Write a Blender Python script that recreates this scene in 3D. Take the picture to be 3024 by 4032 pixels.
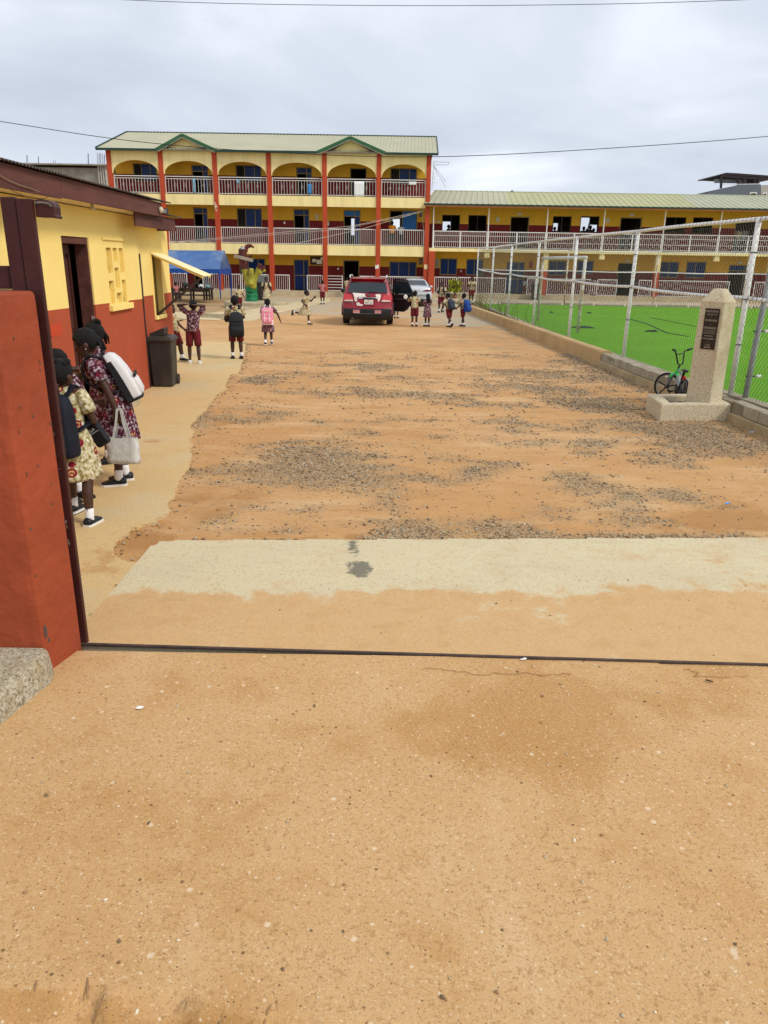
import bpy, bmesh, math, random
import numpy as np
from math import sin, cos, pi, radians, sqrt, atan2, exp
from mathutils import Vector as V, Matrix, noise as mnoise
for o in list(bpy.data.objects): bpy.data.objects.remove(o)
SC = bpy.context.scene
COL = SC.collection
# ------------------------------------------------------------- camera
TH = radians(18.67); RHO = .016; FPX = 2935.0; CX, CY = 1512.0, 2016.0; H0 = 2.1; SL = .008
ct, st = cos(TH), sin(TH); cr, sr = cos(RHO), sin(RHO)
FW = V((0, ct, -st)); U0 = V((0, st, ct)); RT = V((cr, sr*st, sr*ct)); UP = V((-sr, cr*st, cr*ct))
cam_d = bpy.data.cameras.new('camera'); cam = bpy.data.objects.new('camera', cam_d); COL.objects.link(cam)
cam_d.sensor_fit = 'HORIZONTAL'; cam_d.sensor_width = 36; cam_d.lens = 36*FPX/3024
cam_d.clip_start = .05; cam_d.clip_end = 3000
m = Matrix((RT, UP, -FW)).transposed().to_4x4(); m.translation = V((0, 0, H0)); cam.matrix_world = m
SC.camera = cam
SC.render.resolution_x = 768; SC.render.resolution_y = 1024
# ------------------------------------------------------------- sky, sun, exposure
SUN_EL, SUN_AZ = radians(44), radians(120)          # azimuth clockwise from +Y (view direction)
w = bpy.data.worlds.new('World'); SC.world = w; w.use_nodes = True
nt = w.node_tree; N = nt.nodes; L = nt.links; N.clear()
out = N.new('ShaderNodeOutputWorld'); mixs = N.new('ShaderNodeMixShader')
sky = N.new('ShaderNodeTexSky'); sky.sky_type = 'NISHITA'; sky.sun_disc = False
sky.sun_elevation = SUN_EL; sky.sun_rotation = SUN_AZ
b1 = N.new('ShaderNodeBackground'); b1.inputs[1].default_value = .09; L.new(sky.outputs[0], b1.inputs[0])
tc = N.new('ShaderNodeTexCoord'); sep = N.new('ShaderNodeSeparateXYZ'); L.new(tc.outputs['Generated'], sep.inputs[0])
ab = N.new('ShaderNodeMath'); ab.operation = 'ABSOLUTE'; L.new(sep.outputs[2], ab.inputs[0])
ad = N.new('ShaderNodeMath'); ad.operation = 'ADD'; ad.inputs[1].default_value = .42; L.new(ab.outputs[0], ad.inputs[0])
dv = N.new('ShaderNodeVectorMath'); dv.operation = 'DIVIDE'; L.new(tc.outputs['Generated'], dv.inputs[0])
cmb = N.new('ShaderNodeCombineXYZ')
for i in range(3): L.new(ad.outputs[0], cmb.inputs[i])
L.new(cmb.outputs[0], dv.inputs[1])
n1 = N.new('ShaderNodeTexNoise'); n1.inputs['Scale'].default_value = 1.25; n1.inputs['Detail'].default_value = 7; n1.inputs['Roughness'].default_value = .5; n1.inputs['Distortion'].default_value = .45
mp = N.new('ShaderNodeMapping'); mp.inputs['Location'].default_value = (3.1, 1.7, .4); mp.inputs['Scale'].default_value = (1, 1.5, 1.2)
L.new(dv.outputs[0], mp.inputs[0]); L.new(mp.outputs[0], n1.inputs[0])
cr1 = N.new('ShaderNodeValToRGB'); e = cr1.color_ramp.elements
e[0].position = .34; e[0].color = (.47, .52, .605, 1); e[1].position = .66; e[1].color = (.80, .845, .905, 1)
x_ = cr1.color_ramp.elements.new(.5); x_.color = (.58, .63, .715, 1)
L.new(n1.outputs[0], cr1.inputs[0])
b2 = N.new('ShaderNodeBackground'); b2.inputs[1].default_value = .84; L.new(cr1.outputs[0], b2.inputs[0])
n2 = N.new('ShaderNodeTexNoise'); n2.inputs['Scale'].default_value = .8; n2.inputs['Detail'].default_value = 4
L.new(mp.outputs[0], n2.inputs[0])
cr2 = N.new('ShaderNodeValToRGB'); cr2.color_ramp.elements[0].position = .28; cr2.color_ramp.elements[0].color = (.72, .72, .72, 1); cr2.color_ramp.elements[1].position = .48
L.new(n2.outputs[0], cr2.inputs[0])
L.new(cr2.outputs[0], mixs.inputs[0]); L.new(b1.outputs[0], mixs.inputs[1]); L.new(b2.outputs[0], mixs.inputs[2]); L.new(mixs.outputs[0], out.inputs[0])
sd = bpy.data.lights.new('sun', 'SUN'); sd.energy = 1.5; sd.angle = radians(14); sd.color = (1, .95, .87)
so = bpy.data.objects.new('sun', sd); COL.objects.link(so)
sdir = V((sin(SUN_AZ)*cos(SUN_EL), cos(SUN_AZ)*cos(SUN_EL), sin(SUN_EL)))
so.rotation_euler = sdir.to_track_quat('Z', 'Y').to_euler(); so.location = (10, -10, 30)
SC.view_settings.view_transform = 'Standard'; SC.view_settings.look = 'None'; SC.view_settings.gamma = 1
SC.view_settings.exposure = .60
SC.render.engine = 'CYCLES'; SC.cycles.diffuse_bounces = 2; SC.cycles.max_bounces = 6
# ------------------------------------------------------------- pixels of the photograph -> places
def ray(X, Y): return FW + RT*((X-CX)/FPX) - UP*((Y-CY)/FPX)
def gz(y): return -SL*y
def G(X, Y, dz=0.0):                        # point of the (gently falling) ground plane + dz seen at a pixel
    d = ray(X, Y); t = (H0-dz)/(-d.z-SL*d.y); return V((t*d.x, t*d.y, H0+t*d.z))
def D(X, Y, y):                             # point of the frontal plane y
    d = ray(X, Y); t = y/d.y; return V((t*d.x, y, H0+t*d.z))
def PL(X, Y, p, n):                         # point of any plane
    d = ray(X, Y); n = V(n); t = (V(p)-V((0, 0, H0))).dot(n)/d.dot(n); return V((0, 0, H0))+d*t
def proj(p):
    q = V(p)-V((0, 0, H0)); k = q.dot(FW); return CX+FPX*q.dot(RT)/k, CY-FPX*q.dot(UP)/k
def c1(x, y): return 350+x*.4822, 480+y*.4822
def c2(x, y): return 1050+x*.4822, 480+y*.4822
def c3(x, y): return 1650+x*.4219, 680+y*.4219
def c4(x, y): return 2324+x*.4219, 600+y*.4219
def c5(x, y): return x*.4521, 560+y*.4521
def c6(x, y): return x*.4219, 1200+y*.4219
def c7(x, y): return 550+x*.4219, 980+y*.4219
def c8(x, y): return 1150+x*.4822, 1000+y*.4822
def cm(x, y): return 2424+x*.3617, 1080+y*.3617
def ct_(x, y): return 640+x*.2773, 960+y*.2773
def ck(x, y): return 900+x*.2411, 1130+y*.2411
def cs(x, y): return 1580+x*.1929, 1060+y*.1929
# ------------------------------------------------------------- materials
def nd(t, ty, **k):
    n = t.nodes.new(ty)
    for a, b in k.items(): setattr(n, a, b)
    return n
MATS = {}
def M(name, col, rough=.75, var=.12, scale=3.0, bump=.15, bscale=60.0, metal=0.0, spec=.3, dirt=None, dscale=1.5, damt=.5, coat=0.0, stretch=(1, 1, 1), trans=0.0, alpha=1.0):
    if name in MATS: return MATS[name]
    mt = bpy.data.materials.new(name); mt.use_nodes = True; t = mt.node_tree; p = t.nodes['Principled BSDF']; l = t.links
    p.inputs['Roughness'].default_value = rough; p.inputs['Metallic'].default_value = metal
    p.inputs['Specular IOR Level'].default_value = spec
    if coat: p.inputs['Coat Weight'].default_value = coat; p.inputs['Coat Roughness'].default_value = .06
    if trans: p.inputs['Transmission Weight'].default_value = trans
    if alpha < 1: p.inputs['Alpha'].default_value = alpha
    co = nd(t, 'ShaderNodeTexCoord'); mp = nd(t, 'ShaderNodeMapping'); mp.inputs['Scale'].default_value = stretch
    l.new(co.outputs['Object'], mp.inputs[0])
    n = nd(t, 'ShaderNodeTexNoise'); n.inputs['Scale'].default_value = scale; n.inputs['Detail'].default_value = 6; n.inputs['Roughness'].default_value = .6
    l.new(mp.outputs[0], n.inputs[0])
    r = nd(t, 'ShaderNodeValToRGB'); a, b = r.color_ramp.elements; a.position = .3; b.position = .7
    a.color = tuple(max(0, c*(1-var)) for c in col)+(1,); b.color = tuple(min(1, c*(1+var)) for c in col)+(1,)
    l.new(n.outputs[0], r.inputs[0]); last = r.outputs[0]
    if dirt:
        n2 = nd(t, 'ShaderNodeTexNoise'); n2.inputs['Scale'].default_value = dscale; n2.inputs['Detail'].default_value = 8; n2.inputs['Roughness'].default_value = .68
        l.new(mp.outputs[0], n2.inputs[0])
        r2 = nd(t, 'ShaderNodeValToRGB'); r2.color_ramp.elements[0].position = .48; r2.color_ramp.elements[0].color = (0, 0, 0, 1)
        r2.color_ramp.elements[1].position = .72; r2.color_ramp.elements[1].color = (damt,)*3+(1,)
        l.new(n2.outputs[0], r2.inputs[0])
        mx = nd(t, 'ShaderNodeMixRGB'); l.new(r2.outputs[0], mx.inputs[0]); l.new(last, mx.inputs[1]); mx.inputs[2].default_value = tuple(dirt)+(1,)
        last = mx.outputs[0]
    l.new(last, p.inputs['Base Color'])
    if bump:
        n3 = nd(t, 'ShaderNodeTexNoise'); n3.inputs['Scale'].default_value = bscale; n3.inputs['Detail'].default_value = 4
        l.new(mp.outputs[0], n3.inputs[0])
        bp = nd(t, 'ShaderNodeBump'); bp.inputs['Strength'].default_value = bump; bp.inputs['Distance'].default_value = .02
        l.new(n3.outputs[0], bp.inputs['Height']); l.new(bp.outputs[0], p.inputs['Normal'])
    MATS[name] = mt; return mt
# ------------------------------------------------------------- mesh collector
class MB:
    def __init__(s): s.v = []; s.f = []; s.mi = []
    def add(s, vs, fs, m=0):
        b = len(s.v); s.v += [tuple(p) for p in vs]
        for q in fs: s.f.append(tuple(b+i for i in q)); s.mi.append(m)
        return s
    def box(s, x0, x1, y0, y1, z0, z1, m=0):
        if x0 > x1: x0, x1 = x1, x0
        if y0 > y1: y0, y1 = y1, y0
        if z0 > z1: z0, z1 = z1, z0
        return s.add([(x0, y0, z0), (x1, y0, z0), (x1, y1, z0), (x0, y1, z0), (x0, y0, z1), (x1, y0, z1), (x1, y1, z1), (x0, y1, z1)],
            [(0, 3, 2, 1), (4, 5, 6, 7), (0, 1, 5, 4), (1, 2, 6, 5), (2, 3, 7, 6), (3, 0, 4, 7)], m)
    def prism(s, A, B, m=0):                # two matching outlines
        n = len(A); A = [V(a) for a in A]; B = [V(b) for b in B]
        fs = [tuple(range(n))[::-1], tuple(range(n, 2*n))]+[(i, (i+1) % n, n+(i+1) % n, n+i) for i in range(n)]
        return s.add(A+B, fs, m)
    def slab(s, pts, dz, m=0):              # outline on the ground, thickness dz downwards
        return s.prism([V(p)-V((0, 0, dz)) for p in pts], [V(p) for p in pts], m)
    def beam(s, p, q, w, h, up=(0, 0, 1), m=0):
        p, q = V(p), V(q); d = (q-p).normalized(); up = V(up)
        a = d.cross(up)
        if a.length < 1e-4: a = d.cross(V((0, 1, 0)))
        a.normalize(); b = a.cross(d).normalized(); a = a*w/2; b = b*h/2
        c = [-a-b, a-b, a+b, -a+b]
        return s.prism([p+k for k in c], [q+k for k in c], m)
    def loft(s, rings, c0=True, c1=True, m=0):
        n = len(rings[0]); vs = [p for r in rings for p in r]; fs = []
        for i in range(len(rings)-1):
            for j in range(n):
                k = (j+1) % n; fs.append((i*n+j, i*n+k, (i+1)*n+k, (i+1)*n+j))
        if c0: fs.append(tuple(range(n))[::-1])
        if c1: fs.append(tuple((len(rings)-1)*n+j for j in range(n)))
        return s.add(vs, fs, m)
    def tube(s, pts, r, n=8, m=0, caps=True):
        pts = [V(p) for p in pts]; rs = r if isinstance(r, (list, tuple)) else [r]*len(pts); rings = []; pa = None
        for i, p in enumerate(pts):
            d = (pts[min(i+1, len(pts)-1)]-pts[max(i-1, 0)]).normalized()
            if pa is None:
                pa = d.cross(V((0, 0, 1)))
                if pa.length < .05: pa = d.cross(V((0, 1, 0)))
            a = (pa-d*pa.dot(d)).normalized(); pa = a; b = d.cross(a)
            rings.append([p+(a*cos(2*pi*j/n)+b*sin(2*pi*j/n))*rs[i] for j in range(n)])
        return s.loft(rings, caps, caps, m)
    def ell(s, c, r, nu=12, nv=8, rot=None, m=0):
        c = V(c); rings = []
        for i in range(1, nv):
            t = -pi/2+pi*i/nv
            ring = []
            for j in range(nu):
                p = V((r[0]*cos(t)*cos(2*pi*j/nu), r[1]*cos(t)*sin(2*pi*j/nu), r[2]*sin(t)))
                ring.append(c+(rot @ p if rot else p))
            rings.append(ring)
        bt = V((0, 0, -r[2])); tp = V((0, 0, r[2]))
        if rot: bt = rot @ bt; tp = rot @ tp
        vs = [c+bt]+[p for q in rings for p in q]+[c+tp]; fs = []; k = len(rings)
        for j in range(nu):
            j2 = (j+1) % nu; fs.append((0, 1+j2, 1+j)); fs.append((len(vs)-1, 1+(k-1)*nu+j, 1+(k-1)*nu+j2))
            for i in range(k-1): fs.append((1+i*nu+j, 1+i*nu+j2, 1+(i+1)*nu+j2, 1+(i+1)*nu+j))
        return s.add(vs, fs, m)
    def lathe(s, c, prof, n=16, m=0, c0=True, c1=True):
        c = V(c); return s.loft([[c+V((r*cos(2*pi*j/n), r*sin(2*pi*j/n), z)) for j in range(n)] for r, z in prof], c0, c1, m)
    def cap(s, p, q, r0, r1, n=8, m=0):     # tapered capsule
        p, q = V(p), V(q); d = (q-p); Ln = d.length
        if Ln < 1e-5: return s.ell(p, (r0,)*3, n, 6, None, m)
        d.normalize(); pts = []; rs = []
        for k in (75, 50, 25): pts.append(p-d*r0*sin(radians(k))); rs.append(r0*cos(radians(k)))
        pts += [p, q]; rs += [r0, r1]
        for k in (25, 50, 75): pts.append(q+d*r1*sin(radians(k))); rs.append(r1*cos(radians(k)))
        return s.tube(pts, rs, n, m)
    def mesh(s, name, mats, off=None, smooth=False):
        me = bpy.data.meshes.new(name)
        vs = s.v if off is None else [(p[0]-off[0], p[1]-off[1], p[2]-off[2]) for p in s.v]
        me.from_pydata(vs, [], s.f)
        for mt in (mats if isinstance(mats, (list, tuple)) else [mats]): me.materials.append(mt)
        if any(s.mi): me.polygons.foreach_set('material_index', s.mi)
        if smooth: me.polygons.foreach_set('use_smooth', [True]*len(me.polygons))
        me.update(); return me
    def build(s, name, mats, parent=None, smooth=False, off=None, bevel=0, fix=True):
        me = s.mesh(name, mats, off, smooth)
        if fix:
            bm = bmesh.new(); bm.from_mesh(me); bmesh.ops.recalc_face_normals(bm, faces=bm.faces); bm.to_mesh(me); bm.free()
        o = bpy.data.objects.new(name, me); COL.objects.link(o)
        if parent: o.parent = parent
        if bevel:
            b = o.modifiers.new('bevel', 'BEVEL'); b.width = bevel; b.segments = 2; b.limit_method = 'ANGLE'; b.angle_limit = radians(40)
        return o
def tag(o, label, cat, group=None):
    o['label'] = label; o['category'] = cat
    if group: o['group'] = group
    return o
def struct(o): o['kind'] = 'structure'; return o
def stuff(o): o['kind'] = 'stuff'; return o
def thing(name, label, cat, loc=(0, 0, 0), rz=0.0, group=None):
    o = bpy.data.objects.new(name, None); COL.objects.link(o); o.location = loc; o.rotation_euler = (0, 0, rz); o.empty_display_size = .2
    return tag(o, label, cat, group)
def part(mb, name, mat, root, smooth=False, bevel=0, world=True):   # world=True: vertices are world places, root unrotated
    return mb.build(name, mat, root, smooth, root.location if world else None, bevel)
def sub(mb, name, mat, par, root, smooth=False, bevel=0, world=True):
    return mb.build(name, mat, par, smooth, root.location if world else None, bevel)
def text_mesh(txt, size, name, mat, parent, mtx, ext=.001):
    cu = bpy.data.curves.new(name, 'FONT'); cu.body = txt; cu.size = size; cu.align_x = 'CENTER'; cu.align_y = 'CENTER'; cu.extrude = ext
    tmp = bpy.data.objects.new('tmp', cu); COL.objects.link(tmp); bpy.context.view_layer.update()
    me = bpy.data.meshes.new_from_object(tmp.evaluated_get(bpy.context.evaluated_depsgraph_get()))
    bpy.data.objects.remove(tmp); bpy.data.curves.remove(cu)
    me.materials.clear(); me.materials.append(mat)
    o = bpy.data.objects.new(name, me); COL.objects.link(o); o.parent = parent; o.matrix_local = mtx
    return o
rnd = random.Random(7)
def sstep(a, b, x):
    t = max(0, min(1, (x-a)/(b-a))); return t*t*(3-2*t)
# ============================================================= SETTING: ground, slabs, gravel, turf
def layered(name, base, layers, rough=.9, bump=.3, bscale=90, bdist=.01, attr=None, spec=.2):
    """layers: (kind, scale, lo, hi, colour, amount, stretch)"""
    mt = bpy.data.materials.new(name); mt.use_nodes = True; t = mt.node_tree; l = t.links; p = t.nodes['Principled BSDF']
    p.inputs['Roughness'].default_value = rough; p.inputs['Specular IOR Level'].default_value = spec
    co = nd(t, 'ShaderNodeTexCoord'); last = None
    rgb = nd(t, 'ShaderNodeRGB'); rgb.outputs[0].default_value = tuple(base)+(1,); last = rgb.outputs[0]
    for L_ in layers:
        kind, sc, lo, hi, colr, amt = L_[:6]; stx = L_[6] if len(L_) > 6 else (1, 1, 1)
        mp = nd(t, 'ShaderNodeMapping'); mp.inputs['Scale'].default_value = stx; mp.inputs['Location'].default_value = (sc*1.7, sc*.3, 0)
        l.new(co.outputs['Object'], mp.inputs[0])
        if kind == 'noise':
            n = nd(t, 'ShaderNodeTexNoise'); n.inputs['Scale'].default_value = sc; n.inputs['Detail'].default_value = 8; n.inputs['Roughness'].default_value = .65; o_ = n.outputs[0]
        elif kind == 'vor':
            n = nd(t, 'ShaderNodeTexVoronoi'); n.inputs['Scale'].default_value = sc; n.inputs['Randomness'].default_value = 1; o_ = n.outputs['Distance']
        elif kind == 'ab':
            n0 = nd(t, 'ShaderNodeTexNoise'); n0.inputs['Scale'].default_value = sc; n0.inputs['Detail'].default_value = 8; n0.inputs['Roughness'].default_value = .7; l.new(mp.outputs[0], n0.inputs[0]); aa = nd(t, 'ShaderNodeAttribute'); aa.attribute_name = L_[7]
            sb_ = nd(t, 'ShaderNodeMath', operation='MULTIPLY_ADD'); l.new(n0.outputs[0], sb_.inputs[0]); sb_.inputs[1].default_value = 2.0; sb_.inputs[2].default_value = -1.0; n = nd(t, 'ShaderNodeMath', operation='ADD'); l.new(sb_.outputs[0], n.inputs[0]); l.new(aa.outputs['Fac'], n.inputs[1]); o_ = n.outputs[0]
        elif kind == 'an':
            n = nd(t, 'ShaderNodeTexNoise'); n.inputs['Scale'].default_value = sc; n.inputs['Detail'].default_value = 5; n.inputs['Roughness'].default_value = .6; o_ = n.outputs[0]
        elif kind == 'attr':
            n = nd(t, 'ShaderNodeAttribute'); n.attribute_name = sc_attr(L_); o_ = n.outputs['Fac']
        if kind not in ('attr', 'ab'): l.new(mp.outputs[0], n.inputs[0])
        r = nd(t, 'ShaderNodeMapRange'); r.interpolation_type = 'SMOOTHSTEP'
        r.inputs[1].default_value = lo; r.inputs[2].default_value = hi; r.inputs[3].default_value = 0; r.inputs[4].default_value = amt
        l.new(o_, r.inputs[0]); fac = r.outputs[0]
        if kind == 'an':
            aa = nd(t, 'ShaderNodeAttribute'); aa.attribute_name = L_[7]; mu = nd(t, 'ShaderNodeMath', operation='MULTIPLY', use_clamp=True); l.new(fac, mu.inputs[0]); l.new(aa.outputs['Fac'], mu.inputs[1]); fac = mu.outputs[0]
        if kind == 'vor':                                   # sparse grains: only some cells
            wn = nd(t, 'ShaderNodeMath', operation='LESS_THAN'); sepc = nd(t, 'ShaderNodeSeparateColor'); l.new(n.outputs['Color'], sepc.inputs[0])
            l.new(sepc.outputs[0], wn.inputs[0]); wn.inputs[1].default_value = L_[7] if len(L_) > 7 else .3
            mu = nd(t, 'ShaderNodeMath', operation='MULTIPLY'); l.new(fac, mu.inputs[0]); l.new(wn.outputs[0], mu.inputs[1]); fac = mu.outputs[0]
        mx = nd(t, 'ShaderNodeMixRGB'); l.new(fac, mx.inputs[0]); l.new(last, mx.inputs[1]); mx.inputs[2].default_value = tuple(colr)+(1,)
        last = mx.outputs[0]
    l.new(last, p.inputs['Base Color'])
    n3 = nd(t, 'ShaderNodeTexNoise'); n3.inputs['Scale'].default_value = bscale; n3.inputs['Detail'].default_value = 7; n3.inputs['Roughness'].default_value = .7
    l.new(co.outputs['Object'], n3.inputs[0])
    bp = nd(t, 'ShaderNodeBump'); bp.inputs['Strength'].default_value = bump; bp.inputs['Distance'].default_value = bdist
    l.new(n3.outputs[0], bp.inputs['Height']); l.new(bp.outputs[0], p.inputs['Normal'])
    return mt
def sc_attr(L_): return L_[7]
one = (1, 1, 1)
m_far = layered('far_earth', (.40, .25, .12), [('noise', .1, .4, .6, (.30, .24, .12), .6)])
m_dirt = layered('orange_dirt', (.535, .29, .115), [
    ('noise', .35, .42, .62, (.585, .345, .155), .8, (1, 1.6, 1)), ('noise', 1.1, .52, .7, (.47, .235, .08), .8, (1, 1.8, 1)),
    ('noise', 4, .55, .75, (.62, .39, .19), .5), ('noise', .8, .5, .68, (.63, .42, .225), .7, (.7, 2.6, 1)), ('noise', 2.6, .54, .7, (.40, .22, .09), .5, (.6, 1.8, 1)), ('noise', 9, .56, .72, (.28, .14, .05), .55, (.6, 1.5, 1)), ('noise', 26, .58, .74, (.22, .115, .045), .6),
    ('vor', 14, .30, .12, (.13, .085, .05), .8, one, .10), ('vor', 40, .32, .15, (.15, .095, .05), .7, one, .2), ('vor', 30, .3, .12, (.62, .5, .34), .7, one, .08),
    ('attr', 1, .02, .9, (.40, .255, .12), .7, one, 'gravel'), ('an', 30, .5, .64, (.17, .115, .06), 1.3, one, 'gravel'), ('an', 52, .52, .64, (.50, .41, .28), 1.2, one, 'gravel'), ('an', 80, .52, .62, (.11, .08, .045), 1.2, one, 'gravel'), ('an', 22, .5, .66, (.30, .26, .19), 1.0, one, 'pale'), ('an', 45, .54, .64, (.20, .16, .10), 1.0, one, 'pale'), ('attr', 1, .02, .9, (.43, .37, .265), .8, one, 'pale'), ('ab', 3, .3, .9, (.36, .17, .052), .62, one, 'damp_dark')],
    bump=.55, bscale=38, bdist=.02)
m_walk = layered('worn_concrete_path', (.62, .425, .19), [
    ('noise', .6, .45, .65, (.56, .46, .28), .6), ('noise', 2.2, .52, .72, (.52, .32, .14), .45), ('noise', 60, .5, .66, (.42, .29, .14), .7), ('noise', 120, .55, .68, (.80, .66, .44), .7), ('noise', 30, .54, .7, (.52, .36, .18), .5),
    ('vor', 90, .35, .1, (.25, .17, .09), .6, one, .12), ('ab', 8, .3, .8, (.45, .24, .085), .7, one, 'damp_dark')], bump=.35, bscale=110, bdist=.006)
m_slab = layered('entrance_slab_concrete', (.62, .53, .335), [
    ('noise', .9, .45, .68, (.56, .47, .31), .7), ('noise', 3.5, .52, .72, (.52, .42, .26), .5, (.6, 2, 1)), ('noise', 90, .54, .7, (.45, .36, .22), .5),
    ('ab', 6, .25, .75, (.58, .355, .16), .95, one, 'dirt'), ('noise', 2.5, .52, .72, (.52, .30, .12), .4), ('noise', 40, .53, .67, (.42, .26, .11), .55), ('noise', 75, .55, .68, (.74, .60, .38), .5), ('noise', 130, .55, .67, (.30, .18, .08), .7), ('an', 6, .5, .7, (.50, .30, .13), .6, one, 'dirt'), ('ab', 18, .22, .7, (.13, .125, .095), .85, one, 'stain')], bump=.25, bscale=120, bdist=.005)
m_apron = layered('washed_aggregate_apron', (.59, .36, .165), [
    ('noise', .7, .42, .62, (.55, .315, .13), .8), ('noise', 1.6, .48, .68, (.49, .26, .09), .75), ('noise', .9, .52, .7, (.66, .44, .235), .6, (2.2, .7, 1)), ('noise', 5, .52, .72, (.62, .40, .19), .45),
    ('ab', 5, .25, .95, (.45, .235, .075), .62, one, 'damp_dark'), ('ab', 14, .55, .95, (.74, .62, .46), .6, one, 'scrape'), ('noise', 45, .52, .66, (.40, .215, .08), .7), ('noise', 75, .56, .68, (.74, .58, .36), .8), ('noise', 130, .55, .67, (.24, .13, .05), .85), ('noise', 210, .56, .68, (.20, .11, .05), .7),
    ('vor', 26, .24, .10, (.14, .075, .03), .85, one, .045), ('vor', 55, .28, .12, (.13, .07, .035), .8, one, .10), ('vor', 17, .24, .12, (.78, .62, .42), .65, one, .06), ('vor', 38, .26, .12, (.80, .68, .50), .65, one, .08)], bump=.5, bscale=150, bdist=.005)

def grid_sheet(name, mat, xs, ys, zf, attrs=None, keep=None, parent=None, thick=0):
    nx, ny = len(xs), len(ys); vs = []; al = {k: [] for k in (attrs or {})}
    for y in ys:
        for x in xs:
            vs.append((x, y, zf(x, y)))
            for k in al: al[k].append(attrs[k](x, y))
    fs = []
    for j in range(ny-1):
        for i in range(nx-1):
            if keep and not keep((xs[i]+xs[i+1])/2, (ys[j]+ys[j+1])/2): continue
            fs.append((j*nx+i, j*nx+i+1, (j+1)*nx+i+1, (j+1)*nx+i))
    me = bpy.data.meshes.new(name); me.from_pydata(vs, [], fs); me.materials.append(mat)
    for k in al:
        a = me.attributes.new(k, 'FLOAT', 'POINT'); a.data.foreach_set('value', al[k])
    me.polygons.foreach_set('use_smooth', [True]*len(me.polygons)); me.update()
    o = bpy.data.objects.new(name, me); COL.objects.link(o); return o
def lin(a, b, n): return [a+(b-a)*i/(n-1) for i in range(n)]
def nz(x, y, s, o=0): return mnoise.fractal(V((x*s+o, y*s-o, o*.7)), 1.0, 2.0, 4)

mb = MB(); mb.add([(-700, -60, gz(-60)-.16), (700, -60, gz(-60)-.16), (700, 1200, gz(1200)-.16), (-700, 1200, gz(1200)-.16)], [(0, 1, 2, 3)])
struct(mb.build('ground', m_far))

# where the gravel lies: ellipses traced on the photograph (px, py, rx, ry, tilt, weight)
GR = [(1250, 1864, 330, 120, 0, 1), (1500, 1960, 300, 70, .05, .8), (1010, 1985, 190, 38, -.12, .9), (1240, 2000, 160, 40, 0, .7), (1530, 1445, 150, 24, .05, .7), (1120, 1432, 90, 16, 0, .6), (1500, 1556, 210, 17, .03, .8),
      (1070, 1628, 110, 30, -.05, .8), (1300, 1612, 80, 16, 0, .7), (1505, 1628, 120, 18, 0, .7), (1040, 1490, 90, 20, 0, .8), (900, 1625, 120, 20, -.2, .7), (1740, 1690, 140, 50, 0, .5), (1650, 1790, 200, 60, 0, .6), (1640, 2086, 230, 34, -.05, 1), (2040, 2078, 280, 42, .05, 1), (2400, 2106, 620, 13, .0, 1.1), (1050, 2122, 150, 8, 0, .9), (2220, 1560, 330, 46, .22, 1.1),
      (2500, 1640, 210, 46, .15, 1), (2060, 1462, 280, 22, .03, .9), (2830, 1730, 300, 82, .12, 1.25), (2600, 1800, 180, 34, .1, 1), (2330, 1770, 110, 70, .4, .9), (2270, 1900, 130, 48, 0, .9), (1900, 1860, 160, 44, 0, .8), (2420, 1480, 160, 30, .3, 1), (2250, 1400, 200, 22, .36, .9),
      (2060, 1330, 170, 18, .4, .8), (1960, 1370, 120, 14, .1, .5), (2040, 1640, 150, 40, 0, .6), (2650, 1950, 140, 20, .2, .7), (2480, 1950, 90, 26, .2, .6), (2900, 1990, 70, 14, 0, .6), (2600, 2040, 120, 14, 0, .5), (1990, 1960, 240, 40, 0, .55), (1400, 1380, 170, 14, 0, .45), (1700, 1350, 160, 14, 0, .5), (1900, 1330, 150, 12, 0, .6), (800, 1620, 30, 60, .5, .8), (1180, 1390, 130, 12, 0, .4), (1830, 1560, 160, 24, 0, .5), (2300, 1650, 160, 40, .2, .6)]
def gmask(x, y):
    if y < 4: return 0
    X, Y = proj((x, y, gz(y))); s = 0
    for a, b, rx, ry, t, wt in GR:
        dx, dy = X-a, Y-b
        if abs(dx) > rx*2 or abs(dy) > rx*1.2+ry*2: continue
        u = (dx*cos(t)+dy*sin(t))/rx; v = (-dx*sin(t)+dy*cos(t))/ry
        s = max(s, wt*exp(-(u*u+v*v)*.62))
    s = max(s, .47*exp(-(((X-1800)/880)**4+((Y-1950)/210)**4)), .46*exp(-(((X-2300)/560)**4+((Y-1600)/200)**4)), .37*exp(-(((X-1350)/480)**4+((Y-1540)/170)**4)))
    n = nz(x*.55, y, 1.1, 3)*.9+nz(x*.7, y, 3.4, 9)*.6
    return max(0, min(1.1, (s-.36+n*.70)*1.2))
def palemask(x, y):
    X, Y = proj((x, y, gz(y))); n = nz(x, y, .35, 5)*20+nz(x, y, 1.4, 15)*14
    edge = 1232+n+(55*sstep(1560, 1720, X) if X < 2000 else 55)-(20*sstep(1150, 900, X))
    return sstep(edge+26, edge-22, Y)*max(0, .72+.75*nz(x, y, .7, 21))
def dampmask(x, y):
    X, Y = proj((x, y, gz(y)))
    s = max(exp(-(((X-560)/190)**2+((Y-2120)/75)**2)), exp(-(((X-900)/260)**2+((Y-2000)/150)**2))*.7, exp(-(((X-2850)/330)**2+((Y-2040)/65)**2)), exp(-(((X-1390)/50)**2+((Y-2105)/20)**2))*1.5, .8*exp(-(((X-2450)/200)**2+((Y-1590)/25)**2)), .5*exp(-(((X-850)/110)**2+((Y-1720)/190)**2)))
    return max(0, min(1, s*1.1+nz(x, y, 1.3, 14)*.4-.12))
xs = lin(-8, 6.2, 150); ys = [4.2]
while ys[-1] < 57: ys.append(ys[-1]+max(.05, ys[-1]*.009))
GM = {}
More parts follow.
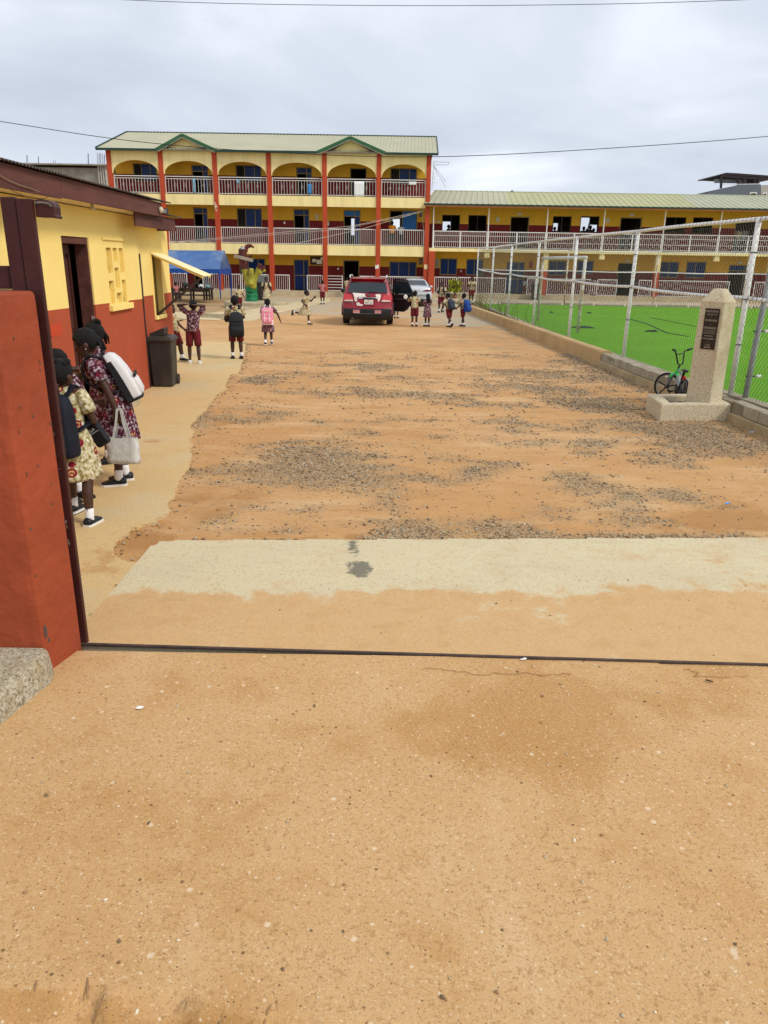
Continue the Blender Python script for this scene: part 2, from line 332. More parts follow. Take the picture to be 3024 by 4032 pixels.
def gm_c(x, y):
    k = (round(x, 3), round(y, 3))
    if k not in GM: GM[k] = gmask(x, y)
    return GM[k]
def zdirt(x, y): return gz(y)-.022+nz(x, y, .8, 2)*.012+nz(x, y, 4.5, 6)*.006+.006*min(1, gm_c(x, y))
struct(grid_sheet('yard', m_dirt, xs, ys, zdirt, {'gravel': gm_c, 'pale': palemask, 'damp_dark': dampmask}))

# concrete path along the house, broken edge traced from the photograph
edge = [(968, 1347), (962, 1400), (952, 1425), (940, 1470), (905, 1476), (900, 1490), (889, 1517), (893, 1532), (860, 1548), (838, 1575), (822, 1590), (817, 1607), (790, 1630), (777, 1647), (752, 1668), (748, 1683), (765, 1700), (761, 1712), (743, 1725), (741, 1738), (757, 1748), (747, 1762), (745, 1777), (756, 1790), (752, 1810), (745, 1835), (733, 1857), (712, 1880), (702, 1905), (687, 1929), (690, 1945), (668, 1965), (658, 1980), (664, 2000), (661, 2020), (640, 2035), (600, 2044), (624, 2057), (560, 2066), (507, 2082), (510, 2094), (498, 2106), (465, 2124), (450, 2139), (447, 2160), (447, 2182), (470, 2200), (500, 2212), (548, 2214), (505, 2259), (472, 2292), (394, 2384), (342, 2441), (300, 2500)]
def rag(pts, amp, seed):
    r = random.Random(seed); o = []
    for a, b in zip(pts, pts[1:]):
        a, b = V(a), V(b); n = max(1, int((b-a).length/.06)); nv = V((-(b-a).y, (b-a).x, 0)).normalized()
        for i in range(n): o.append(a+(b-a)*i/n+nv*(r.gauss(0, amp) if i else 0))
    o.append(V(pts[-1])); return o
ed = rag([G(*p) for p in edge], .010, 3)
wpoly = [V((p.x, p.y)) for p in ed]+[V((-2.0, 3.55)), V((-8, 3.55)), V((-8, ed[0].y+.05))]
def inpoly(x, y, P):
    c = False; j = len(P)-1
    for i in range(len(P)):
        a, b = P[i], P[j]
        if (a[1] > y) != (b[1] > y) and x < (b[0]-a[0])*(y-a[1])/(b[1]-a[1])+a[0]: c = not c
        j = i
    return c
mb = MB(); mb.slab([V((p[0], p[1], gz(p[1]))) for p in wpoly], .09)
o = mb.build('path', m_walk); struct(o)
me = o.data; a = me.attributes.new('damp_dark', 'FLOAT', 'POINT'); a.data.foreach_set('value', [0.0]*len(me.vertices))
def pdamp(x, y):
    X, Y = proj((x, y, gz(y))); n = nz(x, y, 5, 4)
    s = max(.9*exp(-(((X-605)/48)**2+((Y-1737)/9)**2)**2), .75*exp(-(((X-430)/120)**2+((Y-2215)/80)**2)), .35*exp(-(((X-520)/100)**2+((Y-2110)/50)**2)), .25*exp(-(((X-380)/60)**2+((Y-2330)/90)**2)))
    return max(0, min(1, s*(.8+n*.7)))
o2 = grid_sheet('path_surface', m_walk, lin(-4.6, -1.3, 110), lin(3.6, 17, 300), lambda x, y: gz(y)+.0015, {'damp_dark': pdamp}, keep=lambda x, y: inpoly(x, y, wpoly)); o2.parent = o
# entrance slab
def slabdirt(x, y):
    X, Y = proj((x, y, gz(y))); e = 2330+nz(x, y, 1.2, 8)*30+nz(x, y, 7, 9)*14; return max(0, min(1, sstep(e-40, e+45, Y)*(.9+.4*nz(x, y, 2, 4))+.25*sstep(1900, 2900, X)*(.5+nz(x, y, 1.5, 7))))
def slabstain(x, y):
    X, Y = proj((x, y, gz(y))); n = nz(x, y, 9, 3)
    a = 1.5*exp(-(((X-1418)/52)**2+((Y-2242)/32)**2)**2)*(.75+n); b = .75*exp(-(((X-1392)/24)**2+((Y-2158)/42)**2)**2)*(.8+n)
    return max(0, min(1, max(a, b)))
cor = [G(*p) for p in [(342, 2441), (394, 2384), (472, 2292), (505, 2259), (548, 2212), (590, 2165), (606, 2148), (640, 2133), (700, 2129)]]
far_l, far_r = G(700, 2129), G(3024, 2119); dv_ = (far_r-far_l)
sp = [(p.x, p.y) for p in cor]+[(6.2, (far_l+dv_*((6.2-far_l.x)/dv_.x)).y)]
tr0, tr1 = G(348, 2541), G(3024, 2622)
def ytrack(x): return tr0.y+(tr1.y-tr0.y)*(x-tr0.x)/(tr1.x-tr0.x)
sp += [(6.2, ytrack(6.2)+.007), (tr0.x-.25, ytrack(tr0.x-.25)+.007)]
def ztop(x, y): return gz(y)+.004
sx = lin(-2.2, 6.2, 220); sy = lin(3.4, 6.4, 90)
o = struct(grid_sheet('entrance_slab', m_slab, sx, sy, ztop, {'dirt': slabdirt, 'stain': slabstain}))
def clip_outline(o, P, depth):              # cut the sheet to its outline and give it an edge
    bm = bmesh.new(); bm.from_mesh(o.data)
    for i in range(len(P)):
        a, b = V((*P[i], 0)), V((*P[(i+1) % len(P)], 0))
    bm.free()
mbk = MB(); mbk.slab([V((p[0], p[1], gz(p[1])+.001)) for p in sp], .1)
mbk.build('slab_edge', m_slab, o)
bm = bmesh.new(); bm.from_mesh(o.data)
dele = [f for f in bm.faces if not inpoly(f.calc_center_median().x, f.calc_center_median().y, sp)]
bmesh.ops.delete(bm, geom=dele, context='FACES'); bm.to_mesh(o.data); bm.free()
# foreground apron, its broken near-left edge and the paler slab below it
lip = [G(*p) for p in [(-300, 3850), (0, 3888), (120, 3898), (300, 3915), (420, 3932), (560, 3950), (700, 3965), (860, 3992), (1020, 4018), (1200, 4045), (1700, 4090), (3500, 4140)]]
def lipy(x):
    for p, q in zip(lip, lip[1:]):
        if p.x <= x <= q.x: return p.y+(q.y-p.y)*(x-p.x)/(q.x-p.x)
    return lip[0].y if x < lip[0].x else lip[-1].y
def apdamp_lip(x, y):
    X, Y = proj((x, y, gz(y)))
    s = max(1.15*exp(-(((X-2080)/520)**2+((Y-2850)/210)**2)), .7*exp(-(((X-2700)/330)**2+((Y-2790)/90)**2)), .5*exp(-(((X-1600)/160)**2+((Y-2700)/70)**2)), .35*exp(-(((X-1050)/260)**2+((Y-3000)/150)**2)))
    return max(0, min(1.3, s*1.25+nz(x, y, 2.2, 30)*.3-.08+1.5*sstep(lipy(x)+.012, lipy(x)-.004, y)*sstep(lipy(x)-.075, lipy(x)-.02, y)*(.6+nz(x, y, 6, 2))))  # last term adds a darker band down the step face of the lip
def apscrape(x, y):
    X, Y = proj((x, y, gz(y)))
    s = max(.45*exp(-((X-(1480+(Y-2700)*.05))/16)**2)*sstep(2700, 2850, Y)*sstep(3700, 3300, Y), .4*exp(-((X-(900-(Y-2800)*.25))/20)**2)*sstep(2760, 2900, Y)*sstep(3500, 3200, Y), exp(-((X-(2880+((Y-3600)*.06)))/14)**2)*sstep(3480, 3560, Y)*sstep(3960, 3800, Y)*1.3, .8*exp(-((X-(1130-(Y-3400)*.42))/22)**2)*sstep(3200, 3300, Y)*sstep(4000, 3800, Y), .8*exp(-(((X-2170)/90)**2+((Y-2805)/24)**2)))
    return max(0, min(1, s*(.6+nz(x, y, 14, 3)*1.3)))
ax = lin(-4, 4, 260); ay = [-3, -2, -1, 0, .6, 1.0, 1.2]+lin(1.28, 3.75, 110)
def apz(x, y): return gz(y)+.003+nz(x, y, 1.4, 2)*.004-(.085*sstep(lipy(x)+.010+nz(x, 3, 9, 5)*.03, lipy(x)-.016+nz(x, 3, 9, 5)*.03, y))-(0 if y < ytrack(x)+.004 else .03)
struct(grid_sheet('apron', m_apron, ax, ay, apz, {'damp_dark': apdamp_lip, 'scrape': lambda x, y: max(apscrape(x, y), .8*sstep(lipy(x)-.02, lipy(x)-.07, y))}, keep=lambda x, y: y < ytrack(x)+.04))
AP = bpy.data.objects['apron']
for k, pp_ in enumerate(([(1660, 2630), (1780, 2640), (1900, 2655), (2010, 2648), (2150, 2660), (2280, 2645)], [(2700, 2632), (2745, 2650), (2740, 2662), (2860, 2668), (2960, 2662)])):
    r_ = random.Random(k); P_ = []
    for p, q in zip(pp_, pp_[1:]):
        for i in range(5): t = i/5; P_.append(G(p[0]+(q[0]-p[0])*t+r_.uniform(-10, 10), p[1]+(q[1]-p[1])*t+r_.uniform(-6, 6), .006))
    mb = MB()
    for i, (p, q) in enumerate(zip(P_, P_[1:])): mb.beam(p, q, r_.uniform(.001, .0028), .002)
    mb.build('crack', M('crack_dark', (.34, .19, .08), .95, .3), AP)
# sliding-gate rail let into the ground
t = tag(MB().beam(V((tr0.x-.3, ytrack(tr0.x-.3), gz(3.8)+.006)), V((6.2, ytrack(6.2), gz(3.8)+.006)), .018, .016).build('gate_track', M('rusty_dark_rail', (.07, .045, .035), .7, .4, 8, .3), bevel=.003), 'thin rusty steel gate rail let into the ground across the entrance', 'gate track')
# loose stones: real pieces, one mass
def make_stones(name, pts, mats, label=None, seed=1, n_side=1):
    r = np.random.RandomState(seed)
    ico = np.array([(0, 0, -1), (.72, -.53, -.45), (-.28, -.85, -.45), (-.89, 0, -.45), (-.28, .85, -.45), (.72, .53, -.45), (.28, -.85, .45), (-.72, -.53, .45), (-.72, .53, .45), (.28, .85, .45), (.89, 0, .45), (0, 0, 1)])
    fc = np.array([(0, 1, 2), (1, 0, 5), (0, 2, 3), (0, 3, 4), (0, 4, 5), (1, 5, 10), (2, 1, 6), (3, 2, 7), (4, 3, 8), (5, 4, 9), (1, 10, 6), (2, 6, 7), (3, 7, 8), (4, 8, 9), (5, 9, 10), (6, 10, 11), (7, 6, 11), (8, 7, 11), (9, 8, 11), (10, 9, 11)])
    n = len(pts); P = np.array([p[:3] for p in pts]); S = np.array([p[3] for p in pts])
    ang = r.uniform(0, 2*np.pi, n); sc = np.stack([S*r.uniform(.8, 1.4, n), S*r.uniform(.6, 1.0, n), S*r.uniform(.4, .75, n)], 1)
    loc = ico[None]*r.uniform(.72, 1.2, (n, 12, 1))*sc[:, None, :]
    c, s = np.cos(ang)[:, None], np.sin(ang)[:, None]
    tilt = r.normal(0, .25, (n, 1)); 
    x = loc[..., 0]*c-loc[..., 1]*s; y = loc[..., 0]*s+loc[..., 1]*c; z = loc[..., 2]+tilt*loc[..., 0]
    vs = np.stack([x, y, z], 2)+P[:, None, :]; fs = (fc[None]+12*np.arange(n)[:, None, None]).reshape(-1, 3)
    me = bpy.data.meshes.new(name); me.vertices.add(n*12); me.vertices.foreach_set('co', vs.reshape(-1)); nf = len(fs)
    me.loops.add(nf*3); me.loops.foreach_set('vertex_index', fs.reshape(-1)); me.polygons.add(nf); me.polygons.foreach_set('loop_start', np.arange(nf)*3); me.polygons.foreach_set('loop_total', np.full(nf, 3))
    for mt in mats: me.materials.append(mt)
    me.update(); me.validate(); me.polygons.foreach_set('material_index', np.repeat(r.randint(0, len(mats), n), 20).astype('i'))
    o = bpy.data.objects.new(name, me); COL.objects.link(o); return o
stone_m = [M('stone_grey', (.31, .23, .14), .85, .3, 20, .2), M('stone_pale', (.44, .37, .26), .85, .25, 20, .2), M('stone_dark', (.17, .12, .07), .85, .3, 20, .2), M('stone_brown', (.33, .20, .10), .85, .25, 20, .2), M('stone_tan', (.42, .29, .16), .85, .25, 20, .2)]
pts = []; rs = random.Random(11)
for _ in range(330000):
    y = 5.2+(rs.random()**1.25)*15; x = -3.6+rs.random()*9.2
    if x > 5.25-.02*(y-9): continue
    if inpoly(x, y, wpoly): continue
    if y < sp[-3][1]-.0+.02 and inpoly(x, y, sp): continue
    g = gmask(x, y)
    if rs.random() < min(1, g)**1.25*.6+.012:
        s = rs.choice((.004, .005, .006, .008, .010, .012, .016))*(1.25 if y > 8 else 1)*(1 if y < 11 else 1.2)*rs.uniform(.75, 1.2)
        pts.append((x, y, zdirt(x, y)+s*.12, s))
for _ in range(420):                       # crumbs along the broken path edge
    q = rs.choice(ed[6:-12]); s = rs.choice((.007, .011, .016)); x = q.x+abs(rs.gauss(0, .07)); y = q.y+rs.gauss(0, .05)
    pts.append((x, y, zdirt(x, y)+s*.4, s))
for _ in range(260):                       # and along the slab
    x = -1.6+rs.random()*7.4; y = (far_l+dv_*((x-far_l.x)/dv_.x)).y+.012+abs(rs.gauss(0, .035)); s = rs.choice((.010, .015, .021))
    pts.append((x, y, zdirt(x, y)+s*.5, s))
GM.clear()
stuff(tag(make_stones('gravel', pts, stone_m, seed=2), 'loose grey and brown gravel scattered in patches over the orange dirt yard', 'gravel'))
pts = []
for _ in range(340):                       # pebbles and crumbs on the apron and slab
    y = 1.55+rs.random()*3.4; x = (rs.random()-.5)*1.15*y*1.15+.1
    if x < -1.2 and y > 3.2: continue
    s = rs.choice((.002, .003, .003, .0045, .006, .008)); pts.append((x, y, gz(y)+.004+s*.3, s))
stuff(tag(make_stones('grit', pts, [stone_m[1], stone_m[2], stone_m[3], M('stone_cream', (.72, .62, .45), .8, .1)], seed=5), 'small pebbles and crumbs scattered over the entrance concrete', 'grit'))
# small litter one can pick out
def litter(name, label, cat, X, Y, sx_, sy_, mat, rot=.3, th=.004, seed=1):
    p = G(X, Y); r = random.Random(seed); n = 9; pts = []
    for i in range(n):
        a = 2*pi*i/n; k = r.uniform(.7, 1.15); u, v = cos(a)*sx_*k, sin(a)*sy_*k
        pts.append(V((p.x+u*cos(rot)-v*sin(rot), p.y+u*sin(rot)+v*cos(rot), gz(p.y)+.008+r.uniform(0, th*3))))
    tag(MB().prism(pts, [q+V((0, 0, th)) for q in pts]).build(name, mat), label, cat)
litter('sweet_wrapper', 'small bright blue sweet wrapper lying on the dirt at the right', 'wrapper', 2866, 1987, .03, .016, M('blue_foil', (.06, .33, .75), .35, .1), seed=4)
litter('paper_scrap', 'white paper scrap on the apron below the red gate pillar', 'paper', 553, 2793, .022, .012, M('paper_white', (.78, .76, .70), .8, .03, 5, 0), .2, .002, 3)
litter('foil_scrap', 'tiny white scrap lying against the gate rail in the middle', 'paper', 2062, 2602, .018, .008, M('paper_white', (.78, .76, .70)), .2, .002, 5)
litter('dry_leaf', 'dark curled leaf on the apron near the gate rail at the right', 'leaf', 2790, 2688, .026, .008, M('leaf_brown', (.09, .05, .025), .8, .3), -.5, .003, 7)
litter('water_sachet', 'crumpled pale blue plastic scrap on gravel by the kerb blocks at the right', 'plastic scrap', 2958, 1706, .05, .022, M('pale_plastic', (.42, .52, .62), .4, .1), .4, .006, 9)
mbk = MB(); rs2 = random.Random(3)
for i, (X, Y, L_, a) in enumerate([(140, 3888, .035, 1.75), (345, 3890, .06, 1.9), (735, 3955, .035, 1.3), (1055, 3990, .05, 1.2)]):
    p = G(X, Y); d = V((cos(a), sin(a), 0))*L_
    tw = MB().tube([p-d*.5+V((0, 0, -.01)), p+V((0, 0, .006)), p+d*.5+V((0, 0, .008))], [.003, .004, .0015], 6).build('twig', M('twig_brown', (.32, .19, .085), .8, .3, 30))
    tag(tw, ['short brown twig at the broken apron edge, %s from the left' % q for q in ('first', 'second', 'third', 'fourth')][i], 'twig', 'twigs along the broken apron edge')
# ============================================================= LEFT: gate pillar, gate post, house, bin
def cut_rects(u0, u1, v0, v1, ops):
    us = sorted(set([u0, u1]+[min(max(o[i], u0), u1) for o in ops for i in (0, 1)])); res = []
    for a, b in zip(us, us[1:]):
        if b-a < 1e-5: continue
        segs = [(v0, v1)]
        for o in ops:
            if o[0] <= a+1e-6 and o[1] >= b-1e-6:
                ns = []
                for s, e_ in segs:
                    if o[2] > s: ns.append((s, min(e_, o[2])))
                    if o[3] < e_: ns.append((max(s, o[3]), e_))
                segs = [q for q in ns if q[1]-q[0] > 1e-5]
        for s, e_ in segs: res.append((a, b, s, e_))
    return res
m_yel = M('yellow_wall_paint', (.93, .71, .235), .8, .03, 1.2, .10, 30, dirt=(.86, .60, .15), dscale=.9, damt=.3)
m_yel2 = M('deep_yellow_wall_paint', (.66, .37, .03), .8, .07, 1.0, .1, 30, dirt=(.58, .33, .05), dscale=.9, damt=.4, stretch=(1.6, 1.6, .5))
m_beam = M('pale_yellow_beam_paint', (.93, .77, .36), .8, .04, 1.0, .1, 30, dirt=(.56, .42, .17), dscale=.8, damt=.4, stretch=(2.2, 2.2, .35))
m_red = M('orange_red_wall_paint', (.41, .076, .029), .75, .08, 1.4, .15, 25, dirt=(.36, .075, .03), dscale=1.2, damt=.5)
m_pill = M('orange_red_pillar_paint', (.31, .058, .021), .7, .18, 2.2, .8, 9, dirt=(.25, .05, .016), dscale=1.6, damt=.85)
m_maroon = M('maroon_wall_paint', (.145, .009, .009), .75, .12, 1.0, .1, 30, dirt=(.13, .012, .012), dscale=.8, damt=.5)
m_colred = M('column_red_paint', (.47, .066, .022), .75, .1, .8, .1, 30, dirt=(.30, .05, .025), dscale=1.0, damt=.5, stretch=(2.5, 2.5, .4))
m_gate = M('gate_brown_paint', (.050, .011, .010), .5, .3, 4, .12, 40, dirt=(.10, .05, .035), dscale=3, damt=.35)
m_wood = M('fascia_brown_paint', (.105, .036, .028), .75, .3, 3, .4, 25, dirt=(.20, .075, .055), dscale=1.6, damt=.6, stretch=(3, .3, 3))
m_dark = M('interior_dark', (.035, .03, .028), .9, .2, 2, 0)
m_rust = M('corrugated_old_iron', (.075, .06, .05), .7, .4, 2, .3, 30, dirt=(.16, .09, .05), dscale=1.4, damt=.6)
m_soff = M('soffit_cream', (.86, .72, .46), .85, .08, 1.5, .1)
m_peb = layered('pebble_dash', (.47, .40, .27), [('noise', 25, .45, .6, (.66, .60, .46), .8), ('noise', 55, .5, .62, (.16, .12, .06), .85), ('vor', 60, .4, .15, (.78, .72, .58), .8, one, .4), ('noise', 2, .5, .75, (.40, .27, .12), .6)], bump=.9, bscale=55, bdist=.02)
# pillar
P = thing('gate_pillar', 'orange-red painted concrete gate pillar with chipped paint at the far left', 'pillar', (-2.1, 3.6, gz(3.6)))
A = [(-3.2, 3.51), (-1.79, 3.51), (-1.71, 3.81), (-3.2, 3.81)]
mb = MB(); rings = []
for z, k in ((-.2, 0), (.4, .0), (.9, .002), (1.4, .004), (1.86, .004), (1.918, .006), (1.932, .018)):
    n = 9; ring = []
    pl = [(-3.2, 3.51+k), (-1.83-k, 3.51+k), (-1.80-k, 3.515+k), (-1.785-k, 3.54), (-1.72-k, 3.78), (-1.725-k, 3.80-k), (-1.75-k, 3.81-k), (-3.2, 3.81-k)]
    rings.append([V((a, b, z)) for a, b in pl])
mb.loft(rings); part(mb, 'shaft', m_pill, P, bevel=.006)
chips = [(258, 2055, .010, .012), (262, 2075, .006, .010), (247, 2300, .008, .028), (243, 2330, .016, .022), (256, 2335, .007, .016), (180, 2490, .012, .042), (190, 2520, .010, .016), (215, 2590, .018, .026), (222, 2552, .007, .010), (268, 2130, .006, .018), (272, 2140, .005, .012), (150, 1835, .006, .008), (200, 1910, .007, .006), (130, 1640, .007, .008), (212, 2615, .007, .007), (205, 1985, .008, .006), (230, 2255, .004, .008), (147, 2405, .006, .014)]
rc = random.Random(9)
chips += [(int(92+(Y-1900)*.1055+rc.uniform(4, 22)), Y, rc.uniform(.003, .006), rc.uniform(.004, .012)) for Y in rc.sample(range(1320, 2540), 6)]+[(int(150+(Y-1200)*.14-rc.uniform(6, 30)), Y, rc.uniform(.003, .006), rc.uniform(.004, .013)) for Y in rc.sample(range(1250, 2540), 7)]
nrm = V((.30, -.08, 0)).normalized()
for i, (X, Y, a, b) in enumerate(chips):
    c = PL(X, Y, (-1.787, 3.54, 0), nrm)+nrm*.0005; u = V((.08, .30, 0)).normalized(); r = random.Random(i); q = []
    for k in range(8):
        t = 2*pi*k/8; s = r.uniform(.6, 1.2); q.append(c+u*a*s*cos(t)+V((0, 0, b*s*sin(t))))
    if c.y < 3.52 or c.y > 3.80: continue
    a *= 1.5; b *= 1.5
    part(MB().prism(q, [p+nrm*.0015 for p in q]), 'paint_chip', M('bare_grey_plaster', (.10, .075, .06), .9, .3, 30), P)
mb = MB(); rings = []
for z, k in ((-.1, -.02), (.03, -.01), (.095, .0), (.118, .012), (.126, .04)):
    rings.append([V(p) for p in ((-3.2, 2.55+k, z), (-1.98-k, 2.55+k, z), (-1.92-k, 2.60+k, z), (-1.745-k, 3.40, z), (-1.77-k, 3.507, z), (-3.2, 3.507, z))])
mb.loft(rings); tag(mb.build('kerb_block', m_peb, bevel=.008), 'low rounded pebble-dash kerb block at the foot of the red gate pillar', 'kerb block')
# gate stop post
P = thing('gate_post', 'dark brown steel gate post with a roller arm behind the red pillar', 'gate post', (-1.78, 3.9, gz(3.9)))
mb = MB().box(-1.785, -1.706, 3.838, 3.868, gz(3.9), 2.352); part(mb, 'channel', m_gate, P, bevel=.004)
mb = MB().box(-1.862, -1.788, 3.845, 3.88, 1.0, 2.36); part(mb, 'flange', m_gate, P, bevel=.006)
mb = MB().box(-3.2, -1.872, 3.86, 3.92, 1.935, 2.045); part(mb, 'cross_bar', m_gate, P, bevel=.004)
mb = MB().box(-3.2, -1.87, 3.84, 3.93, 1.90, 1.931); part(mb, 'cross_plate', M('worn_steel', (.15, .10, .085), .6, .3, 8), P)
q = [(-1.704, 2.272), (-1.628, 2.272), (-1.612, 2.266), (-1.606, 2.276), (-1.614, 2.282), (-1.612, 2.318), (-1.620, 2.338), (-1.640, 2.348), (-1.704, 2.351)]
mb = MB().prism([V((a, 3.86, b)) for a, b in q], [V((a, 3.94, b)) for a, b in q]); part(mb, 'roller_arm', m_gate, P, bevel=.003)
q = [(-1.70, 2.33), (-1.665, 2.334), (-1.640, 2.330), (-1.622, 2.318), (-1.618, 2.322), (-1.626, 2.336), (-1.642, 2.341), (-1.70, 2.343)]
mb = MB().prism([V((a, 3.852, b)) for a, b in q], [V((a, 3.858, b)) for a, b in q]); part(mb, 'weld_seam', M('weld_grey', (.17, .14, .115), .6, .4, 40, .5), P)
# ---------------------------------------------------------------- house
HX = -4.18; HN = (1, 0, 0)
def hw(X, Y, x=HX): return PL(X, Y, (x, 0, 0), HN)
HY0, HY1, HY2 = 4.6, 13.19, 15.15
HX2 = HX-.05
H = thing('yellow_house', 'low yellow and red house with brown fascia and corrugated roof at the left', 'house', (HX-2, 9, gz(9)))
d_tl, d_tr = hw(239, 928), hw(347, 935); door = (d_tl.y, d_tr.y, -.05, .5*(d_tl.z+d_tr.z))
w_tl, w_tr, w_br = hw(407, 946), hw(484, 950), hw(512, 1190); shut = (w_tl.y, w_tr.y+.02, w_br.z, .5*(w_tl.z+w_tr.z))
pz0, pz1 = hw(179, 1224), hw(560, 1177)
def pz(y): return pz0.z+(pz1.z-pz0.z)*(y-pz0.y)/(pz1.y-pz0.y)
zs1 = hw(540, 858).z; zs0 = hw(150, 783).z
mb = MB()
for a, b, s, e_ in cut_rects(HY0, HY1, -.25, zs1+.02, [door, shut]):
    za, zb = pz(a), pz(b)
    for lo, hi, m_ in ((s, e_, None),):
        # split at the painted dado
        def quad(y0, y1, z00, z01, z10, z11, m_):
            mb.prism([V((HX, y0, z00)), V((HX, y1, z10)), V((HX, y1, z11)), V((HX, y0, z01))], [V((HX-.2, y0, z00)), V((HX-.2, y1, z10)), V((HX-.2, y1, z11)), V((HX-.2, y0, z01))], m_)
        if s < za < e_:
            quad(a, b, s, za, s, zb, 1); quad(a, b, za, e_, zb, e_, 0)
        else: quad(a, b, s, e_, s, e_, 0 if s >= za-.01 else 1)
part(mb, 'wall', [m_yel, m_red], H)
o2 = (hw(592, 1005, HX2), hw(631, 1005, HX2), hw(642, 1236, HX2)); win2 = (o2[0].y, o2[1].y, o2[2].z, o2[0].z)
zp2 = hw(*c5(1350, 1328), HX2).z; zs2 = hw(540, 881, HX2).z
mb = MB()
for a, b, s, e_ in cut_rects(HY1+.03, HY2, -.3, zs2, [win2]):
    if s < zp2 < e_: mb.box(HX2-.18, HX2, a, b, s, zp2, 1); mb.box(HX2-.18, HX2, a, b, zp2, e_, 0)
    else: mb.box(HX2-.18, HX2, a, b, s, e_, 0 if s >= zp2-.01 else 1)
mb.box(HX-5, HX2-.18, HY2-.18, HY2, -.3, zp2, 1); mb.box(HX-5, HX2-.18, HY2-.18, HY2, zp2, zs2, 0)
part(mb, 'annex_wall', [m_yel, m_red], H)
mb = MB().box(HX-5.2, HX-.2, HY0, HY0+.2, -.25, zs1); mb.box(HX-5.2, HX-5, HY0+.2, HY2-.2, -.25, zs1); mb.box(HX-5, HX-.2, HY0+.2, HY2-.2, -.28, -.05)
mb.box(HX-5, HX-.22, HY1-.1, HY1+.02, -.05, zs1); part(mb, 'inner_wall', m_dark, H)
part(MB().box(HX-.03, HX+.012, HY1+.004, HY1+.05, -.1, hw(*c5(1225, 970)).z), 'drain_pipe', M('pipe_dark', (.035, .02, .017), .6), H)
# fascia, soffit, corrugated sheet
FX = HX+.36
fb0, fb1 = PL(*c5(150, 387), (FX, 0, 0), HN), PL(*c5(1415, 650), (FX, 0, 0), HN)
ft0, ft1 = PL(*c5(100, 185), (FX, 0, 0), HN), PL(*c5(1400, 525), (FX, 0, 0), HN)
fy0, fy1 = 5.6, fb1.y
fzb = fb1.z; fzt = ft1.z
seam = PL(*c5(535, 440), (FX, 0, 0), HN).y
for i, (a, b) in enumerate(((fy0-2.2, seam-.004), (seam+.004, fy1))):
    part(MB().box(FX-.03, FX, a, b, fzb-(0 if i else .015), fzt), 'fascia_board', m_wood, H, bevel=.004)
part(MB().box(HX-.6, FX-.034, fy1-.03, fy1, fzb, fzt-.02), 'fascia_end', m_wood, H)
mb = MB(); mb.prism([V((HX-.1, HY0-1, zs1+.02)), V((FX-.032, HY0-1, fzb+.05)), V((FX-.032, fy1-.035, fzb+.05)), V((HX-.1, fy1-.035, zs1+.02))], [V((HX-.1, HY0-1, zs1+.05)), V((FX-.032, HY0-1, fzb+.08)), V((FX-.032, fy1-.035, fzb+.08)), V((HX-.1, fy1-.035, zs1+.05))])
part(mb, 'soffit', m_soff, H)
def corrugated(mb, x0, x1, z0, z1, y0, y1, pitch=.076, amp=.011, n=6):
    k = int((y1-y0)/pitch*n); top = []
    for i in range(k+1):
        y = y0+(y1-y0)*i/k; h = amp*sin(2*pi*i/n)
        top.append((y, h))
    vs = []; fs = []
    for y, h in top: vs += [(x0, y, z0+h), (x1, y, z1+h), (x0, y, z0+h-.004), (x1, y, z1+h-.004)]
    for i in range(k):
        a = i*4; b = a+4; fs += [(a, a+1, b+1, b), (a+2, b+2, b+3, a+3), (a, b, b+2, a+2), (a+1, a+3, b+3, b+1)]
    mb.add(vs, fs)
rf = PL(*c5(1490, 495), (FX+.06, 0, 0), HN)
mb = MB(); corrugated(mb, FX+.06, HX-2.8, fzt+.02, fzt+.55, HY0-2, rf.y); corrugated(mb, HX-2.75, HX-6, fzt+.56, fzt+.1, HY0-2, rf.y, n=4); part(mb, 'roof_sheet', m_rust, H)
# annex eave
gx = HX+.28
b0, b1 = PL(*c5(1420, 690), (gx, 0, 0), HN), PL(*c5(1530, 775), (gx, 0, 0), HN); t1_ = PL(*c5(1530, 665), (gx, 0, 0), HN)
part(MB().box(gx-.03, gx, fy1-1.2, b1.y, b1.z, t1_.z), 'fascia_board', m_wood, H, bevel=.004)
part(MB().box(HX-1, gx-.034, b1.y-.03, b1.y, b1.z, t1_.z), 'fascia_end', m_wood, H)
part(MB().prism([V((HX2-.1, HY1, zs2)), V((gx-.032, HY1, b1.z+.03)), V((gx-.032, b1.y-.035, b1.z+.03)), V((HX2-.1, b1.y-.035, zs2))], [V((HX2-.1, HY1, zs2+.03)), V((gx-.032, HY1, b1.z+.06)), V((gx-.032, b1.y-.035, b1.z+.06)), V((HX2-.1, b1.y-.035, zs2+.03))]), 'soffit', m_soff, H)
rf2 = PL(*c5(1585, 643), (gx+.06, 0, 0), HN); mb = MB(); corrugated(mb, gx+.06, HX-2, t1_.z+.03, t1_.z+.35, fy1-1, rf2.y); part(mb, 'roof_sheet', m_rust, H)
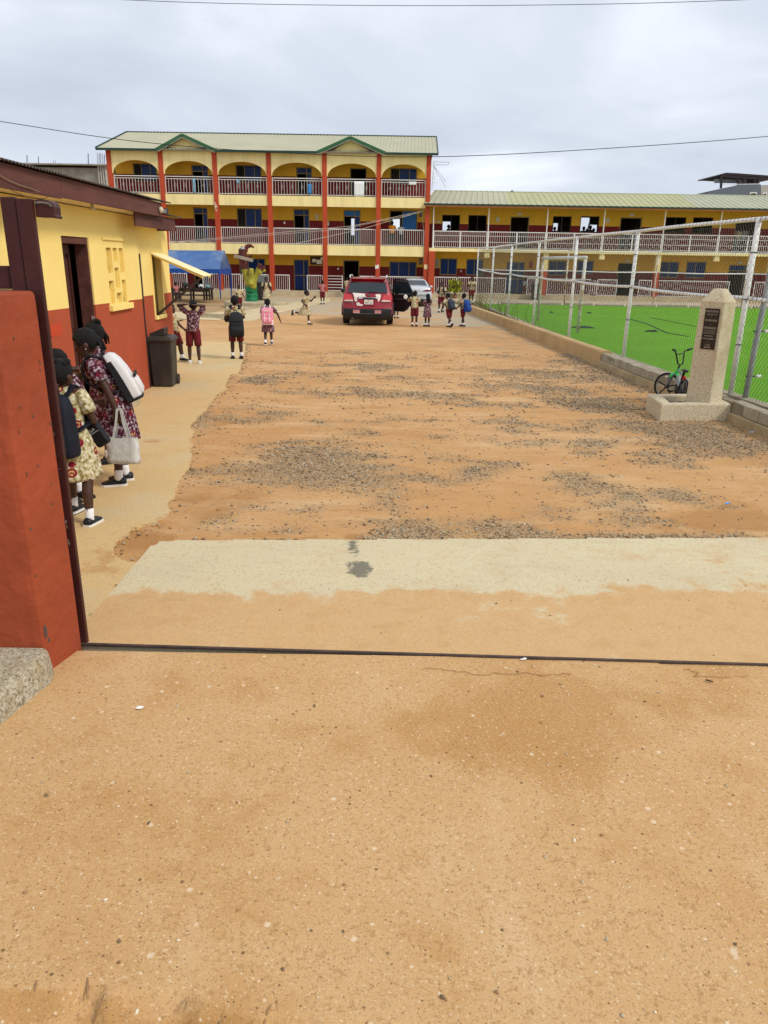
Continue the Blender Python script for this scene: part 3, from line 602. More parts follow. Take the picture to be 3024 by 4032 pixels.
# door: frame, ajar panelled leaf
dy0, dy1, dz0, dz1 = door
mb = MB(); fw_ = .03
mb.box(HX-.08, HX-.02, dy0+.002, dy0+fw_, 0, dz1-.01); mb.box(HX-.08, HX-.02, dy1-fw_, dy1-.002, 0, dz1-.01); mb.box(HX-.08, HX-.02, dy0+fw_, dy1-fw_, dz1-.09, dz1-.01)
mb.box(HX-.198, HX-.082, dy1-.03, dy1-.002, 0, dz1-.012); mb.box(HX-.198, HX-.082, dy0+.03, dy1-.03, dz1-.03, dz1-.012); part(mb, 'door_frame', m_wood, H, bevel=.003)
m_door = M('door_dark_wood', (.060, .014, .010), .45, .35, 3, .2, 30, stretch=(3, 3, .4))
lw = (dy1-dy0-2*fw_)*.74; hinge = V((HX-.14, dy0+fw_, 0)); ang = radians(8); dd = V((-sin(ang), cos(ang), 0)); nn = V((cos(ang), sin(ang), 0))
def leafbox(u0, u1, v0, v1, d0, d1, mb):
    f = [(u0, v0), (u1, v0), (u1, v1), (u0, v1)]
    mb.prism([hinge+dd*a+nn*d0+V((0, 0, b)) for a, b in f], [hinge+dd*a+nn*d1+V((0, 0, b)) for a, b in f]); return mb
zt_ = dz1-.1; mb = MB()
ops_ = [(.08, lw*.46, .25, .95), (lw*.54, lw-.08, .25, .95), (.08, lw*.46, 1.08, zt_-.12), (lw*.54, lw-.08, 1.08, zt_-.12)]
for a, b, s, e_ in cut_rects(0, lw, .03, zt_, ops_): leafbox(a, b, s, e_, 0, .045, mb)
dl = part(mb, 'door', m_door, H)
for a, b, s, e_ in ops_:
    mb = MB(); leafbox(a+.002, b-.002, s+.002, e_-.002, .008, .02, mb); leafbox(a+.04, b-.04, s+.05, e_-.05, .0199, .038, mb); sub(mb, 'panel', m_door, dl, H, bevel=.006)
for z_ in ((1.05, 1.28), (.72, .92)): part(MB().box(HX-.06, HX-.019, dy1-.045, dy1-.022, *z_), 'lock_plate', M('bare_worn_paint', (.33, .22, .22), .6, .2, 20), H)
part(MB().box(HX+.003, HX+.36, dy0+.05, dy1+.5, -.2, .05), 'step', M('step_concrete', (.46, .37, .23), .9, .2, 3, .3), H, bevel=.015)
part(MB().box(HX+.003, HX+.2, dy0+.1, dy1+.3, .05, .17), 'step', M('step_concrete', (.46, .37, .23)), H, bevel=.015)
# boarded yellow shutter
y0_, y1_, z0_, z1_ = shut; uy = lambda a: y0_+(y1_-y0_)*a; uz = lambda b: z1_+(z0_-z1_)*b
ops_ = [(.08, .34, .11, .5), (.42, .64, .11, .32), (.72, .94, .11, .5), (.42, .64, .42, .74), (.08, .32, .62, .985), (.74, .94, .62, .985), (.42, .68, .82, .985)]
mb = MB()
for a, b, s, e_ in cut_rects(0, 1, 0, 1, ops_): mb.box(HX-.06, HX-.004, uy(a), uy(b), uz(e_), uz(s))
sh = part(mb, 'shutter', m_yel, H)
for a, b, s, e_ in ops_: sub(MB().box(HX-.062, HX-.045, uy(a)+.002, uy(b)-.002, uz(e_)+.002, uz(s)-.002), 'shutter_panel', M('yellow_weathered', (.80, .56, .13), .8, .15, 6, .2, dirt=(.25, .13, .04), dscale=4, damt=.7), sh, H)
rs = random.Random(4); 
for k in range(9):
    a, b = rs.choice([(.2, .8), (.2, .9), (.55, .9), (.82, .85), (.2, .72), (.84, .93)]); yy, zz = uy(a+rs.uniform(-.08, .08)), uz(b+rs.uniform(-.06, .06)); q = []
    for i in range(7):
        t = 2*pi*i/7; q.append(V((HX-.0445, yy+cos(t)*rs.uniform(.01, .025), zz+sin(t)*rs.uniform(.02, .06))))
    sub(MB().prism(q, [p+V((.001, 0, 0)) for p in q]), 'broken_board', M('bare_dark_wood', (.06, .03, .015), .9, .3), sh, H)
part(MB().box(HX-.05, HX+.06, y0_-.03, y1_+.06, z0_-.085, z0_), 'window_sill', m_yel, H, bevel=.006)
mb = MB().box(HX+.002, HX+.02, y0_-.06, y1_+.04, z1_+.005, z1_+.045); part(mb, 'window_head', m_yel, H)
part(MB().box(HX+.002, HX+.004, hw(195, 1275).y, hw(240, 1275).y, hw(215, 1325).z, hw(215, 1275).z), 'repaint_patch', M('fresh_red_paint', (.52, .06, .02), .7, .1), H)
# annex window with propped top-hung shutter, curtain
a, b, s, e_ = win2; mb = MB()
mb.box(HX2-.1, HX2+.015, a-.03, a+.03, s, e_); mb.box(HX2-.1, HX2+.015, b-.05, b+.01, s, e_); mb.box(HX2-.1, HX2+.04, a-.03, b+.02, s-.07, s); mb.box(HX2-.1, HX2+.02, a-.03, b+.02, e_, e_+.06)
part(mb, 'window_frame', m_yel, H, bevel=.004)
mb = MB(); n = 26; c_ = []
for i in range(n+1):
    t = i/n; c_.append(V((HX2-.14+.03*sin(t*21), a+(b-a)*(.62+.30*t), 0)))
for p, q in zip(c_, c_[1:]): mb.add([p+V((0, 0, s+.02)), q+V((0, 0, s+.02)), q+V((0, 0, e_-.02)), p+V((0, 0, e_-.02))], [(0, 1, 2, 3)])
part(mb, 'curtain', M('dusty_curtain', (.30, .20, .06), .9, .25, 6, .1, stretch=(1, 8, .3)), H, smooth=True)
so1, so2 = PL(798, 1094, (0, a+.05, 0), (0, 1, 0)), PL(838, 1078, (0, b+.05, 0), (0, 1, 0))
hp0, hp1 = V((HX2+.03, a, e_+.02)), V((HX2+.03, b, e_+.02))
zo = .5*(so1.z+so2.z); xo = .5*(so1.x+so2.x)
nb = 5; shr = part(MB().box(HX2+.02, HX2+.05, a-.01, b+.01, e_+.005, e_+.04), 'awning_hinge', m_yel, H)
for i in range(nb):
    ya, yb = a-.02+(b-a+.06)*i/nb, a-.02+(b-a+.06)*(i+1)/nb-.006
    sag = -.03*(i % 2)*.3
    part(MB().prism([V((HX2+.03, ya, e_+.02)), V((xo, ya, zo+sag)), V((xo, yb, zo+sag)), V((HX2+.03, yb, e_+.02))], [V((HX2+.03, ya, e_+.036)), V((xo, ya, zo+sag+.016)), V((xo, yb, zo+sag+.016)), V((HX2+.03, yb, e_+.036))]), 'awning_board', M('awning_cream', (.92, .80, .46), .8, .06, 3, .2), H)
for yy in (a+.03, b-.03):
    part(MB().beam((HX2+.05, yy, e_+.0), (xo-.01, yy, zo-.025), .05, .03), 'awning_batten', m_yel, H)
pb = PL(618, 1237, (HX2+.03, 0, 0), HN)
part(MB().beam((HX2+.03, a+.1, s+.02), (xo-.06, a+.08, zo-.03), .05, .04), 'awning_prop', M('prop_dark_wood', (.05, .035, .03), .8, .3), H)
# lamp, flood light, cables under the eave
lp = PL(*c5(800, 545), (HX+.25, 0, 0), HN)
mb = MB().lathe(lp, [(.022, .06), (.022, .0), (.03, -.035), (.045, -.06), (.04, -.06)], 12); part(mb, 'eave_lamp', M('lamp_cream', (.55, .45, .28), .6, .2), H, smooth=True)
fl = PL(*c5(1440, 603), (FX+.03, 0, 0), HN)
mb = MB().box(fl.x-.0, fl.x+.03, fl.y-.06, fl.y+.09, fl.z-.055, fl.z+.055); q = part(mb, 'flood_light', M('black_plastic', (.02, .02, .022), .45, .2), H, bevel=.012)
sub(MB().box(fl.x-.02, fl.x+.034, fl.y-.075, fl.y-.062, fl.z-.03, fl.z+.03), 'lamp_glass', M('lamp_glass_grey', (.35, .36, .36), .2, .1), q, H)
part(MB().ell((FX+.03, fl.y-.26, fl.z+.01), (.04, .05, .05)), 'camera_dome', M('dome_cream', (.6, .55, .42), .5, .1), H, smooth=True)
def cable(mb, pts, r, n=5):
    o = []
    for p, q in zip(pts, pts[1:]):
        for i in range(8):
            t = i/8; c = V(p).lerp(V(q), t); c.z -= .012*sin(pi*t); o.append(c)
    o.append(V(pts[-1])); return mb.tube(o, r, n)
part(cable(MB(), [PL(*c5(0, 290), (FX+.02, 0, 0), HN), PL(*c5(240, 395), (FX+.015, 0, 0), HN), PL(*c5(420, 440), (FX-.02, 0, 0), HN), PL(*c5(505, 468), (FX-.06, 0, 0), HN)], .005), 'cable', M('cable_tan', (.30, .20, .12), .6), H)
part(cable(MB(), [PL(*c5(0, 350), (FX-.1, 0, 0), HN), PL(*c5(180, 455), (HX+.15, 0, 0), HN), PL(*c5(330, 490), (HX+.12, 0, 0), HN), PL(*c5(425, 470), (HX+.2, 0, 0), HN)], .004), 'cable', M('cable_tan', (.30, .20, .12), .6), H)
# wheelie bin beside the house corner
B = thing('wheelie_bin', 'black plastic wheeled rubbish bin with hooded lid beside the house corner', 'bin', (-3.99, 13.5, gz(13.5)))
def rrect(hx, hy, r, z, cx=0, cy=0, n=4):
    o = []
    for (sx_, sy_, a0) in ((1, 1, 0), (-1, 1, 90), (-1, -1, 180), (1, -1, 270)):
        for k in range(n+1):
            a = radians(a0+90*k/n); o.append(V((cx+sx_*(hx-r)+r*cos(a), cy+sy_*(hy-r)+r*sin(a), z)))
    return o
m_bin = M('bin_black_plastic', (.030, .027, .024), .5, .25, 4, .08, 20, dirt=(.10, .075, .05), dscale=3, damt=.5)
part(MB().loft([rrect(.175, .21, .03, .02), rrect(.18, .215, .03, .1), rrect(.20, .24, .03, .72), rrect(.205, .25, .03, .80)]), 'body', m_bin, B, world=False, bevel=.004)
part(MB().loft([rrect(.225, .27, .03, .80), rrect(.23, .275, .03, .815), rrect(.23, .275, .03, .84), rrect(.20, .245, .03, .875), rrect(.15, .2, .03, .89)]), 'lid', m_bin, B, world=False, bevel=.004)
q = [(-.17, .87), (.02, .87), (.075, .90), (.09, 1.02), (.03, 1.015), (-.17, .93)]
part(MB().prism([V((a, -.16, b)) for a, b in q], [V((a, .16, b)) for a, b in q]), 'hood', m_bin, B, world=False, bevel=.012)
part(MB().tube([(-.18, .28, .79), (.18, .28, .79)], .016, 8), 'handle', m_bin, B, world=False)
for s in (-1, 1): part(MB().tube([(s*.17, .23, .09), (s*.205, .23, .09)], .09, 14), 'wheel', m_bin, B, world=False)
B.rotation_euler.z = .06
# ============================================================= SCHOOL BLOCKS
YF = 56.5; YW = YF+1.7; YR = YW+6.5
def zf(X, Y, y=YF): return D(X, Y, y).z
def xf(X, Y, y=YF): return D(X, Y, y).x
zl = lambda yy, y=YF: zf(*c2(690, yy), y)
Z_eave, Z_archtop, Z_spring = zl(262), zl(337), zl(447)
Z2 = zl(608); Z2b = zl(695); Z1 = zl(1006); Z1b = zl(1092); Z0 = zl(1388)
m_white = M('white_rail_paint', (.80, .78, .73), .6, .05, 5, .05, 40, dirt=(.55, .45, .33), dscale=2, damt=.35)
m_olive = M('bronze_aluminium', (.23, .17, .065), .45, .1, 3, 0)
m_glass = M('blue_glass', (.004, .022, .12), .15, .3, .6, 0, spec=.18)
m_glassl = M('light_blue_glass', (.01, .12, .42), .15, .15, .6, 0, spec=.2)
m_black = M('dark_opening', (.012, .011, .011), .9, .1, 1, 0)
m_floor = M('porch_concrete', (.52, .42, .26), .9, .15, 1.2, .2, 30, dirt=(.36, .27, .15), damt=.5)
m_conc = M('old_grey_concrete', (.30, .28, .235), .9, .25, 1.2, .3, 20, dirt=(.16, .15, .12), damt=.6)
def roof_mat(name, base, scale_x, tint):
    return M(name, base, .55, .08, .5, .05, 20, dirt=tint, dscale=.35, damt=.45)
m_roof = roof_mat('green_grey_roof', (.42, .40, .27), 4, (.47, .44, .30))
m_roofy = roof_mat('yellow_green_roof', (.41, .40, .20), 4, (.46, .44, .25))
m_roofb = roof_mat('beige_green_roof', (.40, .405, .275), 4, (.34, .35, .23))
m_green = M('green_barge_board', (.035, .12, .05), .5, .15, 1.5, .05)
m_gutter = M('dark_green_gutter', (.018, .05, .04), .5, .2, 1.5, .05)
m_pap = M('paper_white', (.78, .76, .70))
S3 = thing('three_storey_school', 'three-storey yellow school block with red columns, arches and green roof', 'school building', (-8, YF, gz(YF)))
cols = [xf(*c1(155, 260)), xf(*c1(590, 420)), xf(*c1(1038, 600)), xf(*c2(26, 700)), xf(*c2(474, 700)), xf(*c2(913, 700)), xf(*c2(1318, 600))]
cw = .16
for i, x in enumerate(cols):
    part(MB().box(x-cw, x+cw, YF, YF+.32, Z0-.25, Z_eave+.05), 'column', m_colred, S3, bevel=.01)
gables = {1: (xf(618, 581), xf(721, 528), xf(856, 586), zf(721, 537)), 4: (xf(1250, 598), xf(1380, 538), xf(1520, 598), zf(1380, 547))}
mbal = {}
for i in range(6):
    a, b = cols[i]+cw, cols[i+1]-cw; cxm = (a+b)/2; hw_ = (b-a)/2-.04
    # arch panel
    pts = [(a, Z_spring)]; n = 18
    for k in range(n+1):
        t = pi-pi*k/n; pts.append((cxm+hw_*cos(t), Z_spring+(Z_archtop-Z_spring)*sin(t)))
    pts.append((b, Z_spring))
    if i in gables:
        gl, gm, gr, gt = gables[i]; pts += [(b, Z_eave), (gm, gt-.05), (a, Z_eave)]
    else: pts += [(b, Z_eave+.02), (a, Z_eave+.02)]
    part(MB().prism([V((x, YF+.08, z)) for x, z in pts], [V((x, YF+.24, z)) for x, z in pts]), 'arch_panel', m_beam, S3)
    part(MB().box(a, b, YF+.07, YF+.27, Z2b, Z2-.02), 'balcony_beam', m_beam, S3)
    part(MB().box(a, b, YF+.07, YF+.27, Z1b, Z1-.02), 'balcony_beam', m_beam, S3)
for zb, zt in ((Z2b+.3, Z2-.03), (Z1b+.3, Z1-.03)):
    part(MB().box(cols[0]-.1, cols[-1]+.1, YF+.272, YW, zb, zt), 'gallery_floor', m_beam, S3)
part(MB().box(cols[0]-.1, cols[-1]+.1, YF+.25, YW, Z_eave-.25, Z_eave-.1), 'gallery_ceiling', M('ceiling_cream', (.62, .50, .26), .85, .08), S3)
def railing(root, a, b, z0, z1, y, step=.125, double=False, midrail=False, orn=False, thick=.035):
    mb = MB(); bw = .019
    mb.box(a, b, y-thick/2, y+thick/2, z1-.05, z1)
    if double: mb.box(a, b, y-.015, y+.015, z1-.19, z1-.155)
    mb.box(a, b, y-.015, y+.015, z0+.02, z0+.055)
    if midrail:
        zz = z0+(z1-z0)*.36; mb.box(a, b, y-.02, y-.013, zz-.013, zz+.013); zz = z0+(z1-z0)*.72; mb.box(a, b, y-.02, y-.013, zz-.013, zz+.013)
    n = max(2, int(round((b-a)/step)))
    for k in range(n+1):
        x = a+.02+(b-a-.04)*k/n; e_ = k in (0, n)
        mb.box(x-(.025 if e_ else bw/2), x+(.025 if e_ else bw/2), y-.012, y+.012, z0-(.06 if e_ else -.06), (z1-.19 if double and not e_ else z1-.051))
    o = part(mb, 'railing', m_white, root)
    if orn:
        for k in range(4):
            x = a+(b-a)*(.2+.2*k); z = (z0+z1)/2-.02; q = MB()
            for s in range(6):
                t = s*pi/3; q.ell((x+.085*cos(t), y, z+.085*sin(t)), (.026, .012, .026), 6, 4)
            q.tube([(x, y, z-.24), (x, y, z+.24)], .012, 4); sub(q, 'rosette', M('rosette_grey', (.34, .26, .24), .7), o, root)
    return o
for i in range(6):
    a, b = cols[i]+cw+.03, cols[i+1]-cw-.03
    railing(S3, a, b, Z2+.03, zl(462), YF+.2, .21, double=True, orn=True)
    railing(S3, a, b, Z1+.0, zl(872), YF+.2, .145)
def ops_from(lst, cf, y): 
    r = []
    for it in lst:
        x0, x1, y0, y1 = it[:4]; p, q = D(*cf(x0, y0), y), D(*cf(x1, y1), y); r.append((p.x, q.x, q.z, p.z)+tuple(it[4:]))
    return r
# openings: x0 x1 top bottom kind
top = ops_from([(355, 560, 335, 490, 'w'), (835, 985, 350, 590, 'd'), (1195, 1412, 350, 500, 'w')], c1, YW)+ops_from([(240, 372, 368, 600, 'd'), (680, 815, 375, 605, 'o'), (1010, 1225, 375, 512, 'w')], c2, YW)
mid = ops_from([(340, 470, 690, 860, 'w'), (850, 982, 697, 980, 'd'), (1205, 1417, 703, 862, 'w')], c1, YW)+ops_from([(218, 352, 710, 990, 'd'), (628, 765, 718, 1000, 'e'), (1005, 1228, 720, 885, 'p')], c2, YW)
gnd = ops_from([(850, 985, 1095, 1360, 'd'), (1225, 1443, 1112, 1272, 'w')], c1, YW)+ops_from([(220, 347, 1122, 1368, 'g'), (625, 756, 1128, 1372, 'o'), (1003, 1222, 1138, 1268, 'w')], c2, YW)
Zd2 = zf(*c2(690, 453), YW); Zd1 = zf(*c2(690, 810), YW); Zd0 = zf(*c2(690, 1178), YW)
def fixd(ops, floor):
    r = []
    for o in ops: r.append((o[0], o[1], floor if o[4] in 'doge' else o[2], o[3], o[4]))
    return r
top = fixd(top, Z2); mid = fixd(mid, Z1); gnd = fixd(gnd, Z0)
def gwall(root, x0, x1, z0, z1, dado, ops, y=YW, th=.2, name='corridor_wall'):
    mb = MB()
    for a, b, s, e_ in cut_rects(x0, x1, z0, z1, ops):
        if s < dado < e_: mb.box(a, b, y, y+th, s, dado, 1); mb.box(a, b, y, y+th, dado, e_, 0)
        else: mb.box(a, b, y, y+th, s, e_, 0 if s >= dado-.01 else 1)
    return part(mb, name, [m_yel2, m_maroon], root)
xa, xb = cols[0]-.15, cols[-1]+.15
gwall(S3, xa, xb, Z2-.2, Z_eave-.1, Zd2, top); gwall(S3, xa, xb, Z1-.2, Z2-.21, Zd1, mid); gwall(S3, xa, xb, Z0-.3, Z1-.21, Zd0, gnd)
def opening(root, o, y=YW, fr=.07):
    a, b, s, e_, k = o; yy = y+.05
    nm = 'door' if k in 'doge' else 'window'
    mb = MB(); mb.box(a, a+fr, yy, yy+.07, s, e_); mb.box(b-fr, b, yy, yy+.07, s, e_); mb.box(a+fr, b-fr, yy, yy+.07, e_-fr, e_)
    if k in 'wp': mb.box(a+fr, b-fr, yy, yy+.07, s, s+fr)
    ia, ib = a+fr, b-fr; w_ = ib-ia
    panes = []
    if k == 'w':
        for t in (.48,) if w_ < 1.5 else (.33, .74): mb.box(ia+w_*t-.025, ia+w_*t+.025, yy+.002, yy+.06, s+fr, e_-fr)
        ts = (0, .48, 1) if w_ < 1.5 else (0, .33, .74, 1)
        for q, (t0, t1) in enumerate(zip(ts, ts[1:])):
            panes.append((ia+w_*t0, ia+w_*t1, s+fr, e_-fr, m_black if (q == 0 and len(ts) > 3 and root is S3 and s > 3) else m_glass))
    elif k == 'p':
        mb.box(ia+w_*.46-.03, ia+w_*.46+.03, yy+.002, yy+.06, s+fr, e_-fr); panes.append((ia+w_*.46, ib, s+fr, e_-fr, m_glassl))
    elif k in 'dge':
        zt = e_-.42 if k != 'g' else s+1.05
        mb.box(ia, ib, yy+.002, yy+.06, zt-.03, zt+.03); mb.box(ia+w_*.68-.03, ia+w_*.68+.03, yy+.003, yy+.061, s, e_-fr)
        if k == 'g': panes += [(ia, ia+w_*.68, s+.05, zt-.03, m_glass), (ia, ia+w_*.68, zt+.03, e_-fr, m_glass), (ia+w_*.68, ib, s+.05, e_-fr, m_glass)]
        else: panes += [(ia, ib, zt+.03, e_-fr, m_glassl if k == 'e' else m_glass), (ia+w_*.71, ib, s+.05, zt-.03, m_glass)]
    o_ = part(mb, nm, m_olive, root)
    for p in panes: sub(MB().box(p[0]+.001, p[1]-.001, yy+.025, yy+.032, p[2]+.001, p[3]-.001), 'pane', p[4], o_, root)
    return o_
for o in top+mid+gnd: opening(S3, o)
# rooms behind: back wall with see-through openings in line with the bright spots of the photograph
def rear(lst, cf): 
    r = []
    for x0, x1, y0, y1 in lst: p, q = D(*cf(x0, y0), YR), D(*cf(x1, y1), YR); r.append((p.x, q.x, q.z, p.z))
    return r
rear3 = rear([(690, 729, 788, 925), (1030, 1086, 792, 882)], c2)
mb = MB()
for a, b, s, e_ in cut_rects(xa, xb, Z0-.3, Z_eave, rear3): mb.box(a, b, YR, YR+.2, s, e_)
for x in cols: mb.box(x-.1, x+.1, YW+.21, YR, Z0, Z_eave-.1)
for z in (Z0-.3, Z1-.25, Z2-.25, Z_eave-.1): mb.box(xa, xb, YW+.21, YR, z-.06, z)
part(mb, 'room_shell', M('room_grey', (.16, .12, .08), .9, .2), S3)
# porch and ground-floor rails
part(MB().box(xa-.3, xb+.0, YF-.45, YW, gz(YF)-.2, Z0-.005), 'porch', m_floor, S3)
yr = YF+.15
def gx(cf, x, yy=1300): return xf(*cf(x, yy), yr)
zg0, zg1 = Z0+.02, zl(1256)
for cf, a, b in ((c1, 655, 803), (c1, 930, 1060), (c1, 1090, 1240), (c1, 1250, 1470), (c2, 55, 187), (c2, 330, 458), (c2, 760, 886), (c2, 921, 1283)):
    railing(S3, gx(cf, a), gx(cf, b), zg0, zg1, yr, .15)
a, b = gx(c2, 496), gx(c2, 618); mb = MB()
for x in (a, b): mb.box(x-.025, x+.025, yr-.02, yr+.02, zg0-.02, zg1)
for k in range(6): z = zg0+.06+(zg1-zg0-.1)*k/5; mb.box(a, b, yr-.012, yr+.012, z-.018, z+.018)
part(mb, 'porch_gate', m_white, S3)
# roof
rid_y = YF+5.6; zr = zf(*c2(690, 113), rid_y); ex0, ex1 = xf(384, 579), xf(1723, 606); rx0, rx1 = xf(500, 523, rid_y), xf(1718, 544, rid_y)
ey = YF-.35; ze = zf(*c2(690, 246), ey)
mb = MB()
def ribbed(mb, p00, p10, p01, p11, pitch=.25, h=.028, mi=0):   # p00 p10 eave left/right, p01 p11 ridge left/right
    p00, p10, p01, p11 = map(V, (p00, p10, p01, p11)); n = int((p10-p00).length/pitch); nrm_ = (p10-p00).cross(p01-p00).normalized()
    if nrm_.z < 0: nrm_ = -nrm_
    vs = []; fs = []
    for i in range(n):
        for t, hh in ((0, 0), (.62, 0), (.70, h), (.92, h)):
            s = (i+t)/n; vs += [p00.lerp(p10, s)+nrm_*hh, p01.lerp(p11, s)+nrm_*hh]
    vs += [p10, p11]
    for i in range(len(vs)//2-1): fs.append((2*i, 2*i+2, 2*i+3, 2*i+1))
    mb.add(vs, fs, mi)
ribbed(mb, (ex0, ey, ze), (ex1, ey, ze), (rx0, rid_y, zr), (rx1, rid_y, zr))
rf_ = part(mb, 'roof', m_roof, S3)
mb = MB(); ribbed(mb, (ex0, 2*rid_y-ey, ze), (ex1, 2*rid_y-ey, ze), (rx0, rid_y, zr), (rx1, rid_y, zr)); part(mb, 'roof', m_roof, S3)
sub(MB().tube([(rx0, rid_y, zr+.02), (rx1, rid_y, zr+.02)], .06, 6), 'ridge_cap', m_gutter, rf_, S3)
gsp = [(ex0, gables[1][0]), (gables[1][2], gables[4][0]), (gables[4][2], ex1)]
for a, b in gsp: sub(MB().box(a, b, ey-.05, ey+.02, ze-.13, ze+.02), 'gutter', m_gutter, rf_, S3)
sub(MB().beam((ex1+.02, ey, ze-.02), (rx1+.02, rid_y, zr-.02), .05, .2), 'barge_board', m_gutter, rf_, S3); sub(MB().beam((ex0-.02, ey, ze-.02), (rx0-.02, rid_y, zr-.02), .05, .2), 'barge_board', m_gutter, rf_, S3)
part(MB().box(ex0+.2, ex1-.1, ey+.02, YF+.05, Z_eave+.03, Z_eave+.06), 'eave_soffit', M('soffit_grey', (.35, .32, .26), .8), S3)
for i, (gl, gm, gr, gt) in gables.items():
    fy = YF-.32; zb = ze-.05; gtop = gt+.1
    sl = (zr-ze)/(rid_y-ey); yb = ey+(gtop-ze)/sl           # where the dormer ridge meets the roof
    for s, gx_ in ((-1, gl), (1, gr)):
        mb = MB(); mb.add([(gx_, fy, zb+.06), (gm, fy, gtop), (gm, yb, gtop), (gx_, ey+.05, zb+.06)], [(0, 1, 2, 3)]); sub(mb, 'gable_roof', m_green, rf_, S3)
        sub(MB().beam((gx_-s*-.0, fy-.02, zb+.0), (gm, fy-.02, gtop-.06), .06, .2, up=(0, 0, 1)), 'gable_board', m_green, rf_, S3)
        sub(MB().beam((gx_-s*.12, fy+.03, zb-.11), (gm, fy+.03, gtop-.2), .16, .04, up=(0, 0, 1)), 'gable_soffit', M('soffit_grey', (.35, .32, .26)), rf_, S3)
# things on the block: notices, board, boxes, cloths hung over rails
nb = ops_from([(355, 458, 1098, 1168)], c2, YW)[0]
q = part(MB().box(nb[0], nb[1], YW-.05, YW-.003, nb[2], nb[3]), 'notice_board', M('board_brown', (.05, .028, .018), .7), S3)
for r in ((372, 402, 1118, 1145), (407, 452, 1125, 1160), (440, 458, 1106, 1128)):
    p = ops_from([r], c2, YW-.06)[0]; sub(MB().box(p[0], p[1], YW-.056, YW-.052, p[2], p[3]), 'notice', m_pap, q, S3)
p = ops_from([(886, 916, 1160, 1200)], c2, YF-.01)[0]; zz = [(p[0], p[2]), (p[1], p[2]+.05), (p[1]-.02, p[3]), (p[0]+.3*(p[1]-p[0]), p[3]-.12), (p[0]+.02, p[3]-.04)]
part(MB().prism([V((a, YF-.012, b)) for a, b in zz], [V((a, YF-.004, b)) for a, b in zz]), 'torn_poster', m_pap, S3)
p = ops_from([(1286, 1312, 1165, 1202)], c2, YF-.01)[0]; part(MB().box(p[0], p[1], YF-.012, YF-.004, p[2], p[3]), 'poster', M('poster_cream', (.72, .58, .33), .8), S3)
for r in ((397, 424, 757, 795), (494, 510, 812, 848)):
    p = ops_from([r], c2, YW)[0]; part(MB().box(p[0], p[1], YW-.02, YW-.004, p[2], p[3]), 'notice', M('notice_grey', (.55, .50, .42), .8), S3)
for r in ((138, 154, 815, 832), (577, 590, 1193, 1206)):
    p = ops_from([r], c2, YW)[0]; part(MB().box(p[0], p[1], YW-.02, YW-.004, p[2], p[3]), 'light_switch', m_pap, S3)
m_box = M('meter_box_grey', (.30, .27, .22), .6)
for r in ((1246, 1275, 725, 775), (1243, 1275, 1110, 1165)):
    p = ops_from([r], c2, YF+.2)[0]; part(MB().box(p[0], p[1], YF+.3, YF+.42, p[2], p[3]), 'meter_box', M('meter_box_brown', (.10, .05, .03), .7), S3)
for r in ((1530, 1555, 820, 832), (1595, 1625, 1150, 1165)):
    pass
mb = MB()                                     # peeling plaster on the third column
for k, (X, Y, a, b) in enumerate([(1036, 690, .09, .22), (1040, 715, .06, .14), (1028, 660, .05, .08)]):
    c = D(*c1(X, Y), YF-.002); r = random.Random(k); q = [c+V((cos(2*pi*j/9)*a*r.uniform(.6, 1.2), 0, sin(2*pi*j/9)*b*r.uniform(.6, 1.2))) for j in range(9)]
    q = [V((max(cols[2]-cw+.01, min(cols[2]+cw-.01, p.x)), p.y, p.z)) for p in q]
    part(MB().prism(q, [p+V((0, .0015, 0)) for p in q]), 'peeled_plaster', M('pale_plaster', (.66, .50, .34), .9, .2, 8), S3)
def cloth(name, label, r, mat, y=YF+.16, zt=None):
    p = ops_from([r], c2, y)[0]; n = 10; vs = []; fs = []
    for i in range(n+1):
        for j in range(6):
            x = p[0]+(p[1]-p[0])*i/n; z = p[3]+(p[2]-p[3])*j/5; vs.append((x, y-.03+.018*sin(i*1.7)*j/5, z+.02*sin(i*2.1)*(j == 5)))
    for i in range(n):
        for j in range(5): fs.append((i*6+j, i*6+j+1, i*6+j+7, i*6+j+6))
    o = MB().add(vs, fs).build(name, mat, smooth=True); s_ = o.modifiers.new('s', 'SOLIDIFY'); s_.thickness = .012; tag(o, label, 'cloth'); return o
cloth('towel', 'large white towel hung over the top-floor railing', (714, 796, 484, 612), M('towel_white', (.82, .82, .80), .9, .03))
cloth('towel', 'small white cloth draped on the top-floor rail at the last bay', (1160, 1220, 488, 514), M('towel_white', (.82, .82, .80)))
cloth('towel', 'light blue cloth hanging in the fourth top-floor bay', (338, 366, 508, 588), M('cloth_blue', (.05, .26, .62), .9, .1))
cb = M('cloth_pale_blue', (.22, .50, .72), .9, .1)
p0 = c2(0, 0)
def c1to2(r): a = c1(r[0], r[2]); b = c1(r[1], r[3]); return ((a[0]-1050)/.4822, (b[0]-1050)/.4822, (a[1]-480)/.4822, (b[1]-480)/.4822)
cloth('towel', 'pale blue towel hanging in the second top-floor bay', c1to2((850, 870, 462, 585)), cb)
cloth('towel', 'pale blue cloth hanging in the third top-floor bay', c1to2((1208, 1226, 472, 502)), cb)
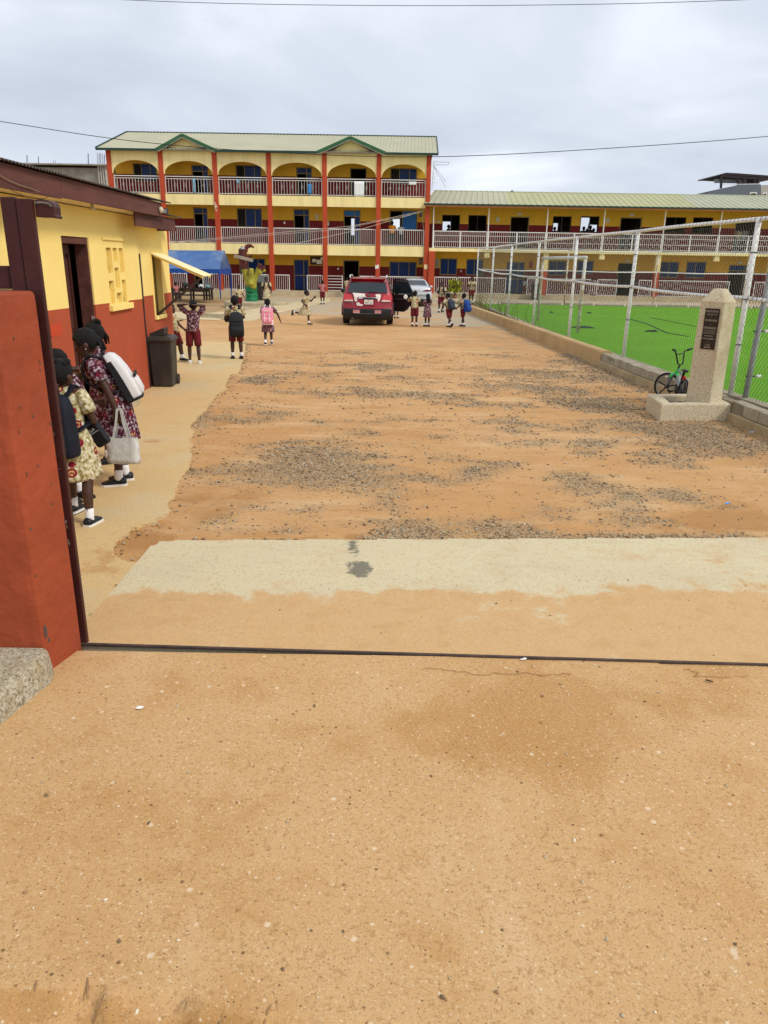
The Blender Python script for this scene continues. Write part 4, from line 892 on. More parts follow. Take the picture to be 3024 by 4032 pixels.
# ---------------------------------------------------------------- two-storey wing
WG = thing('two_storey_wing', 'long two-storey yellow and maroon school wing with white railings behind the football pitch', 'school building', (18, YF, gz(YF)))
wx0, wx1 = cols[-1]+.2, 33.0
zc = lambda yy, y=YF: zf(*c4(800, yy), y)
Zw1 = .5*(zf(*c3(400, 705))+zc(928)); Zw1b = .5*(zf(*c3(400, 738))+zc(958)); Zw1t = .5*(zf(*c3(400, 547))+zc(763)); Zwe = .5*(zf(*c3(400, 300))+zc(508)); Zw0 = .5*(zf(*c3(400, 1135), yr)+zc(1345, yr)); Zw0t = .5*(zf(*c3(400, 982), yr)+zc(1188, yr))
Zwd1 = .5*(zf(*c3(420, 480), YW)+zc(700, YW)); Zwd0 = .5*(zf(*c3(390, 895), YW)+zc(1115, YW))
up = ops_from([(218, 378, 392, 548, 'x'), (463, 627, 395, 550, 'k'), (855, 1012, 408, 700, 'o'), (1253, 1413, 405, 556, 'x'), (1512, 1672, 405, 558, 'x')], c3, YW)+ops_from([(285, 455, 605, 900, 'o'), (710, 880, 603, 757, 'k'), (965, 1130, 605, 762, 'k'), (1365, 1530, 625, 915, 'o'), (1700, 1860, 615, 770, 'k')], c4, YW)
lo = ops_from([(198, 352, 797, 957, 'w'), (442, 595, 804, 960, 'w'), (820, 972, 830, 1110, 'g'), (1213, 1367, 820, 962, 'w'), (1478, 1622, 818, 952, 'w')], c3, YW)+ops_from([(262, 397, 1030, 1325, 'o'), (662, 815, 1018, 1172, 'w'), (903, 1067, 1018, 1176, 'w'), (1300, 1477, 1048, 1345, 'd'), (1720, 1870, 1030, 1180, 'w')], c4, YW)
up = [(a, b, Zw1 if k == 'o' else s, e_, k) for a, b, s, e_, k in up]; lo = [(a, b, Zw0 if k in 'ogd' else s, e_, k) for a, b, s, e_, k in lo]
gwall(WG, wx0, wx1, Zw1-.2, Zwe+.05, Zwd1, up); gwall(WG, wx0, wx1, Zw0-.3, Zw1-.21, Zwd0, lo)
for o in up+lo:
    if o[4] in 'xk':
        a, b, s, e_, k = o; mb = MB(); f_ = .05; yy = YW+.06
        mb.box(a, a+f_, yy, yy+.06, s, e_); mb.box(b-f_, b, yy, yy+.06, s, e_); mb.box(a+f_, b-f_, yy, yy+.06, e_-f_, e_); mb.box(a+f_, b-f_, yy, yy+.06, s, s+f_); mb.box((a+b)/2-.025, (a+b)/2+.025, yy+.002, yy+.055, s+f_, e_-f_)
        part(mb, 'window', M('frame_dark_brown', (.05, .03, .02), .6), WG)
    else: opening(WG, o)
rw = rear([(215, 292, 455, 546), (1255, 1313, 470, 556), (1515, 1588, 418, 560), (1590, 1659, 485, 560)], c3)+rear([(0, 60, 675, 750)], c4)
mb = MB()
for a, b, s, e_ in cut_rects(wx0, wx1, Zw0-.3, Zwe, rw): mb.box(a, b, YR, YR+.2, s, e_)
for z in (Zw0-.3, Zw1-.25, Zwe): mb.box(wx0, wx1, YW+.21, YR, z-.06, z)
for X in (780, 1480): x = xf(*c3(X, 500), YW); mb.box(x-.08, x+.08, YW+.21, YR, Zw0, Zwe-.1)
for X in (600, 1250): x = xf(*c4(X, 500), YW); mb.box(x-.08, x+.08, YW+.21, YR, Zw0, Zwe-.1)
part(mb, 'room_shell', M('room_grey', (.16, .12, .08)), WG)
part(MB().box(wx0, wx1, YF+.05, YW, Zw1b+.03, Zw1-.02), 'gallery_floor', m_beam, WG); part(MB().box(wx0, wx1, YF, YF+.046, Zw1b, Zw1), 'gallery_edge', m_beam, WG)
part(MB().box(wx0-.1, wx1, YF-.5, YW, gz(YF)-.2, Zw0-.005), 'porch', m_floor, WG)
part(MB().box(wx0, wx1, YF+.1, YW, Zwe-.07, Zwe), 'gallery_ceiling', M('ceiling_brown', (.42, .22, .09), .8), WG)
pxs = [xf(*c3(134, 500)), xf(*c3(648, 500)), xf(*c3(1196, 500))]+[xf(*c4(128, 700)), xf(*c4(692, 700)), xf(*c4(1218, 700)), xf(*c4(1780, 700))]
for x in pxs: part(MB().tube([(x, YF+.09, Zw1), (x, YF+.09, Zwe)], .04, 8), 'gallery_post', m_white, WG)
for a, b in zip(pxs, pxs[1:]):
    mdx = (a+b)/2; railing(WG, a+.05, mdx-.01, Zw1+.03, Zw1t, YF+.09, .15, midrail=True); railing(WG, mdx+.01, b-.05, Zw1+.03, Zw1t, YF+.09, .15, midrail=True)
for cf, x, y in ((c3, 635, 760), (c4, 115, 965), (c4, 1190, 975), (c4, 1755, 985)):
    x = xf(*cf(x, y)); part(MB().box(x-.18, x+.18, YF+.06, YF+.4, Zw1b-.38, Zw1b+.02), 'bracket', m_beam, WG)
for cf, x in ((c3, 1172), (c4, 645), (c4, 1710)):
    x = xf(*cf(x, 1000)); mb = MB().box(x-.17, x+.17, YF+.1, YF+.4, Zw0-.02, Zwd0, 1); mb.box(x-.17, x+.17, YF+.1, YF+.4, Zwd0, Zw1b+.02, 0); part(mb, 'column', [m_beam, m_colred], WG)
xj = xf(*c3(92, 800)); part(MB().box(xj-.02, xj+.42, YF-.1, YF+.35, Z0-.25, Zw1b), 'column', m_colred, WG, bevel=.01)
for cf, a, b in ((c3, 140, 348), (c3, 358, 805), (c3, 1003, 1110), (c3, 1190, 1659), (c4, 15, 265), (c4, 468, 590), (c4, 640, 1320), (c4, 1555, 1800)):
    railing(WG, xf(*cf(a, 1100), yr), xf(*cf(b, 1100), yr), Zw0+.02, Zw0t, yr, .15)
rwy = YF+4.6; zwr = zf(*c3(800, 180), rwy); ewy = YF-.35; zwe = zf(*c3(800, 298), ewy)
xw0, xw1 = xf(*c3(45, 290), ewy), wx1+2; xs1 = xf(*c3(800, 200), rwy), xf(*c3(835, 298), ewy); xs2 = xf(*c4(830, 395), rwy), xf(*c4(1010, 510), ewy)
rr0 = xf(*c3(140, 172), rwy)
for (ea, eb, ra, rb, mt) in ((xw0, xs1[1], rr0, xs1[0], m_roof), (xs1[1], xs2[1], xs1[0], xs2[0], m_roofy), (xs2[1], xw1, xs2[0], xw1, m_roofb)):
    mb = MB(); ribbed(mb, (ea, ewy, zwe), (eb, ewy, zwe), (ra, rwy, zwr), (rb, rwy, zwr), .42, .035); part(mb, 'roof', mt, WG)
mb = MB(); ribbed(mb, (xw0, 2*rwy-ewy, zwe), (xw1, 2*rwy-ewy, zwe), (rr0, rwy, zwr), (xw1, rwy, zwr), .42); part(mb, 'roof', m_roofb, WG)
part(MB().tube([(rr0, rwy, zwr+.01), (xw1, rwy, zwr+.01)], .05, 6), 'ridge_cap', m_roofb, WG)
part(MB().box(xw0, xw1, ewy-.05, ewy+.01, zwe-.09, zwe+.01), 'gutter', m_gutter, WG); part(MB().box(xw0+.1, xw1, ewy+.012, YF+.1, zwe-.2, zwe-.10), 'eave_board', M('eave_orange_brown', (.45, .17, .05), .7, .15), WG)
m_n = M('notice_grey', (.55, .50, .42))
for cf, r in ((c3, (720, 748, 415, 460)), (c3, (918, 957, 372, 396)), (c3, (160, 195, 450, 466)), (c3, (385, 398, 912, 926)), (c4, (148, 176, 617, 658)), (c4, (368, 410, 568, 596)), (c4, (330, 370, 1003, 1022)), (c4, (1375, 1420, 1020, 1040))):
    p = ops_from([r], cf, YW)[0]; part(MB().box(p[0], p[1], YW-.025, YW-.004, p[2], p[3]), 'notice', m_n, WG)
for r in ((150, 185, 808, 852), (152, 182, 858, 892)):
    p = ops_from([r], c3, YW)[0]; part(MB().box(p[0], p[1], YW-.15, YW-.004, p[2], p[3]), 'meter_box', m_box, WG)
p = ops_from([(1028, 1055, 828, 892)], c3, YW)[0]; part(MB().box(p[0], p[1], YW-.15, YW-.004, p[2], p[3]), 'fire_point', M('extinguisher_red', (.35, .03, .02), .5), WG, bevel=.03)
p = D(*c3(870, 178), rwy); part(MB().lathe(p-V((0, 0, .15)), [(.14, 0), (.16, .1), (.13, .2), (.04, .26)], 10), 'roof_vent', m_conc, WG, smooth=True)
# aerial at the joint of the two blocks
AE = thing('television_aerial', 'thin bent television aerial at the right end of the three-storey roof', 'aerial', D(*c2(1352, 560), YF+2))
m_al = M('aerial_grey', (.25, .25, .27), .4, .1, metal=.6)
mb = MB(); mb.tube([D(*c2(1350, 560), YF+2), D(*c2(1365, 320), YF+2)], .022, 5); part(mb, 'mast', M('mast_white', (.6, .58, .52), .6), AE)
for a, b in (((1365, 350), (1480, 352)), ((1370, 326), (1490, 330)), ((1490, 330), (1480, 352)), ((1368, 360), (1465, 488)), ((1372, 372), (1462, 532)), ((1366, 362), (1396, 448)), ((1360, 395), (1370, 470)), ((1362, 490), (1375, 502))):
    part(MB().tube([D(*c2(*a), YF+2), D(*c2(*b), YF+2)], .012, 4), 'element', m_al, AE)
# ---------------------------------------------------------------- far buildings
U = thing('unfinished_building', 'grey unfinished block building with steel bars on top, far left behind the school', 'building', (-33, 85, gz(85)))
yu = 85
def U_(x, y): return D(*c5(x, y), yu)
a, b = U_(520, 205), U_(850, 340)
part(MB().box(a.x-6, U_(855, 200).x, yu, yu+8, -1, U_(700, 222).z), 'wall', m_conc, U)
part(MB().box(a.x-8, U_(930, 200).x+.3, yu-.6, yu+8, U_(700, 205).z, U_(700, 193).z), 'roof_slab', m_conc, U); part(MB().box(U_(470, 190).x, U_(555, 190).x, yu+.3, yu+3, U_(700, 193).z, U_(500, 186).z), 'roof_kerb', m_conc, U)
for x in (865, 885, 905, 925): part(MB().box(U_(x, 300).x, U_(x+11, 300).x, yu-.3, yu, -1, U_(x, 206).z), 'post', M('pale_concrete', (.42, .40, .34), .9, .2), U)
for x, t in ((232, 112), (242, 115), (333, 122), (338, 125), (466, 155), (483, 158), (768, 95), (772, 100), (850, 92), (862, 100), (872, 90), (880, 96), (893, 100), (905, 110), (914, 105)):
    part(MB().tube([U_(x, 205), U_(x+rnd.uniform(-3, 3), t)], .025, 4), 'steel_bar', M('rebar_blue_grey', (.16, .16, .22), .7), U)
R_ = thing('grey_roof_terrace_house', 'grey modern house with dark canopy roof terrace, far right behind the wing', 'building', (55, 110, gz(110)))
yu = 110
def R4(x, y, y_=110): return D(*c4(x, y), y_)
m_gr = M('slate_grey_render', (.13, .155, .18), .8, .1, .3, .05)
q = [R4(1100, 370), R4(1400, 300), R4(1592, 300), R4(1592, 480), R4(1100, 480)]
part(MB().prism(q, [p+V((0, 12, 0)) for p in q]), 'wall', m_gr, R_)
q = [R4(1594, 305), R4(1800, 305), R4(1800, 480), R4(1594, 480)]; part(MB().prism(q, [p+V((0, 12, 0)) for p in q]), 'wall', M('pale_render', (.42, .40, .36), .85), R_)
for r in ((1490, 1552, 372, 395), (1610, 1645, 375, 398)):
    a, b = R4(r[0], r[2]), R4(r[1], r[3]); w_ = part(MB().box(a.x, b.x, 109.9, 110.0-.01, b.z, a.z), 'window', m_white, R_); sub(MB().box(a.x+.15, b.x-.15, 109.85, 109.89, b.z, a.z-.15), 'pane', m_black, w_, R_)
q = [R4(1238, 205), R4(1262, 190), R4(1300, 181), R4(1400, 186), R4(1800, 215), R4(1800, 232), R4(1300, 203)]
part(MB().prism([p+V((0, 1, 0)) for p in q], [p+V((0, 9, 0)) for p in q]), 'canopy', M('canopy_dark', (.025, .018, .02), .6), R_)
part(MB().beam(R4(1250, 213)+V((0, 1, 0)), R4(1800, 250)+V((0, 1, 0)), .1, .25), 'canopy_beam', M('canopy_dark', (.025, .018, .02)), R_)
for x, t, bb in ((1256, 210, 330), (1410, 225, 300), (1465, 235, 300), (1600, 230, 305)): part(MB().beam(R4(x, t)+V((0, 1, 0)), R4(x-8 if x < 1300 else x, bb)+V((0, 1, 0)), .25, .25), 'post', M('canopy_dark', (.025, .018, .02)), R_)
part(MB().box(R4(1255, 0).x, R4(1565, 0).x, 112, 112.1, R4(1400, 275).z, R4(1400, 238).z), 'screen', M('terrace_screen', (.28, .29, .29), .6), R_)
part(MB().box(R4(1600, 0).x, R4(1655, 0).x, 111, 116, R4(1400, 305).z, R4(1400, 232).z), 'stair_head', M('canopy_dark', (.025, .018, .02)), R_)
part(MB().tube([R4(1250, 298)+V((0, .5, 0)), R4(1600, 292)+V((0, .5, 0))], .05, 5), 'terrace_rail', m_white, R_)
# ============================================================= RIGHT: kerb, turf, fence, goal, memorial, bicycle
def kfx(y):                                   # front face of the kerb wall
    P_ = [(3, 5.35), (9.92, 5.19), (11.07, 5.15), (17.5, 4.95), (38.45, 4.03), (60, 3.1)]
    for (a, b), (c, d) in zip(P_, P_[1:]):
        if a <= y <= c: return b+(d-b)*(y-a)/(c-a)
    return 5.2
m_kerb = M('tan_plastered_kerb', (.50, .33, .15), .9, .12, 1.5, .25, 25, dirt=(.33, .20, .08), dscale=1.2, damt=.5)
m_blk = M('sandcrete_block', (.36, .31, .215), .9, .22, 3, .4, 30, dirt=(.20, .17, .11), dscale=2.5, damt=.6)
m_foot = M('kerb_footing', (.44, .33, .18), .9, .2, 2, .35, 25, dirt=(.20, .17, .07), dscale=1.4, damt=.6)
def along(a, b, z0, z1, d0, d1, mb, n=1):     # strip following the kerb line, d = distance behind the front face
    for i in range(n):
        y0, y1 = a+(b-a)*i/n, a+(b-a)*(i+1)/n; p = []
        for y in (y0, y1): p.append([V((kfx(y)+d, y, gz(y)+z)) for d, z in ((d0, z0), (d1, z0), (d1, z1), (d0, z1))])
        mb.prism(p[0], p[1])
    return mb
K = thing('kerb_wall', 'low kerb wall, plastered tan far off and bare blocks nearby, beside the pitch', 'kerb wall', (5, 17.5, gz(17.5)))
mb = MB(); rings = []
for i in range(22):
    y = 17.5+21*i/21; x = kfx(y); rings.append([V((x+d, y, gz(y)+z)) for d, z in ((-.02, -.1), (0, .30), (.02, .325), (.05, .335), (.20, .335), (.23, .325), (.25, .30), (.26, -.1))])
mb.loft(rings); part(mb, 'plastered_length', m_kerb, K, smooth=False)
rb = random.Random(5); y = 17.46; mblk = {}
while y > 4.5:
    L_ = rb.uniform(.40, .45); y0 = y-L_
    if not (10.95 < (y+y0)/2 < 11.55):
        c = V((kfx((y+y0)/2), (y+y0)/2, gz(y))); q = MB(); j = rb.uniform(-.012, .012)
        rr = []
        for yy in (y0+.008, y-.008):
            rr.append([V((kfx(yy)+d+j, yy, gz(yy)+z)) for d, z in ((0, .115), (.005, .285+rb.uniform(-.012, .008)), (.16, .29), (.165, .115))])
        q.prism(rr[0], rr[1]); o_ = part(q, 'block', m_blk, K, bevel=.014)
    y = y0
mb = MB(); along(4.4, 17.48, -.1, .112, -.05, .24, mb, 12); part(mb, 'footing', m_foot, K, bevel=.012)
mb = MB(); along(4.4, 17.48, .112, .262, .012, .158, mb, 12); part(mb, 'mortar', M('mortar_grey', (.26, .22, .15), .95, .2, 8, .4), K)
# fence line
FP = [(5.74, 11.9), (5.66, 12.25), (5.46, 17.47), (5.30, 22.25), (5.2, 27.31), (5.2, 33.2), (5.2, 38.93), (5.9, 51.7)]
def flx(y):
    for (b, a), (d, c) in zip(FP, FP[1:]):
        if a <= y <= c: return b+(d-b)*(y-a)/(c-a)
    return 6.1-.02*y if y < 11.9 else 5.9
mb = MB()
ysl = [4.5, 8, 11.9, 14, 17.5, 22, 27, 33, 39]
for y0, y1 in zip(ysl, ysl[1:]):
    p = [[V((flx(y)+d, y, gz(y)+z)) for d, z in ((-.1, -.1), (.1, -.1), (.1, .2), (-.1, .2))] for y in (y0, y1)]; mb.prism(p[0], p[1])
part(mb, 'inner_kerb', m_blk, K)
mb = MB()
for y0, y1 in zip(ysl, ysl[1:]):
    p = [[V((x, y, gz(y)+z)) for x, z in ((kfx(y)+.2, -.1), (flx(y)-.09, -.1), (flx(y)-.09, .08), (kfx(y)+.2, .10))] for y in (y0, y1)]; mb.prism(p[0], p[1])
struct(mb.build('planting_strip', M('dark_wet_earth', (.13, .085, .045), .95, .3, 3, .5, 12)))
# turf
m_turf = layered('bright_artificial_turf', (.135, .325, .014), [('noise', .25, .4, .65, (.165, .385, .018), .7), ('noise', 1.2, .5, .7, (.08, .31, .004), .6, (.4, 1, 1)), ('noise', 9, .5, .68, (.07, .29, .004), .5), ('noise', 40, .5, .68, (.06, .27, .003), .5), ('noise', 90, .55, .7, (.20, .44, .05), .6)], bump=.8, bscale=60, bdist=.03, spec=.1)
tp = [V((flx(y)+.09, y, 0)) for y in (4.5, 8, 11.9, 14, 17.5, 22, 27, 33, 39)]+[V((5.6, 47.8, 0)), V((15, 47.2, 0)), V((36, 46.5, 0)), V((36, 4.5, 0))]
tp = [V((p.x, p.y, gz(p.y)+.03)) for p in tp]
mb = MB(); mb.slab(tp, .1); struct(mb.build('turf', m_turf))
mb = MB(); mb.slab([V((x, y, gz(y)-.005)) for x, y in ((4.6, 47.9), (5.6, 47.85), (15, 47.25), (40, 46.4), (40, YF-.48), (3.2, YF-.48), (3.6, 43))], .1); struct(mb.build('pavement', M('pale_paving', (.56, .47, .33), .9, .12, .8, .2, dirt=(.40, .31, .18), damt=.4)))
ED = thing('pitch_edging', 'row of grey edging stones along the far end of the pitch', 'edging', (18, 47.3, gz(47)))
for i in range(14):
    x = 7+i*1.9; y_ = 47.55-.035*(x-5)
    part(MB().box(x, x+1.75, y_-.1, y_+.1, gz(47)-.1, gz(47)+.12+.02*(i % 3)), 'stone', m_blk, ED, bevel=.02)
# fence
FE = thing('chain_link_fence', 'tall chain-link fence with peeling white pipe posts along the football pitch', 'fence', (5.3, 20, gz(20)))
m_pipe = layered('peeling_white_pipe', (.84, .83, .79), [('noise', 5, .60, .70, (.42, .33, .22), .7), ('noise', 14, .61, .68, (.16, .11, .07), .8), ('noise', 2, .5, .7, (.62, .60, .52), .6)], rough=.6, bump=.3, bscale=30)
m_rustp = layered('rusty_white_pipe', (.70, .66, .56), [('noise', 3, .45, .6, (.38, .22, .08), .85), ('noise', 10, .55, .65, (.15, .09, .05), .8)], rough=.7, bump=.3, bscale=30)
m_wire = M('fence_wire', (.085, .09, .075), .6, .2, 3, 0, metal=.3)
ZT = 2.78
posts = FP[1:]
def ftop(y): return 2.78 if y < 40 else 2.78+.16*(y-40)/11.7
for i, (x, y) in enumerate(posts):
    lean = (.0, .02, -.01, .015, 0, .01, 0)[i]
    part(MB().tube([(x, y, gz(y)+.05), (x+lean*.5, y, 1.4), (x+lean, y, ftop(y)+.03)], .042, 10), 'post', m_pipe, FE, smooth=True)
    for z in (.9, 1.6, 2.3): part(MB().tube([(x, y, z-.008), (x, y, z+.008)], .049, 10), 'tie_wire', m_wire, FE)
part(MB().tube([(5.74, 11.9, gz(11.9)), (5.76, 11.9, .9), (5.83, 11.9, 2.75)], .045, 10), 'gate_hinge_post', M('grey_pipe', (.33, .34, .33), .6, .25, 6, .2), FE, smooth=True)
for Y in (620, 1110):
    p = PL(*cm(1560 if Y < 900 else 1470, Y), (0, 11.88, 0), (0, 1, 0)); part(MB().tube([p-V((.08, 0, 0)), p+V((.07, 0, 0))], .014, 8), 'hinge', m_wire, FE); part(MB().tube([p+V((.09, 0, 0)), p+V((.16, 0, 0))], .026, 10), 'hinge_cap', m_white, FE)
line = [(6.02, 7.5)]+posts
for zfn, nm in ((lambda y: ftop(y)+.0, 'top_rail'), (lambda y: 1.62 if y < 40 else 1.66, 'middle_rail')):
    for (a, b), (c, d) in zip(line, line[1:]):
        zz0, zz1 = zfn(b), zfn(d); n = 8; pts = []
        for k in range(n+1):
            t = k/n; sg = -.035*sin(pi*t)*(1 if nm == 'middle_rail' else -.3); pts.append(V((a+(c-a)*t+.02*sin(t*7), b+(d-b)*t, zz0+(zz1-zz0)*t+sg)))
        part(MB().tube(pts, .033 if nm == 'top_rail' else .030, 8), nm, m_pipe, FE, smooth=True)
        if d < 34:                                # binding wire spiralled round the rail
            q = MB(); nb_ = int(sqrt((c-a)**2+(d-b)**2)/.14)
            for k in range(nb_):
                t = (k+.5)/nb_; i0 = min(n-1, int(t*n)); p = pts[i0].lerp(pts[i0+1], t*n-i0); q.tube([p+V((-.040, -.012, -.02)), p+V((-.02, 0, .040)), p+V((.03, .012, .03))], .004, 4)
            stuff(part(q, 'binding_wire', m_wire, FE))
def meshwire(p0, p1, z0, z1, cell, r):
    p0, p1 = V(p0), V(p1); d = p1-p0; L_ = d.length; d.normalize(); nrm_ = V((d.y, -d.x, 0)); Hh = z1-z0; mb = MB()
    def seg(s0, h0, s1, h1, off):
        a = p0+d*s0+V((0, 0, z0+h0))+nrm_*off; b = p0+d*s1+V((0, 0, z0+h1))+nrm_*off; t = (b-a).normalized(); u = t.cross(nrm_).normalized()*r; v = nrm_*r
        A_ = [u, -u*.5+v*.87, -u*.5-v*.87]; mb.add([a+k for k in A_]+[b+k for k in A_], [(0, 1, 4, 3), (1, 2, 5, 4), (2, 0, 3, 5)])
    n = int((L_+Hh*.75)/cell)
    for i in range(n):
        s = -Hh*.75+i*cell; k = .75
        # up-right and up-left wires, clipped to the panel
        for sg in (1, -1):
            s0, s1 = s, s+Hh*k; h0, h1 = 0, Hh
            if s0 < 0: h0 = -s0/k; s0 = 0
            if s1 > L_: h1 = Hh-(s1-L_)/k; s1 = L_
            if h1-h0 < .05: continue
            if sg > 0: seg(s0, h0, s1, h1, .003)
            else: seg(s0, Hh-h0, s1, Hh-h1, -.003)
    return mb
for (a, b), (c, d) in zip(line, line[1:]):
    cell = .085 if d < 20 else (.11 if d < 30 else (.15 if d < 40 else .3))
    part(meshwire((a, b, 0), (c, d, 0), gz(d)+.12, 2.74, cell, .0026 if d < 18 else (.0028 if d < 30 else .003)), 'wire_mesh', m_wire, FE)
# fence across the far end
F2 = thing('end_fence', 'white pipe fence across the far end of the pitch before the wing', 'fence', (18, 51, gz(51)))
pf = [V((5.9, 51.7, 0))]+[D(*c3(1378, 950), 51.2), D(*c4(612, 1170), 50.8), D(*c4(1452, 1170), 50.4), V((34, 50, 0))]
for p in pf[1:]: part(MB().tube([(p.x, p.y, gz(p.y)), (p.x, p.y, 2.9)], .05, 8), 'post', m_rustp, F2, smooth=True)
for z, nm in ((2.86, 'top_rail'), (1.62+.0, 'middle_rail')):
    for a, b in zip(pf, pf[1:]): part(MB().tube([(a.x, a.y, z), ((a.x+b.x)/2, (a.y+b.y)/2, z-.05), (b.x, b.y, z)], .04, 6), nm, m_pipe, F2, smooth=True)
for a, b in zip(pf, pf[1:]): part(meshwire((a.x, a.y, 0), (b.x, b.y, 0), gz(51)+.1, 2.8, .3, .004), 'wire_mesh', m_wire, F2)
# goal
GO = thing('football_goal', 'rusty white football goal frame standing on the pitch behind the fence', 'goal', (6.6, 30, gz(30)))
g0, g1 = V((6.62, 26.55, gz(26.5))), V((6.55, 33.43, gz(33.4))); t0, t1 = D(2300, 1012, 26.55), D(2130, 1018, 33.43)
gzt = .5*(t0.z+t1.z)
for p in (g0, g1): part(MB().tube([p, V((p.x+.03, p.y, gzt))], .06, 10), 'upright', m_rustp, GO, smooth=True)
part(MB().tube([V((g0.x+.03, g0.y-.06, gzt)), V((g1.x+.03, g1.y+.06, gzt))], .06, 10), 'crossbar', m_pipe, GO, smooth=True)
m_net = M('dark_green_net', (.012, .04, .022), .9, .3)
for i, (X, Y, a, b, lab) in enumerate([(2295, 1294, .6, .12, 'torn dark green net heap on the turf by the goal upright'), (2570, 1310, .32, .05, 'dark torn net scrap lying on the turf left of the memorial'), (2320, 1236, .15, .06, 'small dark scrap on the far turf'), (2170, 1234, .12, .05, 'tiny dark scrap on the turf near the far goal upright')]):
    p = G(X, Y); q = MB(); r = random.Random(i+3); n = 14; ring = []
    for k in range(n): t = 2*pi*k/n; s = r.uniform(.55, 1.15); ring.append(V((p.x+a*s*cos(t), p.y+b*s*2*sin(t), gz(p.y)+.035)))
    q.loft([ring, [V((p.x, p.y, 0)).lerp(v, .6)+V((0, 0, r.uniform(.02, .07)+(gz(p.y)+.035)*.4)) for v in ring]], False, True)
    tag(q.build('net_scrap', m_net), lab, 'net scrap')
def strip(name, lab, pts, w_, mat):
    q = MB(); P_ = [G(*p) for p in pts]
    for a, b in zip(P_, P_[1:]): q.beam(a+V((0, 0, .04)), b+V((0, 0, .04)), w_, .012)
    tag(q.build(name, mat), lab, 'seam')
strip('turf_seam', 'dark loose seam in the turf running toward the memorial', [cm(150, 495), cm(330, 545), cm(560, 650), cm(790, 690)], .06, m_net)
strip('turf_seam', 'thin dark line across the turf behind the memorial', [cm(380, 480), cm(700, 545), cm(880, 580)], .04, m_net)
# weeds along the strip (cannot be counted)
mb = MB(); rw_ = random.Random(8)
for _ in range(1500):
    y = 24+rw_.random()**.7*24; x = kfx(y)+.25+rw_.random()*(max(.2, flx(y)-kfx(y)-.25)); h = rw_.uniform(.05, .22)+(.9*(rw_.random() < .04)); p = V((x, y, gz(y)+.08)); d = V((rw_.gauss(0, .3), rw_.gauss(0, .3), 1)).normalized()*h; s = V((.012, .004, 0))
    mb.add([p-s, p+s, p+d*.6+s*.7, p+d], [(0, 1, 2), (0, 2, 3)])
stuff(tag(mb.build('weeds', M('dry_weeds', (.13, .12, .045), .9, .4, 2), fix=False), 'dry weeds growing in the strip behind the plastered kerb', 'weeds'))
# memorial
m_mon = layered('cream_pebbledash', (.72, .60, .39), [('noise', 28, .42, .62, (.80, .72, .55), .7), ('noise', 45, .5, .66, (.34, .25, .13), .7), ('vor', 45, .4, .15, (.82, .76, .62), .7, one, .35), ('noise', 1.6, .5, .72, (.52, .37, .18), .6)], bump=1.0, bscale=42, bdist=.025)
MO = thing('memorial_stele', 'cream pebbled memorial stele with a dark plaque in a low planter', 'memorial', (4.8, 11.3, gz(11.3)))
al = radians(49); Nc = V((4.815, 11.05, 0)); uL = V((-cos(al), sin(al), 0)); vR = V((sin(al), cos(al), 0)); sd_ = .37
q4 = [Nc, Nc+vR*sd_, Nc+vR*sd_+uL*sd_, Nc+uL*sd_]; cc = (q4[0]+q4[2])/2
def sq(k, z): return [cc+(p-cc)*k+V((0, 0, z)) for p in q4]
zsh, zap = 1.60, 1.775
part(MB().loft([sq(1.06, -.1), sq(1.02, .25), sq(.98, zsh-.02), sq(.99, zsh), sq(.40, zap), sq(.34, zap+.006)]), 'shaft', m_mon, MO, bevel=.012)
nl = V((-sin(al), -cos(al), 0)); fp = Nc
def kf(z): return 1.02-.04*(z-.25)/1.35
c_pl = [PL(*cm(*p), fp+nl*.004, nl) for p in ((990, 365), (1150, 380), (1078, 835), (918, 795))]
zt_, zb_ = .5*(c_pl[0].z+c_pl[1].z), .5*(c_pl[2].z+c_pl[3].z)
su = sum((p-Nc).dot(uL) for p in (c_pl[0], c_pl[3]))/2, sum((p-Nc).dot(uL) for p in (c_pl[1], c_pl[2]))/2
s1_, s0_ = max(su), min(su); s0_ = max(.05, s0_); s1_ = min(.36, s1_)
off = nl*.006
pq = lambda s, z, o=0: Nc+uL*s+nl*o+V((0, 0, z))
pl_ = part(MB().prism([pq(s1_, zt_, .001), pq(s0_, zt_, .001), pq(s0_, zb_, .001), pq(s1_, zb_, .001)], [pq(s1_, zt_, .014), pq(s0_, zt_, .014), pq(s0_, zb_, .014), pq(s1_, zb_, .014)]), 'plaque', M('dark_bronze_plaque', (.030, .022, .017), .35, .3, 3, .05), MO)
rt = random.Random(2); m_let = M('worn_plaque_lettering', (.23, .19, .14), .6, .2, 8)
for (v, w_, h_) in ((.07, .9, .030), (.145, .68, .018), (.205, .05, .012), (.29, .84, .028), (.385, .05, .016), (.475, .92, .03), (.545, .86, .014), (.60, .92, .017), (.67, .62, .016), (.74, .88, .018), (.82, .06, .016), (.89, .36, .018), (.95, .44, .026)):
    z = zt_+(zb_-zt_)*v; mid_ = (s0_+s1_)/2; W_ = (s1_-s0_)*w_; s = mid_+W_/2; q = MB()
    while s > mid_-W_/2+.004:
        l_ = rt.uniform(.006, .012); e_ = max(mid_-W_/2, s-l_); q.prism([pq(s, z+h_/2, .0142), pq(e_, z+h_/2, .0142), pq(e_, z-h_/2, .0142), pq(s, z-h_/2, .0142)], [pq(s, z+h_/2, .0155), pq(e_, z+h_/2, .0155), pq(e_, z-h_/2, .0155), pq(s, z-h_/2, .0155)]); s = e_-(rt.choice((.002, .002, .002, .007)))
    if q.v: sub(q, 'lettering', m_let, pl_, MO)
